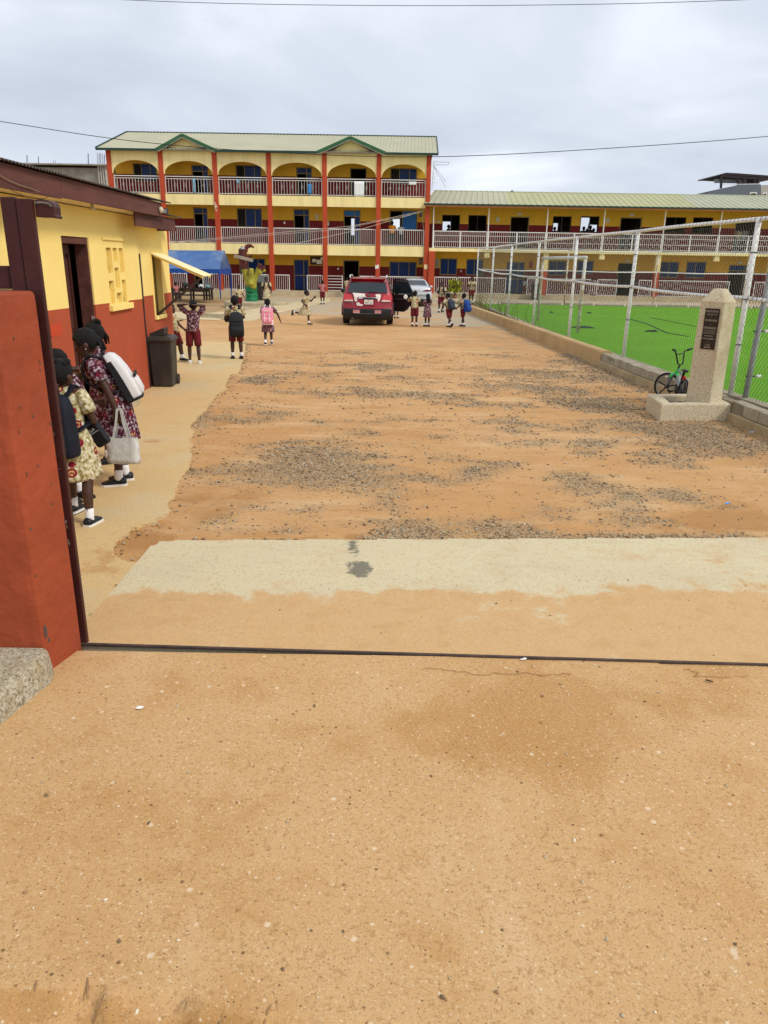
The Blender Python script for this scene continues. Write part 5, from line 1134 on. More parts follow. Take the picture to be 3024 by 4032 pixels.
# planter ring
of = [V((4.07, 10.93, 0)), V((5.15, 11.06, 0)), V((5.24, 11.95, 0)), V((4.15, 11.83, 0))]
ce = sum(of, V())/4
def ring_in(d): return [p+(ce-p).normalized()*d*1.41 for p in of]
mb = MB(); I = ring_in(.17)
for k in range(4):
    a, b, c, d = of[k], of[(k+1) % 4], I[(k+1) % 4], I[k]
    z0, z1 = -.25, .155
    mb.prism([V((*p.xy, z0)) for p in (a, b, c, d)], [V((*p.xy, z1)) for p in (a, b, c, d)])
o_ = part(mb, 'planter', m_mon, MO); bm = bmesh.new(); bm.from_mesh(o_.data); bmesh.ops.remove_doubles(bm, verts=bm.verts, dist=.0005)
dup_ = {}
for f in list(bm.faces):
    k = tuple(sorted(v.index for v in f.verts)); dup_.setdefault(k, []).append(f)
bmesh.ops.delete(bm, geom=[f for v in dup_.values() if len(v) > 1 for f in v], context='FACES'); bmesh.ops.recalc_face_normals(bm, faces=bm.faces); bm.to_mesh(o_.data); bm.free()
bv = o_.modifiers.new('b', 'BEVEL'); bv.width = .03; bv.segments = 3; bv.limit_method = 'ANGLE'; bv.angle_limit = radians(40)
pts = []
for _ in range(420):
    a, b = rs.random(), rs.random(); p = (I[0].lerp(I[1], a)).lerp(I[3].lerp(I[2], a), b); s = rs.uniform(.015, .03); pts.append((p.x, p.y, .03+rs.uniform(0, .03), s))
stuff(tag(make_stones('planter_gravel', pts, [stone_m[0], stone_m[1], M('stone_blue', (.17, .18, .20), .85, .3)], seed=9), 'grey gravel filling the memorial planter', 'gravel'))
# bicycle
BK = thing('bicycle', 'small bicycle with green and grey frame leaning by the memorial', 'bicycle', (4.93, 12.90, gz(12.9)))
hd = atan2(-.65, -.08); BK.rotation_euler = (radians(-4), 0, hd)       # local +X runs from front wheel to rear wheel
m_tyre = M('tyre_black', (.015, .014, .013), .8, .2); m_bkd = M('bike_black', (.012, .012, .012), .4, .2); m_bkg = M('bike_grey', (.24, .25, .26), .35, .1, metal=.4); m_bgr = M('bike_green', (.05, .62, .14), .4, .08); m_rim = M('rim_pale', (.45, .44, .42), .4, .1, metal=.5)
R0 = .215
ST = Matrix.Rotation(radians(52), 3, 'Z')
def steer(mb):
    c = V((.14, 0, 0)); mb.v = [tuple(c+ST @ (V(p)-c)) for p in mb.v]; return mb
def wheel(x, fr=lambda m_: m_):
    wt = MB(); n = 28; wt.tube([(x+R0*cos(2*pi*i/n), 0, R0+R0*sin(2*pi*i/n)) for i in range(n+1)], .018, 8, caps=False)
    w_ = part(fr(wt), 'wheel', m_tyre, BK, smooth=True, world=False); q = MB(); q.tube([(x+(R0-.026)*cos(2*pi*i/n), 0, R0+(R0-.026)*sin(2*pi*i/n)) for i in range(n+1)], .009, 6, caps=False)
    sub(fr(q), 'rim', m_rim, w_, BK, smooth=True, world=False); q = MB()
    for k in range(5):
        t = 2*pi*k/5+.3; q.beam((x, 0, R0), (x+(R0-.025)*cos(t), 0, R0+(R0-.025)*sin(t)), .02, .016, up=(0, 1, 0))
    q.tube([(x, -.04, R0), (x, .04, R0)], .03, 10); sub(fr(q), 'spokes', m_bkd, w_, BK, world=False)
wheel(0, steer); wheel(.72)
bb = V((.42, 0, .24)); hdt, hdb = V((.13, 0, .54)), V((.10, 0, .44)); seat = V((.50, 0, .47)); rax = V((.72, 0, R0))
part(MB().tube([hdb+V((.01, 0, .02)), bb], .024, 8), 'down_tube', m_bkg, BK, world=False); part(MB().tube([hdt+V((0, 0, -.02)), seat], .02, 8), 'top_tube', m_bkg, BK, world=False); part(MB().tube([bb, seat+V((.02, 0, .08))], .02, 8), 'seat_tube', m_bkd, BK, world=False)
part(MB().tube([hdb, hdt], .028, 8), 'head_tube', m_bgr, BK, world=False); part(steer(MB().tube([V((.045, -.05, .385)), V((.055, -.046, .42)), V((.09, 0, .45)), V((.055, .046, .42)), V((.045, .05, .385))], .024, 8)), 'fork_crown', m_bgr, BK, world=False); part(MB().tube([hdb+V((.03, 0, .01)), V((.22, 0, .37))], .0255, 8), 'frame_sleeve', m_bgr, BK, world=False)
for s in (-1, 1):
    part(steer(MB().tube([hdb+V((0, s*.02, 0)), V((.05, s*.045, .40)), V((0, s*.045, R0))], [.018, .017, .014], 8)), 'fork_blade', m_bkg, BK, world=False)
    part(MB().tube([bb+V((0, s*.02, 0)), rax+V((0, s*.05, 0))], .012, 6), 'chain_stay', m_bkd, BK, world=False); part(MB().tube([seat+V((0, s*.02, -.03)), rax+V((0, s*.05, 0))], .012, 6), 'seat_stay', m_bkd, BK, world=False)
    part(steer(MB().tube([V((.15, 0, .60)), V((.15, s*.09, .62)), V((.10, s*.17, .82)), V((.13, s*.34, .86))], .012, 8)), 'handlebar', m_bkd, BK, world=False); part(steer(MB().tube([V((.125, s*.24, .843)), V((.135, s*.355, .863))], .019, 8)), 'grip', m_bkd, BK, world=False)
    part(MB().tube([bb+V((0, s*.05, 0)), bb+V((s*.11, s*.07, -.06))], .01, 6), 'crank', m_bkg, BK, world=False); part(MB().box(bb.x+s*.11-.04, bb.x+s*.11+.04, s*.07, s*.07+s*.08, bb.z-.075, bb.z-.05), 'pedal', m_bkd, BK, world=False)
part(steer(MB().tube([V((.105, -.15, .78)), V((.105, .15, .78))], .01, 6)), 'crossbar', m_bkd, BK, world=False); part(steer(MB().tube([hdt, V((.15, 0, .60))], .014, 6)), 'stem', m_bkd, BK, world=False)
part(MB().tube([bb+V((0, -.055, 0)), bb+V((0, -.05, 0))], .08, 18), 'chainring', m_bkd, BK, world=False)
part(MB().ell((.55, 0, .56), (.12, .055, .025), 12, 6), 'saddle', m_bkd, BK, smooth=True, world=False); part(MB().ell((.60, 0, .45), (.03, .03, .03), 8, 6), 'reflector', M('reflector_red', (.6, .01, .01), .3), BK, smooth=True, world=False)
# ============================================================= COURTYARD: paths, canopy, bench, painted tree, cables
m_cpath = M('court_path_concrete', (.58, .46, .27), .9, .12, 1, .2, dirt=(.45, .32, .16), damt=.5)
def court(pts, name='court_path'):
    P_ = [G(*p) for p in pts]; mb = MB(); mb.slab([V((p.x, p.y, gz(p.y)+.012)) for p in P_], .06); struct(mb.build(name, m_cpath))
court([ck(1659, 182), ck(1659, 240), ck(1290, 312), ck(1000, 378), ck(700, 440), ck(430, 548), ck(180, 558), (832, 1252), (770, 1250), (770, 1236), ck(300, 385), ck(560, 335), ck(1190, 238), ck(1400, 190)])
court([(660, 1228), (880, 1238), (905, 1246), (860, 1262), (640, 1252)], 'court_path')
# blue canopy tent
CT = thing('canopy_tent', 'blue gabled canopy tent beside the house end', 'tent', (-11.5, 49, gz(49)))
f0 = G(*ct_(805, 800)); f1 = V((f0.x-.1, f0.y+3.6, gz(f0.y+3.6)))
yb_ = f0.y; e0 = D(*ct_(800, 320), yb_); e1 = D(*ct_(966, 390), yb_+3.4); ap = D(*ct_(878, 95), yb_+1.7)
ze_ = .5*(e0.z+e1.z); x1_, x0_ = ap.x+.02, ap.x-5.2; vd = .28
m_tent = M('blue_tarpaulin', (.03, .105, .29), .34, .12, 1.2, .2, 6, dirt=(.26, .31, .38), dscale=.45, damt=.9, spec=.6)  # pale grey blotches mix the cover's sky sheen into its colour
m_tent2 = M('dark_blue_tarpaulin', (.008, .06, .27), .5, .12, 1.2, .1, 6)
n = 14
def slope(ye, zf_):
    mb = MB(); vs = []
    for i in range(n+1):
        x = x0_+(x1_-x0_)*i/n; sag = .05*sin(pi*(i % 7)/7)
        for j in range(6): t = j/5; vs.append((x, yb_+1.7+(ye-yb_-1.7)*t, ap.z+(ze_-ap.z)*t-.10*sin(pi*t)-sag*sin(pi*t)-(.03*sin(pi*i/n) if j == 0 else 0)))
    return mb.add(vs, [(i*6+j, i*6+j+1, i*6+j+7, i*6+j+6) for i in range(n) for j in range(5)])
cv = part(slope(yb_, 0), 'cover', m_tent, CT, smooth=True); part(slope(yb_+3.4, 0), 'cover', m_tent, CT, smooth=True)
part(MB().add([(x1_, yb_, ze_), (x1_, yb_+3.4, ze_), (x1_, yb_+1.7, ap.z)], [(0, 1, 2)]), 'gable', m_tent, CT)
mb = MB()
for i in range(16):
    xa_, xb_ = x0_+(x1_-x0_)*i/16, x0_+(x1_-x0_)*(i+1)/16; mb.add([(xa_, yb_-.01, ze_), (xb_, yb_-.01, ze_), (xb_, yb_-.02, ze_-vd), ((xa_+xb_)/2, yb_-.02, ze_-vd+.03), (xa_, yb_-.02, ze_-vd)], [(0, 1, 2, 3, 4)])
mb.add([(x1_+.005, yb_, ze_), (x1_+.005, yb_+3.4, ze_), (x1_+.005, yb_+3.4, ze_-vd-.1), (x1_+.005, yb_, ze_-vd)], [(0, 1, 2, 3)]); part(mb, 'valance', m_tent2, CT)
for x, y in ((x1_-.05, yb_+.03), (x1_-.05, yb_+3.37), (x0_+.05, yb_+.03)):
    part(MB().tube([(x, y, gz(y)), (x, y, ze_)], .03, 8), 'leg', m_conc, CT); part(MB().tube([(x, y, ze_-1.75), (x, y, ze_-.1)], [.03, .07], 8), 'leg_wrap', m_tent2, CT)
# dark wooden market bench with goods
BN = thing('wooden_table', 'dark wooden trestle table with a lower shelf under the blue canopy', 'table', (-12, 47.6, gz(47.6)))
m_bw = M('blackened_wood', (.028, .017, .012), .7, .4, 4, .3)
ty = 47.2; bx0, bx1 = D(*ct_(120, 620), ty).x, D(*ct_(705, 620), ty).x; tz = D(*ct_(600, 628), ty).z; g_ = gz(ty)
part(MB().box(bx0, bx1, ty-.35, ty+.45, tz-.07, tz), 'top', m_bw, BN); part(MB().box(bx0+.1, bx1-.1, ty-.25, ty+.35, g_+.25, g_+.31), 'shelf', m_bw, BN)
for x in (bx0+.15, (bx0+bx1)/2, (bx0+bx1)/2+.8, bx1-.12):
    for y in (ty-.28, ty+.38): part(MB().box(x-.05, x+.05, y-.05, y+.05, g_, tz-.075), 'leg', m_bw, BN)
part(MB().box(bx0+.1, bx1-.1, ty-.3, ty-.27, tz-.22, tz-.075), 'apron_board', m_bw, BN)
def bundle(label, X, Y, w_, h_, col_, seed, y=ty):
    p = D(*ct_(X, Y), y); r = random.Random(seed); mb = MB()
    for k in range(7): mb.ell((p.x+r.uniform(-w_, w_)*.6, y+r.uniform(-.15, .1), tz+h_*.35+r.uniform(0, h_*.4)), (w_*.5*r.uniform(.6, 1.1), .16, h_*.4), 8, 6)
    tag(mb.build('goods_bag', M('goods_'+label[:9], col_, .7, .3, 6, .2), smooth=True), label, 'bag')
bundle('black plastic bags heaped on the table under the canopy', 500, 590, .22, .35, (.012, .012, .014), 1); bundle('white plastic packets among the goods on the table', 545, 590, .12, .22, (.62, .66, .66), 2); bundle('teal and orange cloth bundle at the right end of the table', 650, 605, .16, .18, (.16, .34, .33), 3)
bundle('dark buckets stacked below the canopy table', 345, 700, .2, .3, (.03, .035, .03), 4, ty-.1)
# painted tree stump on a round plinth
tb = G(*ct_(1268, 812), .18); ty_ = tb.y
PLN = MB().lathe((tb.x+.25, ty_, gz(ty_)), [(1.75, -.1), (1.75, .15), (1.70, .18)], 28)
tag(PLN.build('round_plinth', M('plinth_concrete', (.42, .35, .22), .9, .2, 1, .2, dirt=(.22, .2, .12), damt=.6)), 'low round concrete plinth around the painted tree stump', 'plinth')
TR = thing('painted_stump', 'cut tree stump painted green, yellow and maroon with a plank nailed on', 'tree', (tb.x, ty_, gz(ty_)+.18))
def T(x, y, dy=0): return D(*ct_(x, y), ty_+dy)
m_tg = M('stump_green', (.008, .15, .055), .6, .25, 3, .4, 12); m_ty = M('stump_yellow', (.33, .29, .03), .6, .3, 3, .4, 12, dirt=(.12, .09, .02), dscale=2.5, damt=.7); m_tm = M('stump_maroon', (.10, .022, .016), .65, .35, 3, .4, 10)
m_cut = M('cut_wood', (.16, .09, .045), .8, .3, 8)
def limb(mb, pts, r, n=12, seed=0, amp=.10):
    rr = random.Random(seed); pts = [V(p) for p in pts]; P_ = []; R2 = []
    for i in range(len(pts)-1):
        for k in range(4):
            t = k/4; P_.append(pts[i].lerp(pts[i+1], t)+V((rr.gauss(0, .012), rr.gauss(0, .012), 0))); R2.append((r[i]+(r[i+1]-r[i])*t)*(1+rr.gauss(0, amp*.35)))
    P_.append(pts[-1]); R2.append(r[-1]); b0 = len(mb.v); mb.tube(P_, R2, n)
    for i in range(b0, len(mb.v)):
        j = (i-b0) % n; c_ = P_[min(len(P_)-1, (i-b0)//n)]; v = V(mb.v[i]); k = 1+amp*sin(j*2*pi/n*3+seed); mb.v[i] = tuple(c_+(v-c_)*k)
    return mb
part(limb(MB(), [T(1270, 815), T(1268, 760), T(1260, 690), T(1252, 600)], [.38, .33, .31, .33], 16, 1, .06), 'trunk', m_tg, TR, smooth=True)
def PX(p): return .2773*p/2935*ty_
part(limb(MB(), [T(1255, 610), T(1240, 540), T(1190, 460), T(1165, 360)], [.30, .24, .18, .17], 12, 2), 'limb', m_ty, TR, smooth=True)
part(limb(MB(), [T(1262, 610, -.1), T(1290, 540, -.1), T(1330, 450, -.1), T(1400, 385, -.1), T(1465, 378, -.1)], [.26, .18, .14, .12, .06], 12, 3), 'limb', m_ty, TR, smooth=True)
part(limb(MB(), [T(1255, 590, -.12), T(1262, 520, -.2), T(1262, 440, -.2), T(1265, 350, -.2)], [.22, .18, .15, .12], 12, 4), 'limb', m_ty, TR, smooth=True)
part(limb(MB(), [T(1255, 600, -.2), T(1262, 560, -.3), T(1265, 535, -.3)], [.2, .17, .1], 12, 9), 'burl', m_ty, TR, smooth=True)
part(limb(MB(), [T(1300, 480, .1), T(1340, 390, .1), T(1385, 285, .1)], [.13, .11, .09], 10, 5), 'limb', m_ty, TR, smooth=True)
part(limb(MB(), [T(1358, 345, .08), T(1390, 280, .08)], [.125, .10], 10, 6), 'cut_end', m_tm, TR, smooth=True)
part(limb(MB(), [T(1395, 385, -.12), T(1440, 335, -.12), T(1430, 325, -.12)], [.10, .09, .06], 8, 7), 'cut_end', m_tm, TR, smooth=True)
part(limb(MB(), [T(1165, 370), T(1150, 290), T(1140, 200), T(1130, 110), T(1100, 60)], [.175, .19, .20, .20, .15], 12, 8), 'upper_trunk', m_tm, TR, smooth=True)
part(limb(MB(), [T(1150, 150), T(1175, 80), T(1205, 30), T(1255, 25), T(1300, 52)], [.15, .13, .11, .09, .04], 10, 10), 'fork', m_tm, TR, smooth=True)
part(limb(MB(), [T(1190, 195), T(1240, 185), T(1272, 165)], [.06, .055, .05], 8, 11), 'twig_stub', m_tm, TR, smooth=True)
a, b = T(1015, 170, -.3), T(1285, 238, -.3)
part(MB().beam(a, b, .05, .17), 'nailed_plank', M('grey_plank', (.33, .28, .21), .85, .25, 4, .3), TR)
part(MB().box(T(1120, 0).x, T(1172, 0).x, ty_-.35, ty_-.1, T(0, 62).z, T(0, 30).z), 'flood_light', M('lamp_grey', (.45, .47, .48), .4, .1), TR, bevel=.03)
# grey wheeled bin behind it
gb = V((T(1355, 790).x+.0, ty_+1.2, gz(ty_)+.15))
GB = thing('grey_bin', 'dark rubbish bin with grey lid behind the painted stump', 'bin', gb)
part(MB().loft([rrect(.30, .30, .04, 0), rrect(.36, .36, .04, 1.0)]), 'body', m_bin, GB, world=False); part(MB().loft([rrect(.38, .38, .04, 1.0), rrect(.38, .38, .04, 1.08), rrect(.34, .34, .04, 1.36)]), 'lid', M('lid_grey', (.16, .17, .17), .5, .1), GB, world=False)
# bin by the wing door
wb = D(*c3(1085, 1160), YF-.55)
W2 = thing('black_bin', 'black rubbish bin beside the wing porch behind the fence', 'bin', (wb.x, YF-.8, gz(YF)))
part(MB().loft([rrect(.28, .28, .04, 0), rrect(.34, .34, .04, 1.0)]), 'body', m_bin, W2, world=False); part(MB().loft([rrect(.36, .36, .04, 1.0), rrect(.36, .36, .04, 1.06), rrect(.30, .30, .04, 1.14)]), 'lid', m_bin, W2, world=False)
# yellow-green potted shrub
pp = D(*c3(335, 1130), YF-.7); PT = thing('potted_shrub', 'yellow-green leafy shrub in a pot by the wing railing', 'plant', (pp.x, YF-.7, gz(YF)))
part(MB().lathe((0, 0, 0), [(.13, 0), (.17, .24), (.18, .26), (.15, .26)], 12), 'pot', M('pot_clay', (.25, .11, .05), .8), PT, world=False)
q = MB(); r = random.Random(6)
for k in range(7): t = r.uniform(0, 6.28); q.tube([(0, 0, .25), (.2*cos(t), .2*sin(t), .7), (.45*cos(t), .3*sin(t), 1.0+r.uniform(0, .2))], [.015, .012, .006], 5)
part(q, 'stem', M('stem_brown', (.12, .09, .03), .8), PT, world=False); q = MB()
for k in range(260):
    t = r.uniform(0, 6.28); rad = r.random()**.5*.5; c = V((rad*cos(t), rad*sin(t)*.7, .5+r.random()*.75)); d = V((r.gauss(0, 1), r.gauss(0, 1), r.gauss(0, .6))).normalized()*.22; s = d.cross(V((r.random(), r.random(), 1))).normalized()*.08
    q.add([c, c+d*.5+s, c+d, c+d*.5-s], [(0, 1, 2, 3)])
part(q, 'foliage', M('leaf_yellow_green', (.36, .40, .03), .6, .35, 6), PT, world=False)
# overhead cables
def wire(name, label, pts, depths, r):
    P_ = [D(x, y, dd) for (x, y), dd in zip(pts, depths)]; o_ = []
    for k in range(len(P_)-1):
        for i in range(10): o_.append(P_[k].lerp(P_[k+1], i/10))
    o_.append(P_[-1])
    # smooth the sag
    for _ in range(30): o_ = [o_[0]]+[(o_[i-1]+o_[i]*2+o_[i+1])/4 for i in range(1, len(o_)-1)]+[o_[-1]]
    tag(MB().tube(o_, r, 5).build(name, M('cable_black', (.012, .012, .018), .6)), label, 'cable')
wire('overhead_cable', 'black overhead cable crossing in front of the school roof', [(-900, 340), (0, 476), (450, 552), (900, 592), (1500, 622), (1900, 615), (2500, 578), (3024, 540), (3900, 450)], [30]*9, .012)
wire('overhead_cable', 'thin overhead cable at the very top of the sky', [(-700, -60), (330, -8), (820, 15), (1640, 25), (2400, 18), (2950, 0), (3800, -40)], [22]*7, .007)
m_line = M('washing_line', (.60, .50, .42), .7)
for k, (a, b, c, lab) in enumerate((((1270, 728), (700, 850), (-800, 985), 'upper washing line slung across the first-floor gallery'), ((1265, 738), (620, 875), (-820, 995), 'middle washing line slung across the first-floor gallery'), ((1180, 758), (760, 880), (230, 995), 'lower washing line slung across the first-floor gallery'))):
    P_ = [D(*c2(*a), YF-.1), D(*c2(*b), YF-1.5), D(*c2(*c), YF-4)]
    tag(MB().tube([P_[0], P_[0].lerp(P_[1], .5), P_[1], P_[1].lerp(P_[2], .5), P_[2]], .012, 4).build('washing_line', m_line), lab, 'line', 'washing lines before the gallery')
tag(MB().tube([D(*c2(1275, 700), YF-.05), D(*c2(1270, 800), YF-.06), D(*c2(1282, 870), YF-.05), D(*c2(1275, 960), YF-.04), D(*c2(1283, 1130), YF-.05)], .012, 4).build('loose_wire', M('cable_grey', (.3, .28, .25), .6)), 'loose grey wires hanging down the last red column', 'wire')
# ============================================================= VEHICLES
m_tyre2 = M('car_tyre', (.014, .013, .012), .85, .2, 10, .2)
m_rim2 = M('alloy_rim', (.40, .41, .42), .3, .1, metal=.8)
m_blkp = M('black_car_plastic', (.013, .014, .016), .5, .2, 6, .05)
m_cgl = M('car_glass', (.018, .026, .030), .06, .15, 1, 0, spec=.7)
def car_body(root, stations, paint, bulge, tumble=None, name='body'):
    """stations: y, zbottom, half-width, zbelt, ztop, half-width at top"""
    rings = []
    for (y, zb, w_, zbelt, zt, wt) in stations:
        zbelt = min(zbelt, zt-.02)
        half = [(0, zb), (.80*w_, zb), (.95*w_, zb+.05), (w_, zb+.16 if zb+.16 < zt else zt-.01), (w_, (zb+zbelt)/2+.08 if (zb+zbelt)/2+.08 < zbelt else zbelt-.005), (w_*.985, zbelt), (wt+(w_-wt)*.35, zbelt+(zt-zbelt)*.6), (wt, zt-(zt-zbelt)*.12), (.86*wt, zt-.006), (.45*wt, zt+.012), (0, zt+.016)]
        full = half+[(-x, z) for x, z in half[-2:0:-1]]
        rings.append([V((x, y+bulge(y, z)*(x/.93)**2, z)) for x, z in full])
    o = part(MB().loft(rings), name, paint, root, smooth=True, world=False)
    e_ = o.modifiers.new('es', 'EDGE_SPLIT'); e_.split_angle = radians(38)
    return o
def wheel4(root, x, y, r, w_):
    s = 1 if x > 0 else -1
    q = MB(); prof = [(r-.07, -w_/2), (r-.012, -w_/2), (r, -w_/2+.02), (r, w_/2-.02), (r-.012, w_/2), (r-.07, w_/2)]
    q.loft([[V((x+b, y+a*cos(2*pi*k/24), r+a*sin(2*pi*k/24))) for k in range(24)] for a, b in prof]); o = part(q, 'wheel', m_tyre2, root, world=False)
    q = MB()
    for k in range(5):
        t = 2*pi*k/5; q.beam((x+s*(w_/2+.002), y, r), (x+s*(w_/2+.002), y+(r-.08)*cos(t), r+(r-.08)*sin(t)), .02, .07, up=(0, -sin(t), cos(t)))
    q.loft([[V((x+s*(w_/2-.02), y+a*cos(2*pi*k/20), r+a*sin(2*pi*k/20))) for k in range(20)] for a in (r-.10, r-.072)]); sub(q, 'rim', m_rim2, o, root, world=False)
gS = G(1450, 1283); SUVY = 28.6
SV = thing('red_suv', 'red estate car with white filler patches and an open rear door parked in the yard', 'car', (-.74, SUVY, gz(SUVY)), radians(-.6))
m_sred = M('crimson_car_paint', (.27, .003, .013), .35, .06, 2, 0, spec=.4, coat=.35)
def bul(y, z): return .15*max(0, 1-y/1.2)
def suv_ry(z):                                # rear face: y at height z on the centre line
    P_ = [(.30, .06), (.42, .0), (.60, .0), (.64, .05), (.93, .08), (1.10, .13), (1.16, .17), (1.58, .46), (1.66, .50)]
    for (a, b), (c, d) in zip(P_, P_[1:]):
        if a <= z <= c: return b+(d-b)*(z-a)/(c-a)-.02
    return .5
ss = [(.0, .34, .86, .50, .60, .84), (.02, .33, .90, .54, .615, .88), (.055, .32, .915, .58, .66, .89), (.08, .32, .925, .78, .93, .87), (.13, .30, .93, .92, 1.10, .85), (.17, .28, .935, 1.0, 1.165, .835), (.30, .27, .94, 1.03, 1.355, .785), (.45, .26, .942, 1.04, 1.575, .715), (.50, .26, .942, 1.04, 1.655, .70), (.8, .26, .942, 1.04, 1.685, .70), (1.6, .26, .942, 1.03, 1.70, .70), (2.4, .26, .942, 1.01, 1.67, .69), (2.7, .26, .942, 1.0, 1.58, .69), (3.4, .27, .942, .98, 1.12, .74), (3.6, .28, .94, .96, 1.06, .76), (4.3, .30, .92, .85, .96, .74), (4.6, .32, .84, .7, .80, .70), (4.68, .4, .74, .6, .66, .62)]
sb = car_body(SV, ss, m_sred, bul)
def rpiece(poly, t0, t1, ryf, blg, mb=None, n=1):
    mb = mb or MB(); A_ = []; B_ = []
    for x, z in poly:
        y = ryf(z)+blg*(x/.93)**2; A_.append(V((x, y-t1, z))); B_.append(V((x, y-t0, z)))
    return mb.prism(A_, B_)
def dens(poly, m_=4):
    o = []
    for i in range(len(poly)):
        a, b = V(poly[i]), V(poly[(i+1) % len(poly)])
        for k in range(m_): o.append(tuple(a.lerp(b, k/m_)))
    return o
def rpatch(x0f, x1f, z0, z1, t, ryf, blg, nx=8, nz_=4):      # curved patch following the rear face
    vs = []; 
    for j in range(nz_+1):
        z = z0+(z1-z0)*j/nz_; a, b = x0f(z), x1f(z)
        for i in range(nx+1): x = a+(b-a)*i/nx; vs.append((x, ryf(z)+blg*(x/.93)**2-t, z))
    return MB().add(vs, [(j*(nx+1)+i, j*(nx+1)+i+1, (j+1)*(nx+1)+i+1, (j+1)*(nx+1)+i) for j in range(nz_) for i in range(nx)])
B_S = .15
bfs = lambda z: .15*max(0, 1-suv_ry(z)/1.2)
def rpat(x0, x1, z0, z1, t, nx=8, nz_=4, taper=0):
    vs = []
    for j in range(nz_+1):
        z = z0+(z1-z0)*j/nz_; k = 1-taper*j/nz_
        for i in range(nx+1): x = (x0+(x1-x0)*i/nx)*k; vs.append((x, suv_ry(z)+bfs(z)*(x/.93)**2-t, z))
    return MB().add(vs, [(j*(nx+1)+i, j*(nx+1)+i+1, (j+1)*(nx+1)+i+1, (j+1)*(nx+1)+i) for j in range(nz_) for i in range(nx)])
def rp(poly, t0=.002, t1=.012):
    A_ = []; Bq = []
    for x, z in dens(poly): y = suv_ry(z)+bfs(z)*(x/.93)**2; A_.append(V((x, y-t1, z))); Bq.append(V((x, y-t0, z)))
    return MB().prism(A_, Bq)
part(rpat(-.735, .735, 1.175, 1.545, .010, 12, 6, .10), 'rear_window', m_cgl, SV, smooth=True, world=False)
bump_ = part(MB().loft([[V((x, y+.15*(x/.93)**2, z)) for x, z in ((-.90, z0), (-.6, z0), (0, z0), (.6, z0), (.90, z0))]+[V((x, y+.15*(x/.93)**2+.16, z)) for x, z in ((.90, z0), (.6, z0), (0, z0), (-.6, z0), (-.90, z0))] for y, z0 in ((.05, .22), (-.02, .28), (-.045, .38), (-.05, .48), (-.045, .57), (-.01, .615))]), 'rear_bumper', m_blkp, SV, world=False, bevel=.01)
sub(MB().box(-.45, .45, -.058, -.04, .425, .445), 'bumper_trim', M('bumper_trim_grey', (.10, .10, .10), .4), bump_, SV, world=False)
for s in (-1, 1):
    x = s*.40; q = MB().box(x-.13, x+.13, -.075+.03, -.025, .45, .565); rp_ = part(q, 'reflector_plate', M('reflector_white', (.75, .73, .70), .4, .05), SV, world=False, bevel=.01); q = MB()
    for k in range(6):
        xx = x-.125+k*.047; q.prism([V((xx, -.049, .455)), V((xx+.02, -.049, .57)), V((xx-.0+.045 if xx+.045 < x+.128 else x+.128, -.049, .56)) if False else V((min(xx+.0, x+.12), -.049, .56)), V((xx-.018 if xx-.018 > x-.128 else x-.128, -.049, .56))][::1], [V((xx, -.046, .455)), V((xx+.02, -.046, .455)), V((min(xx+.0, x+.12), -.046, .56)), V((xx-.018 if xx-.018 > x-.128 else x-.128, -.046, .56))])
    sub(q, 'reflector_stripe', M('stripe_red', (.45, .02, .02), .4), rp_, SV, world=False)
    tl = [(s*.50, .87), (s*.55, .98), (s*.60, 1.08), (s*.70, 1.115), (s*.86, 1.13), (s*.885, 1.05), (s*.885, .87)]
    t_ = part(rp(tl, .0, .02), 'tail_light', M('tail_light_red', (.52, .006, .006), .15, .15, 4, 0, spec=.7, coat=.5), SV, world=False)
    sub(rp([(s*.52, .865), (s*.54, .925), (s*.84, .91), (s*.87, .865)], .019, .024), 'reverse_light', M('reverse_light_clear', (.66, .60, .55), .2, .15, 10), t_, SV, world=False)
    part(MB().tube([(s*.66, .62, 1.68), (s*.68, .68, 1.735), (s*.69, 1.0, 1.765), (s*.69, 2.3, 1.755), (s*.67, 2.5, 1.68)], .026, 8), 'roof_rail', M('rail_silver', (.62, .62, .60), .35, .05, metal=.4), SV, smooth=True, world=False)
    part(MB().tube([(s*.92, 3.0, 1.08), (s*1.02, 3.0, 1.1)], .03, 6), 'mirror_arm', m_blkp, SV, world=False)
    part(MB().ell((s*1.08, 3.0, 1.13), (.12, .07, .085), 12, 8), 'mirror', m_blkp, SV, smooth=True, world=False)
    for y in (.88, 3.6): wheel4(SV, s*.83, y, .365, .235)
    q = MB(); q.add([(s*.944, .62, 1.08), (s*.944, 2.75, 1.04), (s*.83, 2.5, 1.50), (s*.81, .9, 1.52)], [(0, 1, 2, 3)]); part(q, 'side_window', m_cgl, SV, world=False)
    part(MB().tube([(s*.955, .35+.0, .36), (s*.96, .5, .62), (s*.965, .88, .78), (s*.96, 1.26, .62), (s*.955, 1.36, .36)], .03, 6), 'arch_trim', m_blkp, SV, world=False)
m_fill = M('white_body_filler', (.76, .70, .62), .8, .06, 6, .1)
for poly in ([(-.56, 1.20), (-.09, 1.17), (-.09, 1.10), (-.05, 1.06), (-.33, 1.06), (-.40, 1.01), (-.37, .92), (-.43, .88), (-.47, .93), (-.50, 1.08)], [(.30, 1.15), (.40, 1.165), (.49, 1.15), (.49, 1.05), (.46, .95), (.42, .90), (.38, .92), (.38, 1.03), (.30, 1.09)], [(-.40, .86), (-.31, .86), (-.27, .81), (-.17, .79), (-.17, .745), (-.24, .735), (-.38, .745), (-.40, .78)]):
    part(rp([(x, z-.03) for x, z in poly], -.01, .006), 'filler_patch', m_fill, SV, world=False)
part(rp([(-.36, .97), (.38, .97), (.36, 1.015), (-.30, 1.02)], -.005, .028), 'chrome_strip', M('car_chrome', (.72, .71, .70), .2, .05, metal=.6), SV, world=False)
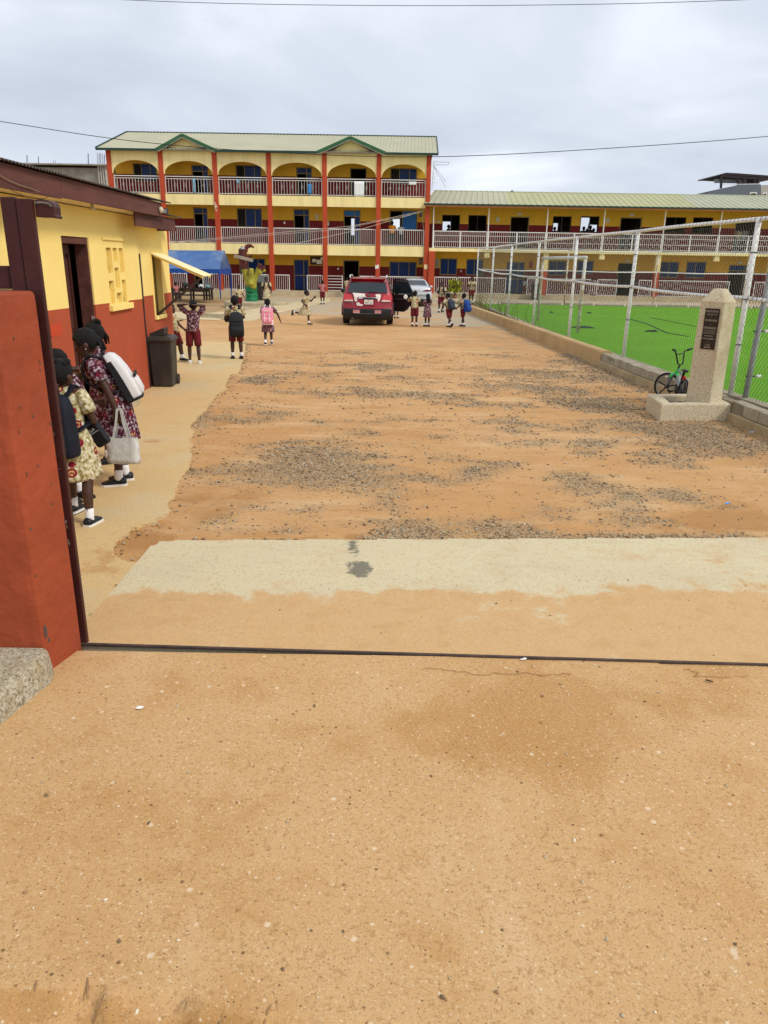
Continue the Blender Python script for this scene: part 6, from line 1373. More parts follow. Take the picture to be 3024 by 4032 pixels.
part(rp([(-.17, .968), (.34, .95), (.30, .995), (-.17, 1.0)], .029, .034), 'handle_recess', m_blkp, SV, world=False)
part(rp([(-.32, .94), (.36, .94), (.29, .72), (-.27, .72)], -.01, .002), 'plate_recess', M('crimson_car_paint', (.36, .006, .022)), SV, world=False)
np_ = part(MB().box(-.115, .215, .015, .03, .765, .93), 'number_plate', M('plate_white', (.70, .68, .62), .5, .05), SV, world=False, bevel=.006)
m_ink = M('plate_ink', (.02, .02, .02), .6)
R90 = Matrix.Rotation(radians(90), 4, 'X')
text_mesh('GB', .055, 'plate_text', m_ink, np_, Matrix.Translation((.05, .0135, .893)) @ R90); text_mesh('3991 16', .078, 'plate_text', m_ink, np_, Matrix.Translation((.05, .0135, .818)) @ R90)
em = part(MB().ell((.055, .100, 1.09), (.068, .014, .036), 16, 8), 'badge', M('badge_black', (.02, .02, .025), .3), SV, smooth=True, world=False)
text_mesh('KIA', .05, 'badge_text', M('badge_chrome', (.7, .7, .72), .2, .05, metal=.6), em, Matrix.Translation((.055, .084, 1.09)) @ R90, .003)
for tx, z, sz in (('SORENTO', .82, .036), ('2.4', .785, .03)):
    text_mesh(tx, sz, 'model_text', M('model_chrome', (.45, .32, .32), .3, .05, metal=.5), sb, Matrix.Translation((-.55, .045+.15*.35-.0, z)) @ Matrix.Rotation(-.17, 4, 'Z') @ R90, .002)
part(rp([(-.17, 1.615), (.20, 1.612), (.20, 1.635), (-.17, 1.638)], .02, .06), 'brake_light', M('brake_light_red', (.70, .01, .01), .2), SV, world=False)
part(MB().box(-.66, .66, .36, .62, 1.645, 1.672), 'spoiler', m_sred, SV, world=False, bevel=.01)
part(rp([(.04, 1.19), (.44, 1.175), (.44, 1.195), (.05, 1.215)], .012, .03), 'wiper', m_blkp, SV, world=False)
part(MB().tube([(.05, .8, 1.70), (.05, .7, 1.80)], .008, 6), 'roof_aerial', m_blkp, SV, world=False)
part(MB().box(-.75, .75, .35, 4.2, .2, .3), 'underbody', m_blkp, SV, world=False); part(MB().tube([(-.55, .05, .28), (-.55, .4, .28)], .04, 8), 'exhaust', m_rim2, SV, world=False)
# open rear right door, hinged at its front edge
hx, hy = .96, 2.0; da = radians(52)          # swung out from closed (pointing to -y)
du = V((sin(da), -cos(da), 0)); dn = V((cos(da), sin(da), 0))
def dp(u, z, t): return V((hx, hy, 0))+du*u+dn*t+V((0, 0, z))
Wd = 1.0; prof = [(0, .42), (.55, .42), (.72, .52), (.82, .66), (.98, .72), (1.0, 1.05), (.92, 1.16), (.66, 1.62), (.08, 1.66), (0, 1.05)]
win = [(.06, 1.08), (.90, 1.10), (.64, 1.56), (.10, 1.59)]
mb = MB(); low = [(0, .42), (.55, .42), (.72, .52), (.82, .66), (.98, .72), (1.0, 1.05), (.96, 1.10), (0, 1.06)]
mb.prism([dp(u, z, 0) for u, z in low], [dp(u, z, -.09) for u, z in low]); rd = part(mb, 'rear_door', M('door_lining_black', (.016, .014, .014), .7, .2), SV, world=False)
sub(MB().prism([dp(u, z, .002) for u, z in low], [dp(u, z, .012) for u, z in low]), 'door_skin', m_sred, rd, SV, world=False)
mb = MB()
for a, b in zip([(0, 1.06), (.07, 1.63), (.66, 1.60)], [(.07, 1.63), (.66, 1.60), (.98, 1.08)]): mb.beam(dp(*a, -.03), dp(*b, -.03), .06, .06)
sub(mb, 'window_frame', M('door_lining_black', (.016, .014, .014)), rd, SV, world=False); sub(MB().prism([dp(u, z, -.02) for u, z in win], [dp(u, z, -.026) for u, z in win]), 'window', m_cgl, rd, SV, world=False)
sub(MB().prism([dp(u, z, -.092) for u, z in ((.1, .86), (.85, .88), (.85, .94), (.1, .93))], [dp(u, z, -.14) for u, z in ((.1, .86), (.85, .88), (.85, .94), (.1, .93))]), 'arm_rest', M('door_trim_grey', (.05, .045, .045), .7), rd, SV, world=False)
# silver saloon
sl0, sl1 = G(1579, 1205), G(1690, 1205); SY = 43.8
SD = thing('silver_saloon', 'silver saloon car parked by the red columns behind the open car door', 'car', (1.62, SY, gz(SY)))
m_sil = M('silver_car_paint', (.60, .62, .65), .3, .03, 2, 0, metal=.25, coat=.5)
def bul2(y, z): return .16*max(0, 1-y/1.2)
s2 = [(.0, .36, .80, .58, .66, .80), (.02, .30, .86, .62, .80, .82), (.05, .25, .88, .75, .96, .80), (.12, .22, .885, .85, 1.03, .77), (.22, .22, .89, .88, 1.055, .75), (.55, .22, .895, .90, 1.07, .74), (.75, .22, .9, .90, 1.14, .70), (1.25, .22, .9, .92, 1.38, .60), (1.5, .22, .9, .92, 1.425, .58), (2.2, .22, .9, .91, 1.45, .58), (2.7, .22, .9, .90, 1.40, .57), (3.5, .22, .9, .88, 1.0, .66), (4.2, .24, .88, .8, .88, .68), (4.5, .3, .80, .66, .74, .62), (4.56, .4, .7, .55, .6, .5)]
car_body(SD, s2, m_sil, bul2)
def P2(x, z): 
    Q = [(.25, .05), (.30, .02), (.66, .0), (.80, .02), (.96, .05), (1.03, .12), (1.07, .55), (1.14, .75), (1.38, 1.25), (1.45, 1.6)]
    for (a, b), (c, d) in zip(Q, Q[1:]):
        if a <= z <= c: y = b+(d-b)*(z-a)/(c-a); return y+bul2(y, z)*(x/.93)**2
    return .1
def rp2(poly, t0=.002, t1=.012): return MB().prism([V((x, P2(x, z)-t1, z)) for x, z in dens(poly)], [V((x, P2(x, z)-t0, z)) for x, z in dens(poly)])
q = [(-.62, 1.11), (.62, 1.11), (.50, 1.365), (-.50, 1.365)]
vs = []
for j in range(5):
    z = 1.105+.265*j/4; k = .63-.13*j/4
    for i in range(9): x = -k+2*k*i/8; vs.append((x, P2(x, z)-.012, z+.012))
part(MB().add(vs, [(j*9+i, j*9+i+1, (j+1)*9+i+1, (j+1)*9+i) for j in range(4) for i in range(8)]), 'rear_window', m_cgl, SD, smooth=True, world=False)
for s in (-1, 1):
    part(rp2([(s*.30, .83), (s*.52, .80), (s*.84, .82), (s*.86, .93), (s*.60, .915)], .0, .02), 'tail_light', M('tail_light_dark_red', (.16, .006, .015), .2, .2, 4, 0, spec=.6), SD, world=False)
    for y in (.95, 3.65): wheel4(SD, s*.79, y, .32, .21)
    q = MB().add([(s*.905, .95, .94), (s*.905, 3.0, .93), (s*.70, 2.5, 1.34), (s*.66, 1.4, 1.33)], [(0, 1, 2, 3)]); part(q, 'side_window', m_cgl, SD, world=False)
    part(MB().ell((s*.98, 2.9, .98), (.10, .06, .07), 10, 7), 'mirror', m_sil, SD, smooth=True, world=False)
part(MB().loft([[V((x, y+.16*(x/.93)**2, z)) for x in (-.84, -.5, 0, .5, .84)]+[V((x, y+.16*(x/.93)**2+.1, z)) for x in (.84, .5, 0, -.5, -.84)] for y, z in ((.03, .22), (-.02, .30), (-.02, .36), (.0, .40))]), 'rear_bumper', m_blkp, SD, world=False)
part(rp2([(-.24, .80), (.24, .80), (.24, .90), (-.24, .90)], .004, .02), 'number_plate', M('plate_dim', (.45, .42, .40), .5), SD, world=False)
part(rp2([(-.78, .585), (.78, .585), (.78, .60), (-.78, .60)], .0, .004), 'bumper_seam', m_blkp, SD, world=False)
part(MB().box(-.7, .7, .3, 4.2, .16, .26), 'underbody', m_blkp, SD, world=False)
# ============================================================= PEOPLE
def print_mat(name, bg, bg2, bg3, ringc, inner, sc=7.5):
    mt = bpy.data.materials.new(name); mt.use_nodes = True; t = mt.node_tree; l = t.links; p = t.nodes['Principled BSDF']; p.inputs['Roughness'].default_value = .9; p.inputs['Specular IOR Level'].default_value = .15
    co = nd(t, 'ShaderNodeTexCoord'); n = nd(t, 'ShaderNodeTexNoise'); n.inputs['Scale'].default_value = 34; n.inputs['Detail'].default_value = 3; l.new(co.outputs['Object'], n.inputs[0])
    r = nd(t, 'ShaderNodeValToRGB'); e_ = r.color_ramp.elements; e_[0].position = .36; e_[0].color = bg2+(1,); e_[1].position = .64; e_[1].color = bg3+(1,); x = e_.new(.5); x.color = bg+(1,); l.new(n.outputs[0], r.inputs[0])
    v = nd(t, 'ShaderNodeTexVoronoi'); v.inputs['Scale'].default_value = sc; v.inputs['Randomness'].default_value = .55; l.new(co.outputs['Object'], v.inputs[0])
    rr = nd(t, 'ShaderNodeValToRGB'); rr.color_ramp.interpolation = 'CONSTANT'; e_ = rr.color_ramp.elements
    e_[0].position = 0; e_[0].color = ringc+(1,); e_[1].position = .10; e_[1].color = inner+(1,); x = e_.new(.20); x.color = ringc+(1,); l.new(v.outputs['Distance'], rr.inputs[0])
    lt = nd(t, 'ShaderNodeMath', operation='LESS_THAN'); lt.inputs[1].default_value = .31; l.new(v.outputs['Distance'], lt.inputs[0])
    gt_ = nd(t, 'ShaderNodeMath', operation='GREATER_THAN'); gt_.inputs[1].default_value = .54; nn_ = nd(t, 'ShaderNodeTexNoise'); nn_.inputs['Scale'].default_value = 48; l.new(co.outputs['Object'], nn_.inputs[0]); l.new(nn_.outputs[0], gt_.inputs[0]); mi_ = nd(t, 'ShaderNodeMixRGB'); l.new(gt_.outputs[0], mi_.inputs[0]); l.new(rr.outputs[0], mi_.inputs[1]); mi_.inputs[2].default_value = ringc+(1,)
    m2 = nd(t, 'ShaderNodeMixRGB'); l.new(lt.outputs[0], m2.inputs[0]); l.new(r.outputs[0], m2.inputs[1]); l.new(mi_.outputs[0], m2.inputs[2]); l.new(m2.outputs[0], p.inputs['Base Color'])
    n3 = nd(t, 'ShaderNodeTexNoise'); n3.inputs['Scale'].default_value = 14; n3.inputs['Detail'].default_value = 2; l.new(co.outputs['Object'], n3.inputs[0]); bp = nd(t, 'ShaderNodeBump'); bp.inputs['Strength'].default_value = .6; bp.inputs['Distance'].default_value = .05; l.new(n3.outputs[0], bp.inputs['Height']); l.new(bp.outputs[0], p.inputs['Normal'])
    return mt
OUT = {'cream': print_mat('cream_crest_print', (.50, .42, .23), (.22, .18, .06), (.68, .63, .48), (.22, .012, .025), (.55, .38, .13)),
       'maroon': print_mat('maroon_crest_print', (.115, .022, .038), (.03, .010, .015), (.44, .38, .42), (.17, .012, .03), (.50, .34, .14), 8.5),
       'pink': print_mat('rose_crest_print', (.42, .11, .11), (.22, .03, .04), (.60, .36, .33), (.25, .012, .03), (.5, .3, .2)),
       'orange': M('orange_cloth', (.62, .22, .02), .9, .3, 12), 'grey': M('grey_shirt', (.40, .40, .42), .9, .1), 'dark': M('silhouette_cloth', (.03, .02, .022), .9, .2), 'shorts': M('maroon_shorts', (.13, .010, .016), .9, .15, 6, .3, 14), 'black': M('dark_trousers', (.02, .02, .024), .9, .2)}
m_skin = M('dark_brown_skin', (.062, .027, .016), .5, .12, 9, .03, 40, spec=.35); m_hair = M('black_hair', (.007, .006, .006), .75, .3, 30, .9, 120)
m_sock = M('white_sock', (.80, .79, .78), .9, .03, 10, .15, 80); m_shoe = M('black_shoe', (.012, .012, .014), .45, .2, 8, .05); m_sole = M('white_sole', (.74, .72, .68), .7, .04); m_wshoe = M('white_trainer', (.72, .68, .64), .6, .05); m_eye = M('eye_white', (.20, .17, .15), .4, .02, 3, 0); m_pup = M('eye_dark', (.008, .006, .005), .2, .1, 3, 0)
def rotx(p, a, c): d = V(p)-V(c); return V(c)+V((d.x, d.y*cos(a)-d.z*sin(a), d.y*sin(a)+d.z*cos(a)))
def ringp(c, ax_u, ax_v, a, b, n=20, fold=0, fq=9, ph=0):
    o = []
    for k in range(n):
        t = 2*pi*k/n; f_ = 1+fold*cos(fq*t+ph)+fold*.6*cos((fq-4)*t-ph*2); o.append(V(c)+V(ax_u)*a*cos(t)*f_+V(ax_v)*b*sin(t)*f_)
    return o
def build_remesh(mb, name, mat, parent, vox, H_):
    me = mb.mesh(name, mat); bm = bmesh.new(); bm.from_mesh(me); bmesh.ops.recalc_face_normals(bm, faces=bm.faces); bm.to_mesh(me); bm.free()
    o = bpy.data.objects.new(name, me); COL.objects.link(o); r = o.modifiers.new('r', 'REMESH'); r.mode = 'VOXEL'; r.voxel_size = vox; r.use_smooth_shade = True
    s = o.modifiers.new('s', 'SMOOTH'); s.iterations = 2; s.factor = .5
    bpy.context.view_layer.update(); m2 = bpy.data.meshes.new_from_object(o.evaluated_get(bpy.context.evaluated_depsgraph_get())); o.modifiers.clear(); o.data = m2; bpy.data.meshes.remove(me)
    if not m2.materials: m2.materials.append(mat)
    m2.polygons.foreach_set('use_smooth', [True]*len(m2.polygons)); o.parent = parent; return o
def person(label, at, H_, rz, legL=(0, 0), legR=(0, 0), armL=None, armR=None, lean=0, side=0, head=(0, 0), top='cream', bottom='shorts', hair='short', shoes='black', socks=True, vox=.013, sink=0, footp=(0, 0), group='schoolchildren', cat='person', abd=.05, gz0=None, eyes=False, knee=.27):
    """local: faces -Y, own left is +X. legs: (hip flexion, knee flexion) degrees; arms: (flex, abduct, elbow, inward) degrees or ('to', elbow xyz, hand xyz)"""
    P0 = V((0, 0, .53)); ln = radians(lean); sd_r = radians(side)
    def sp_(p):
        q = rotx(p, ln, P0)
        d = q-P0; return P0+V((d.x*cos(sd_r)+d.z*sin(sd_r), d.y, d.z*cos(sd_r)-d.x*sin(sd_r)))
    J = {'hipL': V((.052, 0, .51)), 'hipR': V((-.052, 0, .51))}
    for s, nm, (hf, kf), fp in ((1, 'L', legL, footp[0]), (-1, 'R', legR, footp[1])):
        hf, kf = radians(hf), radians(kf); h_ = J['hip'+nm]
        J['knee'+nm] = h_+V((s*abd*.5, -sin(hf), -cos(hf)))*.235; k_ = J['knee'+nm]
        J['ank'+nm] = k_+V((s*abd*.2, -sin(hf-kf), -cos(hf-kf)))*.225; J['pit'+nm] = radians(fp)+(hf-kf if abs(hf-kf) > .5 else 0)
    low = min(min(J['ank'+n_].z-.05 for n_ in 'LR'), 9); dz_ = -low
    root_off = V((0, 0, dz_))
    P1, P2_ = sp_(V((0, 0, .70))), sp_(V((0, .006, .815)))
    for s, nm, a in ((1, 'L', armL), (-1, 'R', armR)):
        S_ = sp_(V((s*.105, .004, .792))); J['sh'+nm] = S_
        if a is None: a = (4, 10, 12, 0)
        if a[0] == 'to': J['el'+nm] = V(a[1])-root_off; J['ha'+nm] = V(a[2])-root_off
        else:
            f_, b_, e_, c_ = map(radians, a); u = V((s*sin(b_), -sin(f_)*cos(b_), -cos(f_)*cos(b_))); J['el'+nm] = S_+u*.165; g = f_+e_; J['ha'+nm] = J['el'+nm]+V((-s*sin(c_)+s*sin(b_)*.3, -sin(g)*cos(c_), -cos(g)*cos(c_))).normalized()*.14
    ny, np__ = map(radians, head); Rh = Matrix.Rotation(ny, 3, 'Z') @ Matrix.Rotation(np__, 3, 'X')
    up_ = (P2_-P1).normalized(); nk = P2_+up_*.02; Hc = P2_+(up_+V((0, 0, 1.2))).normalized()*.092+Rh @ V((0, -.012, 0))
    for k in J:
        if isinstance(J[k], V): J[k] = J[k]+root_off
    P0, P1, P2_, nk, Hc = [p+root_off for p in (P0, P1, P2_, nk, Hc)]
    sp2 = lambda p: sp_(p)+root_off
    root = thing('person', label, cat, at, rz, group); Sx = H_
    def sc(mb):
        mb.v = [(a*Sx, b*Sx, c*Sx) for a, b, c in mb.v]; return mb
    # ---- body
    mb = MB()
    for s in (-1, 1):
        o_ = V((s*.032, 0, 0)); mb.cap(P0+o_+V((0, .004, -.01)), P1+o_, .055, .056, 10); mb.cap(P1+o_, sp2(V((s*.04, 0, .775))), .056, .036, 10); mb.cap(sp2(V((s*.03, .004, .80))), J['sh'+('L' if s > 0 else 'R')], .032, .030, 10)
    mb.cap(P2_-up_*.02, Hc-up_*.03, .027, .026, 10)
    mb.ell(Hc+Rh @ V((0, .006, .008)), (.056, .068, .072), 16, 12, Rh); mb.ell(Hc+Rh @ V((0, -.022, -.038)), (.041, .042, .044), 12, 8, Rh)
    mb.ell(Hc+Rh @ V((0, -.064, -.012)), (.012, .014, .014), 8, 6, Rh); mb.ell(Hc+Rh @ V((0, -.057, -.046)), (.021, .012, .012), 8, 6, Rh)
    for s in (-1, 1): mb.ell(Hc+Rh @ V((s*.058, .008, -.012)), (.008, .016, .021), 8, 6, Rh)
    for nm, s in (('L', 1), ('R', -1)):
        mb.cap(J['hip'+nm], J['knee'+nm], .052, .035, 10); k_, a_ = J['knee'+nm], J['ank'+nm]; cf = k_.lerp(a_, .32)+V((0, .008, 0)); mb.cap(k_, cf, .034, .034, 10); mb.cap(cf, a_, .034, .021, 10); pt = J['pit'+nm]
        fd = V((0, -cos(pt), sin(pt))); mb.cap(a_+V((0, .01, -.02)), a_+fd*.07+V((0, 0, -.03)), .022, .018, 8)
        mb.cap(J['sh'+nm], J['el'+nm], .031, .024, 10); w_ = J['ha'+nm]; fdir = (w_-J['el'+nm]).normalized(); mb.cap(J['el'+nm], J['el'+nm].lerp(w_, .35), .024, .0235, 10); mb.cap(J['el'+nm].lerp(w_, .35), w_, .0235, .016, 10)
        sx_ = fdir.cross(V((0, 1, 0)) if abs(fdir.y) < .8 else V((0, 0, 1))).normalized(); pn = fdir.cross(sx_).normalized()
        if vox < .011: pn = pn
        wv = pn*1.0; th_ = sx_*(s if (sx_.x*s) > 0 else -s)
        mb.cap(w_-fdir*.004+wv*.010, w_+fdir*.038+wv*.014, .0125, .0125, 8); mb.cap(w_-fdir*.004-wv*.010, w_+fdir*.038-wv*.012, .0125, .012, 8)
        curl = -th_*.35
        for q, (o__, L_) in enumerate(((.021, .034), (.0075, .040), (-.006, .038), (-.019, .030))):
            b0 = w_+fdir*.042+wv*o__; m1 = b0+(fdir+curl*.6).normalized()*L_*.55; e1 = m1+(fdir+curl*2.2).normalized()*L_*.5; mb.cap(b0, m1, .0066, .0062, 6); mb.cap(m1, e1, .0062, .0052, 6)
        b0 = w_+fdir*.010+wv*.018; m1 = b0+(fdir*.6+wv*.8).normalized()*.026; mb.cap(b0, m1, .0085, .0072, 6); mb.cap(m1, m1+(fdir+curl).normalized()*.022, .0072, .006, 6)
    build_remesh(sc(mb), 'body', m_skin, root, vox, Sx)
    # ---- hair
    mb = MB(); mb.ell((0, .010, .014), (.064, .075, .074), 30, 20); hv = []
    for v in mb.v:
        p = V(v)
        if (p.y < -.035 and p.z < .040) or (p.y < .015 and p.z < -.006) or p.z < -.046: p = V((0, .006, 0))+(p-V((0, .006, 0)))*.72
        p = p*(1+.05*mnoise.noise(p*90)+.04*mnoise.noise(p*210)); hv.append(Hc+Rh @ p)
    mb.v = [tuple(p) for p in hv]
    if hair == 'bun': mb.ell(Hc+Rh @ V((.0, .052, .072)), (.034, .034, .030), 10, 8); mb.ell(Hc+Rh @ V((.03, .060, .085)), (.016, .016, .014), 8, 6)
    if hair in ('bun', 'tail'):
        r_ = random.Random(int(H_*1e4))
        for k in range(7): a = V((r_.uniform(-.035, .035), .062+r_.uniform(-.01, .01), .01)); mb.tube([Hc+Rh @ a, Hc+Rh @ (a+V((r_.uniform(-.01, .01), .016, -.045))), Hc+Rh @ (a+V((r_.uniform(-.015, .015), .010, -.095)))], [.011, .009, .004], 6)
    if hair == 'up':
        r_ = random.Random(5)
        for k in range(16): a = r_.uniform(0, 6.28); mb.ell(Hc+Rh @ V((.045*cos(a), .014+.045*sin(a), .06+r_.uniform(0, .022))), (.016, .016, .014), 7, 5)
    if hair == 'long':
        r_ = random.Random(3)
        for k in range(26):
            a = r_.uniform(-.5, pi+.5); b0 = V((.056*cos(a), .010+.06*abs(sin(a)), .0)); mb.tube([Hc+Rh @ b0, Hc+Rh @ (b0*1.1)+V((0, .012, -.07)), Hc+Rh @ (b0*1.05)+V((r_.uniform(-.015, .015), .022, -.15-r_.uniform(0, .07)))], [.013, .011, .005], 6)
    sc(mb).build('hair', m_hair, root, True)
    if eyes:
        for s in (-1, 1):
            c_ = Hc+Rh @ V((s*.023, -.056, .008)); e_ = MB(); e_.ell(c_, (.0095, .005, .0052), 8, 6, Rh); eo = sc(e_).build('eye', m_eye, root, True); e_ = MB(); e_.ell(c_+Rh @ V((0, -.0045, 0)), (.0055, .003, .0052), 8, 6, Rh); sc(e_).build('pupil', m_pup, eo, True)
    # ---- clothes
    ux = (sp_(V((1, 0, .53)))-sp_(V((0, 0, .53)))).normalized(); uyv = (sp_(V((0, 1, .53)))-sp_(V((0, 0, .53)))).normalized()
    mat = OUT[top]; dress = bottom == 'dress'; mb = MB(); rings = []
    def R_(z, a, b, fold=0, ph=0, cx_=None): c_ = sp2(V((0, .003, z))) if cx_ is None else cx_; return ringp(c_, ux, uyv, a, b, 24, fold, 9, ph)
    rings += [R_(.832, .034, .034), R_(.822, .050, .042), R_(.808, .083, .052), R_(.785, .103, .060), R_(.75, .102, .068, .006), R_(.70, .097, .071, .012, 1), R_(.65, .092, .069, .014, 2), R_(.60, .092 if not dress else .088, .068 if not dress else .064, .015, 3)]
    mL = (J['kneeL']+J['kneeR'])/2-root_off; dxl, dyl = mL.x, mL.y
    if dress:
        sp0 = abs((J['kneeL']-J['kneeR']).y)*.5
        for z, a, b, fo in ((.57, .098, .078, .03), (.51, .112, .094, .05), (.44, .120, .104, .075), (.37, .126, .112, .095), (.31, .130, .117, .11), (.285, .131, .118, .115)):
            t = (.57-z)/.285; base = sp2(V((0, .003, .57))) if t == 0 else V((dxl*t*.7, dyl*t*.75, z))+root_off
            rings.append(ringp(base, V((1, 0, 0)), V((0, 1, 0)), a, b+sp0*t*.7, 24, fo*.55, 9, 3+t))
        o_ = sc(MB().loft(rings, False, False)) if False else None
        mb.loft(rings, False, False)
    else:
        rings += [R_(.55, .094, .074, .02, 4), R_(.505, .097, .078, .03, 5)]; mb.loft(rings, False, False)
    for nm in 'LR':
        a_, b_ = J['sh'+nm], J['el'+nm]; d_ = (b_-a_).normalized(); mb.tube([a_-d_*.028, a_-d_*.01, a_+d_*.03, a_+d_*.075, a_+d_*.112], [.018, .036, .043, .045, .047], 14, caps=False)
    o_ = sc(mb).build('dress' if dress else 'shirt', mat, root, True, fix=False); s_ = o_.modifiers.new('s', 'SOLIDIFY'); s_.thickness = .005; s_.offset = -1
    if dress:
        o2_ = sc(MB().loft([R_(.607, .093, .069, .012, 3), R_(.585, .095, .071, .012, 3)], False, False)).build('belt', mat, root, True, fix=False)
    else:
        bm_ = OUT[bottom]; mb = MB(); mb.loft([R_(.58, .084, .064), ringp(P0+V((0, 0, -.01)), V((1, 0, 0)), V((0, 1, 0)), .092, .070, 24), ringp(P0+V((0, 0, -.045)), V((1, 0, 0)), V((0, 1, 0)), .090, .068, 24)], False, False)
        for nm in 'LR':
            h_, k_ = J['hip'+nm], J['knee'+nm]; d_ = k_-h_; e_ = h_+d_*(.98 if bottom == 'shorts' else 1); mb.tube([h_+V((0, 0, .02)), h_+d_*.12, h_+d_*.45, h_+d_*.75, e_], [.060, .064, .060, .057, .056], 16, caps=False)
            if bottom != 'shorts': mb.tube([k_-d_*.05, k_.lerp(J['ank'+nm], .95)], [.05, .045], 12, caps=False)
        o_ = sc(mb).build('shorts' if bottom == 'shorts' else 'trousers', bm_, root, True, fix=False); s_ = o_.modifiers.new('s', 'SOLIDIFY'); s_.thickness = .004
    # ---- feet
    for nm in 'LR':
        a_, k_ = J['ank'+nm], J['knee'+nm]; pt = J['pit'+nm]; fd = V((0, -cos(pt), sin(pt))); fu = V((0, sin(pt), cos(pt)))
        if socks: d_ = (k_-a_).normalized(); sc_ = sc(MB().tube([a_-d_*.02, a_+d_*.01, a_+d_*.035, a_+d_*.055], [.028, .0255, .0265, .0275], 12)).build('sock', m_sock, root, True)
        b_ = a_-fu*.05; mb = MB(); rg = []
        for y, w_, h0, h1 in ((-.045, .016, .012, .04), (-.036, .026, .010, .052), (-.01, .030, .010, .054), (.025, .031, .010, .046), (.06, .034, .010, .034), (.09, .031, .010, .027), (.108, .018, .012, .02)):
            c_ = b_+fd*y; rg.append([c_+V((w_*cx_, 0, 0))+fu*(h0+(h1-h0)*cz) for cx_, cz in ((-.8, 0), (-1, .25), (-.95, .6), (-.6, .95), (0, 1.05), (.6, .95), (.95, .6), (1, .25), (.8, 0))])
        so_ = sc(mb.loft(rg)).build('shoe', m_wshoe if shoes == 'white' else m_shoe, root, True)
        mb = MB(); rg = []
        for y, w_ in ((-.048, .02), (-.036, .029), (0, .033), (.06, .037), (.09, .034), (.112, .018)):
            c_ = b_+fd*y; rg.append([c_+V((s*w_, 0, 0))+fu*z for s, z in ((-1, 0), (1, 0), (1, .0145), (-1, .0145))])
        sc(mb.loft(rg)).build('sole', m_sole if shoes in ('trainer', 'white') else m_shoe, so_)
    root['_'] = 0; del root['_']
    return dict(root=root, J=J, sp=sp2, S=Sx, ux=ux, uy=uyv, P1=P1, P2=P2_, Hc=Hc, lean=lean)
m_navy = M('navy_bag', (.005, .007, .016), .75, .25, 8, .15, 40); m_bblk = M('black_bag', (.009, .009, .012), .7, .25, 8, .15, 40); m_bblue = M('blue_bag', (.012, .055, .26), .75, .2, 8, .15, 40); m_wbag = M('white_bag_cloth', (.68, .65, .64), .75, .06, 8, .15, 30); m_pink = M('pink_bag', (.78, .27, .36), .65, .06, 8, .1, 40); m_pinkl = M('pale_pink_bag', (.80, .62, .60), .65, .05, 8, .1, 40); m_metal = M('zip_pale', (.6, .6, .58), .5)
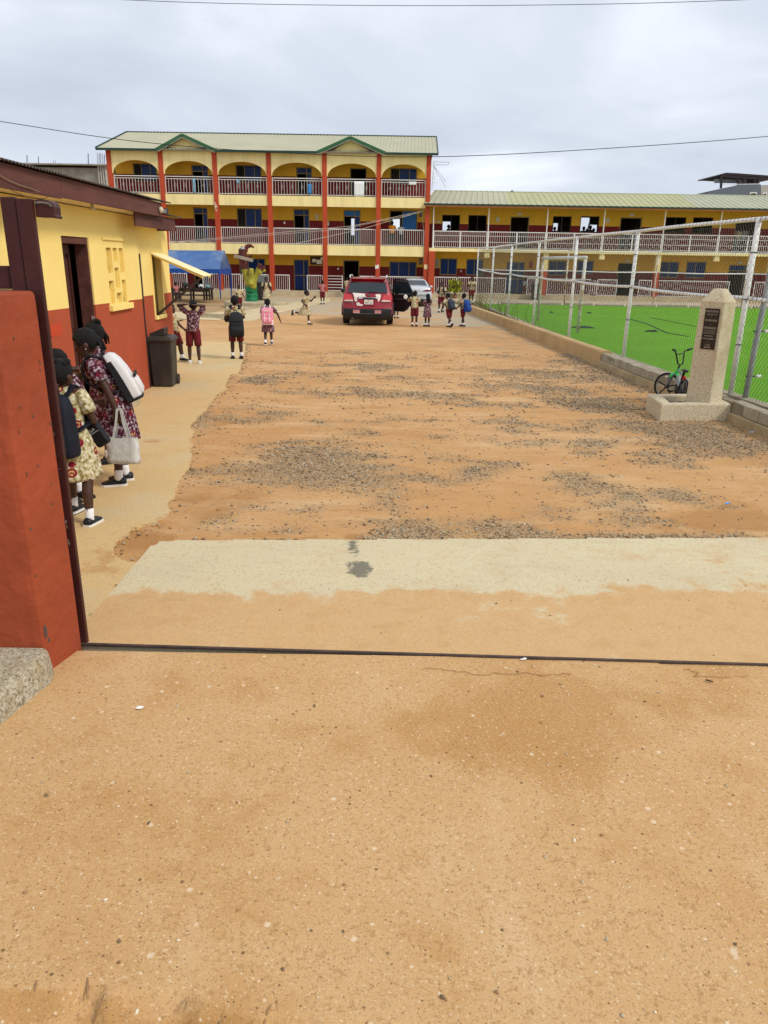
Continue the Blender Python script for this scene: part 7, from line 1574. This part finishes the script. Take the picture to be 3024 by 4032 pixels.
def backpack(pr, label, m_body, w_=.12, h_=.34, d_=.12, m_pocket=None, m_strap=None, low=0.0, m_side=None, text=None, tilt=0, pinkstyle=False):
    root = thing('backpack', label, 'backpack', pr['root'].location.copy(), pr['root'].rotation_euler.z, 'school backpacks'); S = pr['S']; sp2 = pr['sp']; ux, uy = pr['ux'], pr['uy']; uz = ux.cross(uy)
    z1 = .80-low; c0 = sp2(V((0, .075, z1-h_)))
    def at(x, y, z): return (c0+ux*x+uy*y+uz*z)*S
    def rr(hx, y0, y1, z, rad=.35, n=5):
        o = []; cy = (y0+y1)/2; hy = (y1-y0)/2; r = min(hx, hy)*rad*2*.8
        for sx_, sy_, a0 in ((1, 1, 0), (-1, 1, 90), (-1, -1, 180), (1, -1, 270)):
            for k in range(n): a = radians(a0+90*k/(n-1)); o.append(at(sx_*(hx-r)+r*cos(a), cy+sy_*(hy-r)+r*sin(a), z))
        return o
    prof = ((.0, .80, .86), (.02, .93, .98), (.10, 1, 1), (.35, 1, 1.0), (.62, .97, .92), (.82, .90, .78), (.94, .74, .60), (1, .45, .35))
    if pinkstyle: prof = ((.0, .94, .9), (.02, 1, 1), (.5, 1, 1), (.9, .98, .9), (.97, .90, .8), (1, .7, .6))
    b_ = part(MB().loft([rr(w_*a, 0, d_*b, h_*t) for t, a, b in prof]), 'main_bag', m_body, root, True, world=False)
    mp_ = m_pocket or m_body
    part(MB().loft([rr(w_*.80*a, d_*.80, d_*(.80+.42*b), h_*t) for t, a, b in ((.06, .9, .75), (.10, 1, 1), (.34, 1, 1), (.42, .95, .7), (.45, .7, .3))]), 'pocket', mp_, root, True, world=False)
    if m_side: 
        for s in (-1, 1): part(MB().loft([rr(.016, .0, d_*.98, h_*t) if False else [at(s*(w_*.93)+x, y, h_*t) for x, y in ((-.018, .0), (.016, .0), (.016, d_*.42*k), (-.018, d_*.45*k))] for t, k in ((.03, 1), (.4, 1), (.65, .9), (.86, .7))]), 'side_panel', m_side, root, world=False)
        part(MB().loft([rr(w_*1.02, -.004, d_*1.02, h_*t) for t in (.0, .05)]), 'base_panel', m_side, root, world=False); part(MB().tube([at(-w_*.82, d_*1.17, h_*.44), at(0, d_*1.22, h_*.45), at(w_*.82, d_*1.17, h_*.44)], .010*S, 6), 'zip', m_side, root, world=False)
    elif pinkstyle:
        part(MB().loft([rr(w_*1.015, -.002, d_*1.03, h_*t) for t in (.0, .30)]), 'base_panel', m_pinkl, root, world=False)
        for s in (-1, 1): part(MB().loft([[at(s*w_*.42+x, d_*(1.0 if t > .4 else 1.25)+y, h_*t) for x, y in ((-.012, -.01), (.012, -.01), (.012, .012), (-.012, .012))] for t in (.2, .38, .42, .66)]), 'buckle_strap', m_pinkl, root, world=False)
        part(MB().loft([[at(x, d_*.9+y, h_*.83+z) for x, z in ((-w_*.7, -.012), (w_*.7, -.012), (w_*.7, .012), (-w_*.7, .012))] for y in (-.01, .012)]), 'label_strip', m_pinkl, root, world=False)
    else:
        part(MB().tube([at(-w_*.78, d_*.9, h_*.62), at(0, d_*.97, h_*.66), at(w_*.78, d_*.9, h_*.62)], .005*S, 5), 'zip', m_metal if False else mp_, root, world=False)
    ms = m_strap or m_body
    for s in (-1, 1):
        sh = 'L' if s > 0 else 'R'; a = sp2(V((s*.055, .07, .79)))*S; b = sp2(V((s*.066, .0, .842)))*S; c = sp2(V((s*.068, -.068, .79)))*S; d = sp2(V((s*.082, -.078, .70)))*S; e_ = sp2(V((s*.108, -.02, .61)))*S; f_ = sp2(V((s*.09, .075, .58)))*S
        P_ = [a, b, c, d, e_, f_]; q = MB()
        for p, r in zip(P_, P_[1:]): q.beam(p, r, .040*S*1.0, .010*S, up=uy if abs((r-p).normalized().dot(uy)) < .7 else uz)
        part(q, 'strap', ms, root, world=False, bevel=.002)
    part(MB().tube([at(-.02, .005, h_*.985), at(-.014, .0, h_*1.09), at(.014, .0, h_*1.09), at(.02, .005, h_*.985)], .006*S, 6), 'grab_handle', ms, root, world=False)
    return root, at
def stand(fx, fy, hx, hy, dz=0.0):
    g = G(fx, fy, dz); return g, D(hx, hy, g.y).z-g.z
# --- the group by the gate
g, h = stand(322, 2046, 222, 1404)
a1 = person('schoolgirl in cream crest dress with navy backpack, seen from behind beside the gate post', g, h, radians(170), legL=(22, 20), legR=(-8, 4), armR=(16, 12, 52, 30), armL=(20, 8, 40, 0), abd=.34, side=3, top='cream', bottom='dress', hair='up', shoes='trainer', vox=.007, head=(-14, 4))
r_, at_ = backpack(a1, 'large navy backpack worn by the girl in the cream dress by the gate', m_navy, .115, .36, .125)
part(MB().beam(at_(.07, .10, -.005), at_(.075, .11, -.10), .018, .004), 'loose_strap', m_navy, r_, world=False)
q = MB()
for x, z, w_, h_ in ((-.045, .185, .03, .006), (-.005, .18, .03, .007), (.035, .11, .012, .028), (-.02, .105, .008, .035), (-.02, .05, .01, .018)):
    q.loft([[at_(x+a, .125*1.24+.004*0+o, z+b) for a, b in ((-w_, -h_), (w_, -h_), (w_, h_), (-w_, h_))] for o in (-.02, .006)])
part(q, 'bag_badge', M('badge_olive', (.45, .45, .36), .7), r_, world=False)
g, h = stand(486, 1900, 410, 1268)
a2 = person('schoolgirl in maroon crest dress bending forward with a white backpack and tote bag', g, h*1.0, radians(-74), legL=(4, 3), legR=(0, 4), armL=(-25, 8, 6, -4), armR=(42, 4, 70, 4), lean=24, head=(-6, 26), top='maroon', bottom='dress', hair='tail', shoes='trainer', vox=.007, eyes=True)
backpack(a2, 'white backpack with black trim on the bending girl', m_wbag, .105, .31, .095, m_pocket=m_wbag, m_strap=m_bblk, m_side=m_bblk)
e_ = MB(); c_ = a2['Hc']*a2['S']; e_.ell(c_+V((.062*a2['S'], .008, -.045)), (.006, .006, .006), 6, 5); e_.build('ear_stud', M('stud_pearl', (.7, .66, .6), .3), a2['root'], True)
# tote bag in her near hand
mw = Matrix.Translation(g) @ Matrix.Rotation(radians(-74), 4, 'Z'); hand = mw @ (a2['J']['haL']*a2['S'])
TB = thing('tote_bag', 'crumpled white woven tote bag held by the bending girl', 'bag', (hand.x+.035, hand.y-.02, hand.z-.50))
m_tote = M('woven_white_plastic', (.62, .61, .57), .6, .10, 14, .5, 18, dirt=(.42, .42, .38), dscale=8, damt=.5); rg = []
for t in range(7):
    z = .255*t/6; k = 1+.03*sin(t*2.1); rr_ = []
    for i in range(24):
        a = 2*pi*i/24; cx_ = max(-1, min(1, 1.35*cos(a))); sy_ = max(-1, min(1, 1.35*sin(a))); rr_.append(V((cx_*.148*k+.006*sin(i*1.9+t), sy_*.045*(1.1-.3*t/6)+.006*sin(i*2.7+t*1.3), z+.004*sin(i+t))))
    rg.append(rr_)
part(MB().loft(rg, True, False), 'bag_body', m_tote, TB, True, world=False)
for y in (-.028, .028):
    q = MB(); P_ = [V((-.075, y, .24)), V((-.035, y*.7, .40)), V((-.018, y*.3, .52)), V((.018, y*.3, .52)), V((.035, y*.7, .40)), V((.075, y, .24))]
    for p, r in zip(P_, P_[1:]): q.beam(p, r, .020, .004, up=(0, 1, 0))
    part(q, 'strap', m_tote, TB, world=False)
TB.rotation_euler.z = -.12
g, h = stand(440, 1816, 385, 1262)
a3 = person('taller schoolgirl in maroon dress with hair bun, behind the bending girl', g, h, radians(-62), legL=(6, 6), legR=(-6, 4), armL=(30, 8, 60, 10), armR=(30, 8, 70, 10), lean=6, head=(5, 15), top='maroon', bottom='dress', hair='bun', vox=.009, eyes=True)
gy = 6.6; px_ = D(222, 1395, gy); px_.z = gz(gy)
a4 = person('schoolgirl in maroon dress half hidden behind the gate post', px_, D(215, 1368, gy).z-gz(gy), radians(70), armR=(20, 6, 60, 0), armL=(25, 6, 70, 10), top='maroon', bottom='dress', hair='short', vox=.009, head=(0, 8))
fb = D(*c6(905, 1195), 6.25); FB = thing('sports_bag', 'black sports bag with white lettering hanging between the girls', 'bag', fb, radians(0))
FB.rotation_euler = (0, radians(-33), radians(-8))
part(MB().loft([rrect(.06*k, .035*k, .012, z) for z, k in ((-.12, .8), (-.10, 1), (.08, 1), (.11, .8))]), 'bag_body', m_bblk, FB, world=False, bevel=.004)
text_mesh('FILA', .036, 'logo_text', M('logo_white', (.7, .68, .66), .6), FB, Matrix.Translation((-.012, -.0362, .035)) @ Matrix.Rotation(radians(-2), 4, 'Y') @ R90, .0006)
part(MB().box(-.052, .045, -.0372, -.0352, .006, .012), 'logo_stripe', M('logo_grey', (.45, .45, .45), .6), FB, world=False)
part(MB().tube([(-.05, 0, .10), (-.02, 0, .22), (.05, 0, .10)], .007, 6), 'strap', m_bblk, FB, world=False)
# --- boys by the bin
g, h = stand(768, 1431, 712, 1180)
a5 = person('boy in maroon print shirt and white trainers with both hands on his head', g, h*1.01, radians(186), legL=(4, 4), legR=(-4, 3), side=-5, armL=('to', (.205, .0, .905), (.075, .062, .925)), armR=('to', (-.20, .0, .90), (-.07, .066, .915)), top='maroon', hair='short', shoes='white', socks=False, vox=.010, abd=.16)
g, h = stand(694, 1420, 668, 1190)
a6 = person('boy in cream shirt and black shoes leaning behind the wheelie bin', g, h, radians(78), legL=(20, 14), legR=(30, 22), armL=(20, 6, 30, 0), armR=(10, 8, 10, 0), lean=-4, top='cream', vox=.012)
g, h = stand(934, 1412, 944, 1161)
a7 = person('boy with black backpack standing at the end of the path, seen from behind', g, h, radians(196), legL=(2, 2), legR=(-2, 2), armL=(28, 12, 78, 10), armR=(26, 12, 70, 0), top='cream', vox=.010, abd=.10)
backpack(a7, 'black backpack hanging low on the boy at the end of the path', m_bblk, .115, .38, .13, low=.06)
hb = Matrix.Translation(g) @ Matrix.Rotation(radians(196), 4, 'Z') @ (a7['J']['haL']*a7['S']); tag(MB().ell(hb+V((0, 0, -.10)), (.06, .05, .085), 12, 8).build('lunch_bag', m_bblk, smooth=True), 'small black lunch bag held by the boy with the black backpack', 'bag')
g, h = stand(1058, 1357, 1043, 1172)
a8 = person('schoolgirl with a pink backpack walking away across the dirt', g, h, radians(184), legL=(-12, 10), legR=(14, 6), armR=(-8, 42, 12, -10), armL=(6, 10, 20, 0), top='maroon', bottom='dress', hair='tail', shoes='trainer', vox=.010)
backpack(a8, 'pink and white school backpack on the girl walking away', m_pink, .128, .35, .12, m_strap=m_pinkl, pinkstyle=True)
g, h = stand(1204, 1277, 1216, 1142)
a9 = person('girl in cream crest dress running to the right past the red car', g, h*1.03, radians(88), legL=(-38, 62), legR=(24, 22), armL=(42, 10, 95, 0), armR=(-48, 14, 92, 0), lean=8, head=(0, -4), top='cream', bottom='dress', hair='short', vox=.010, eyes=True)
g, h = stand(1270, 1197, 1270, 1103)
person('boy in rose print shirt and maroon shorts by the porch gate', g, h, radians(200), armL=(20, 10, 70, 10), armR=(20, 10, 70, 10), top='pink', vox=.014)
gp = D(1364, 1094, YF-.9); person('child in cream shirt bending by the open porch door behind the red car', V((gp.x, YF-.9, gz(YF)+.05)), gp.z-gz(YF)-.0, radians(170), lean=24, head=(0, 20), top='cream', vox=.016)
g, h = stand(1052, 1212, 1046, 1089)
a12 = person('older girl in cream dress with backpack straps facing us by the painted stump', g, h, radians(8), legR=(8, 6), armL=(4, 16, 14, 0), armR=(4, 14, 14, 0), top='cream', bottom='dress', hair='short', vox=.012, eyes=True)
backpack(a12, 'dark backpack worn by the older girl by the painted stump', m_bblk)
g, h = stand(945, 1222, 943, 1121)
person('small boy in cream shirt left of the painted stump, facing us', g, h, radians(40), armL=(10, 10, 40, 0), armR=(10, 14, 40, 0), top='cream', vox=.014, eyes=True)
gp = D(690, 1136, 46.2); person('person in rose print sitting low in front of the canopy table', V((gp.x, 46.2, gz(46.2))), 1.35, radians(60), legL=(85, 88), legR=(80, 84), lean=12, top='pink', vox=.016, bottom='black')
# --- by the cars
g, h = stand(1631, 1284, 1632, 1143)
a15 = person('boy in cream shirt holding up a white paper beside the open car door', g, h, radians(176), armL=(30, 34, 86, -20), armR=(24, 8, 80, 12), top='cream', vox=.011)
hb = Matrix.Translation(g) @ Matrix.Rotation(radians(176), 4, 'Z') @ (a15['J']['haL']*a15['S']); tag(MB().ell(hb+V((-.02, .0, .10)), (.075, .012, .085), 12, 8).build('paper_fan', m_pap, smooth=True), 'round white paper held up beside the open car door', 'paper')
g, h = stand(1681, 1285, 1677, 1155)
person('girl with long black braids in maroon print dress by the silver car', g, h, radians(206), armR=(46, 22, 78, -12), armL=(30, 8, 60, 10), top='maroon', bottom='dress', hair='long', vox=.011)
g, h = stand(1736, 1229, 1745, 1109)
a17 = person('boy in cream shirt facing us with hands clasped and backpack straps', g, h, radians(-14), legL=(-10, 8), legR=(10, 5), armL=(22, 10, 50, 32), armR=(22, 10, 50, 32), top='cream', vox=.012, eyes=True)
backpack(a17, 'navy backpack on the boy with clasped hands', m_navy, .10, .28)
g, h = stand(1766, 1289, 1757, 1156)
a18 = person('boy stooping as he walks, head turned left, dark backpack slipping off', g, h*1.05, radians(-150), legL=(-20, 24), legR=(12, 4), armL=(0, 26, 12, 0), armR=(6, 20, 20, 0), lean=16, head=(40, 8), top='cream', vox=.011)
backpack(a18, 'dark slate backpack slipping off the stooping boy', M('slate_bag', (.02, .03, .05), .7, .2), .10, .30, .12, low=.02)
g, h = stand(1821, 1285, 1820, 1152)
a19 = person('boy with a bright blue backpack standing side-on by the kerb', g, h, radians(-128), legL=(-8, 6), legR=(10, 4), armL=(14, 10, 40, 0), armR=(14, 10, 50, 0), top='cream', vox=.011)
backpack(a19, 'bright blue backpack on the boy by the kerb', m_bblue, .125, .36, .14)
g, h = stand(1854, 1195, 1857, 1089, .12)
person('boy with folded arms standing on the kerb end beside the fence corner', g, h, radians(-4), legR=(6, 4), armL=(26, 14, 86, 48), armR=(26, 14, 86, 48), top='cream', vox=.012, eyes=True)
g = G(1560, 1252); person('child hidden behind the open car door, only a shoe showing', g, 1.12, radians(160), top='cream', vox=.016)
# --- galleries and doorways
def inside(label, cf, hx, hy, y, floor, rz, **k):
    p = D(*cf(hx, hy), y); return person(label, V((p.x, y, floor)), max(.9, p.z-floor), radians(rz), vox=.02, group='people in the galleries', **k)
inside('woman in orange print leaning at the first-floor window', c2, 1025, 808, YF+.9, Z1, 165, top='orange', bottom='black', armR=(20, 20, 70, 0))
inside('person in pale grey shirt at the first-floor window', c2, 1098, 826, YF+.9, Z1, 175, top='grey', bottom='black')
for i, (cf, x, y, d, lab) in enumerate(((c3, 278, 482, 3.2, 'silhouette of a child in the first upper wing window'), (c3, 1268, 503, 3.0, 'left silhouette in the fourth upper wing opening'), (c3, 1308, 500, 2.2, 'right silhouette in the fourth upper wing opening'), (c3, 1540, 500, 2.4, 'silhouette of a child with raised arm in the upper wing'), (c3, 1602, 490, 3.2, 'silhouette near the middle of the fifth upper wing opening'), (c3, 1632, 517, 2.6, 'shorter silhouette at the right of the fifth upper wing opening'))):
    inside(lab, cf, x, y, YW+d, Zw1, 0 if i != 0 else 60, top='dark', bottom='black', armL=((150, 20, 40, 0) if i == 3 else None))  # backlit figures: their shade is put into near-black clothing
inside('child in pale print at the upper wing window above the goal end', c4, 1010, 722, YW+.5, Zw1, 0, top='pink')
inside('child in cream shirt standing in the far right upper doorway', c4, 1395, 690, YW+.5, Zw1, 10, top='cream', bottom='black'); inside('child in grey shirt in the far right upper doorway', c4, 1450, 684, YW+.9, Zw1, -10, top='grey', bottom='black')
inside('person with a grey bag stooping at the wing ground-floor door', c3, 985, 985, YW-.5, Zw0, 150, top='grey', lean=22); inside('child in maroon uniform by the wing porch rail behind the fence', c4, 432, 1185, YW-.6, Zw0, 100, top='maroon')
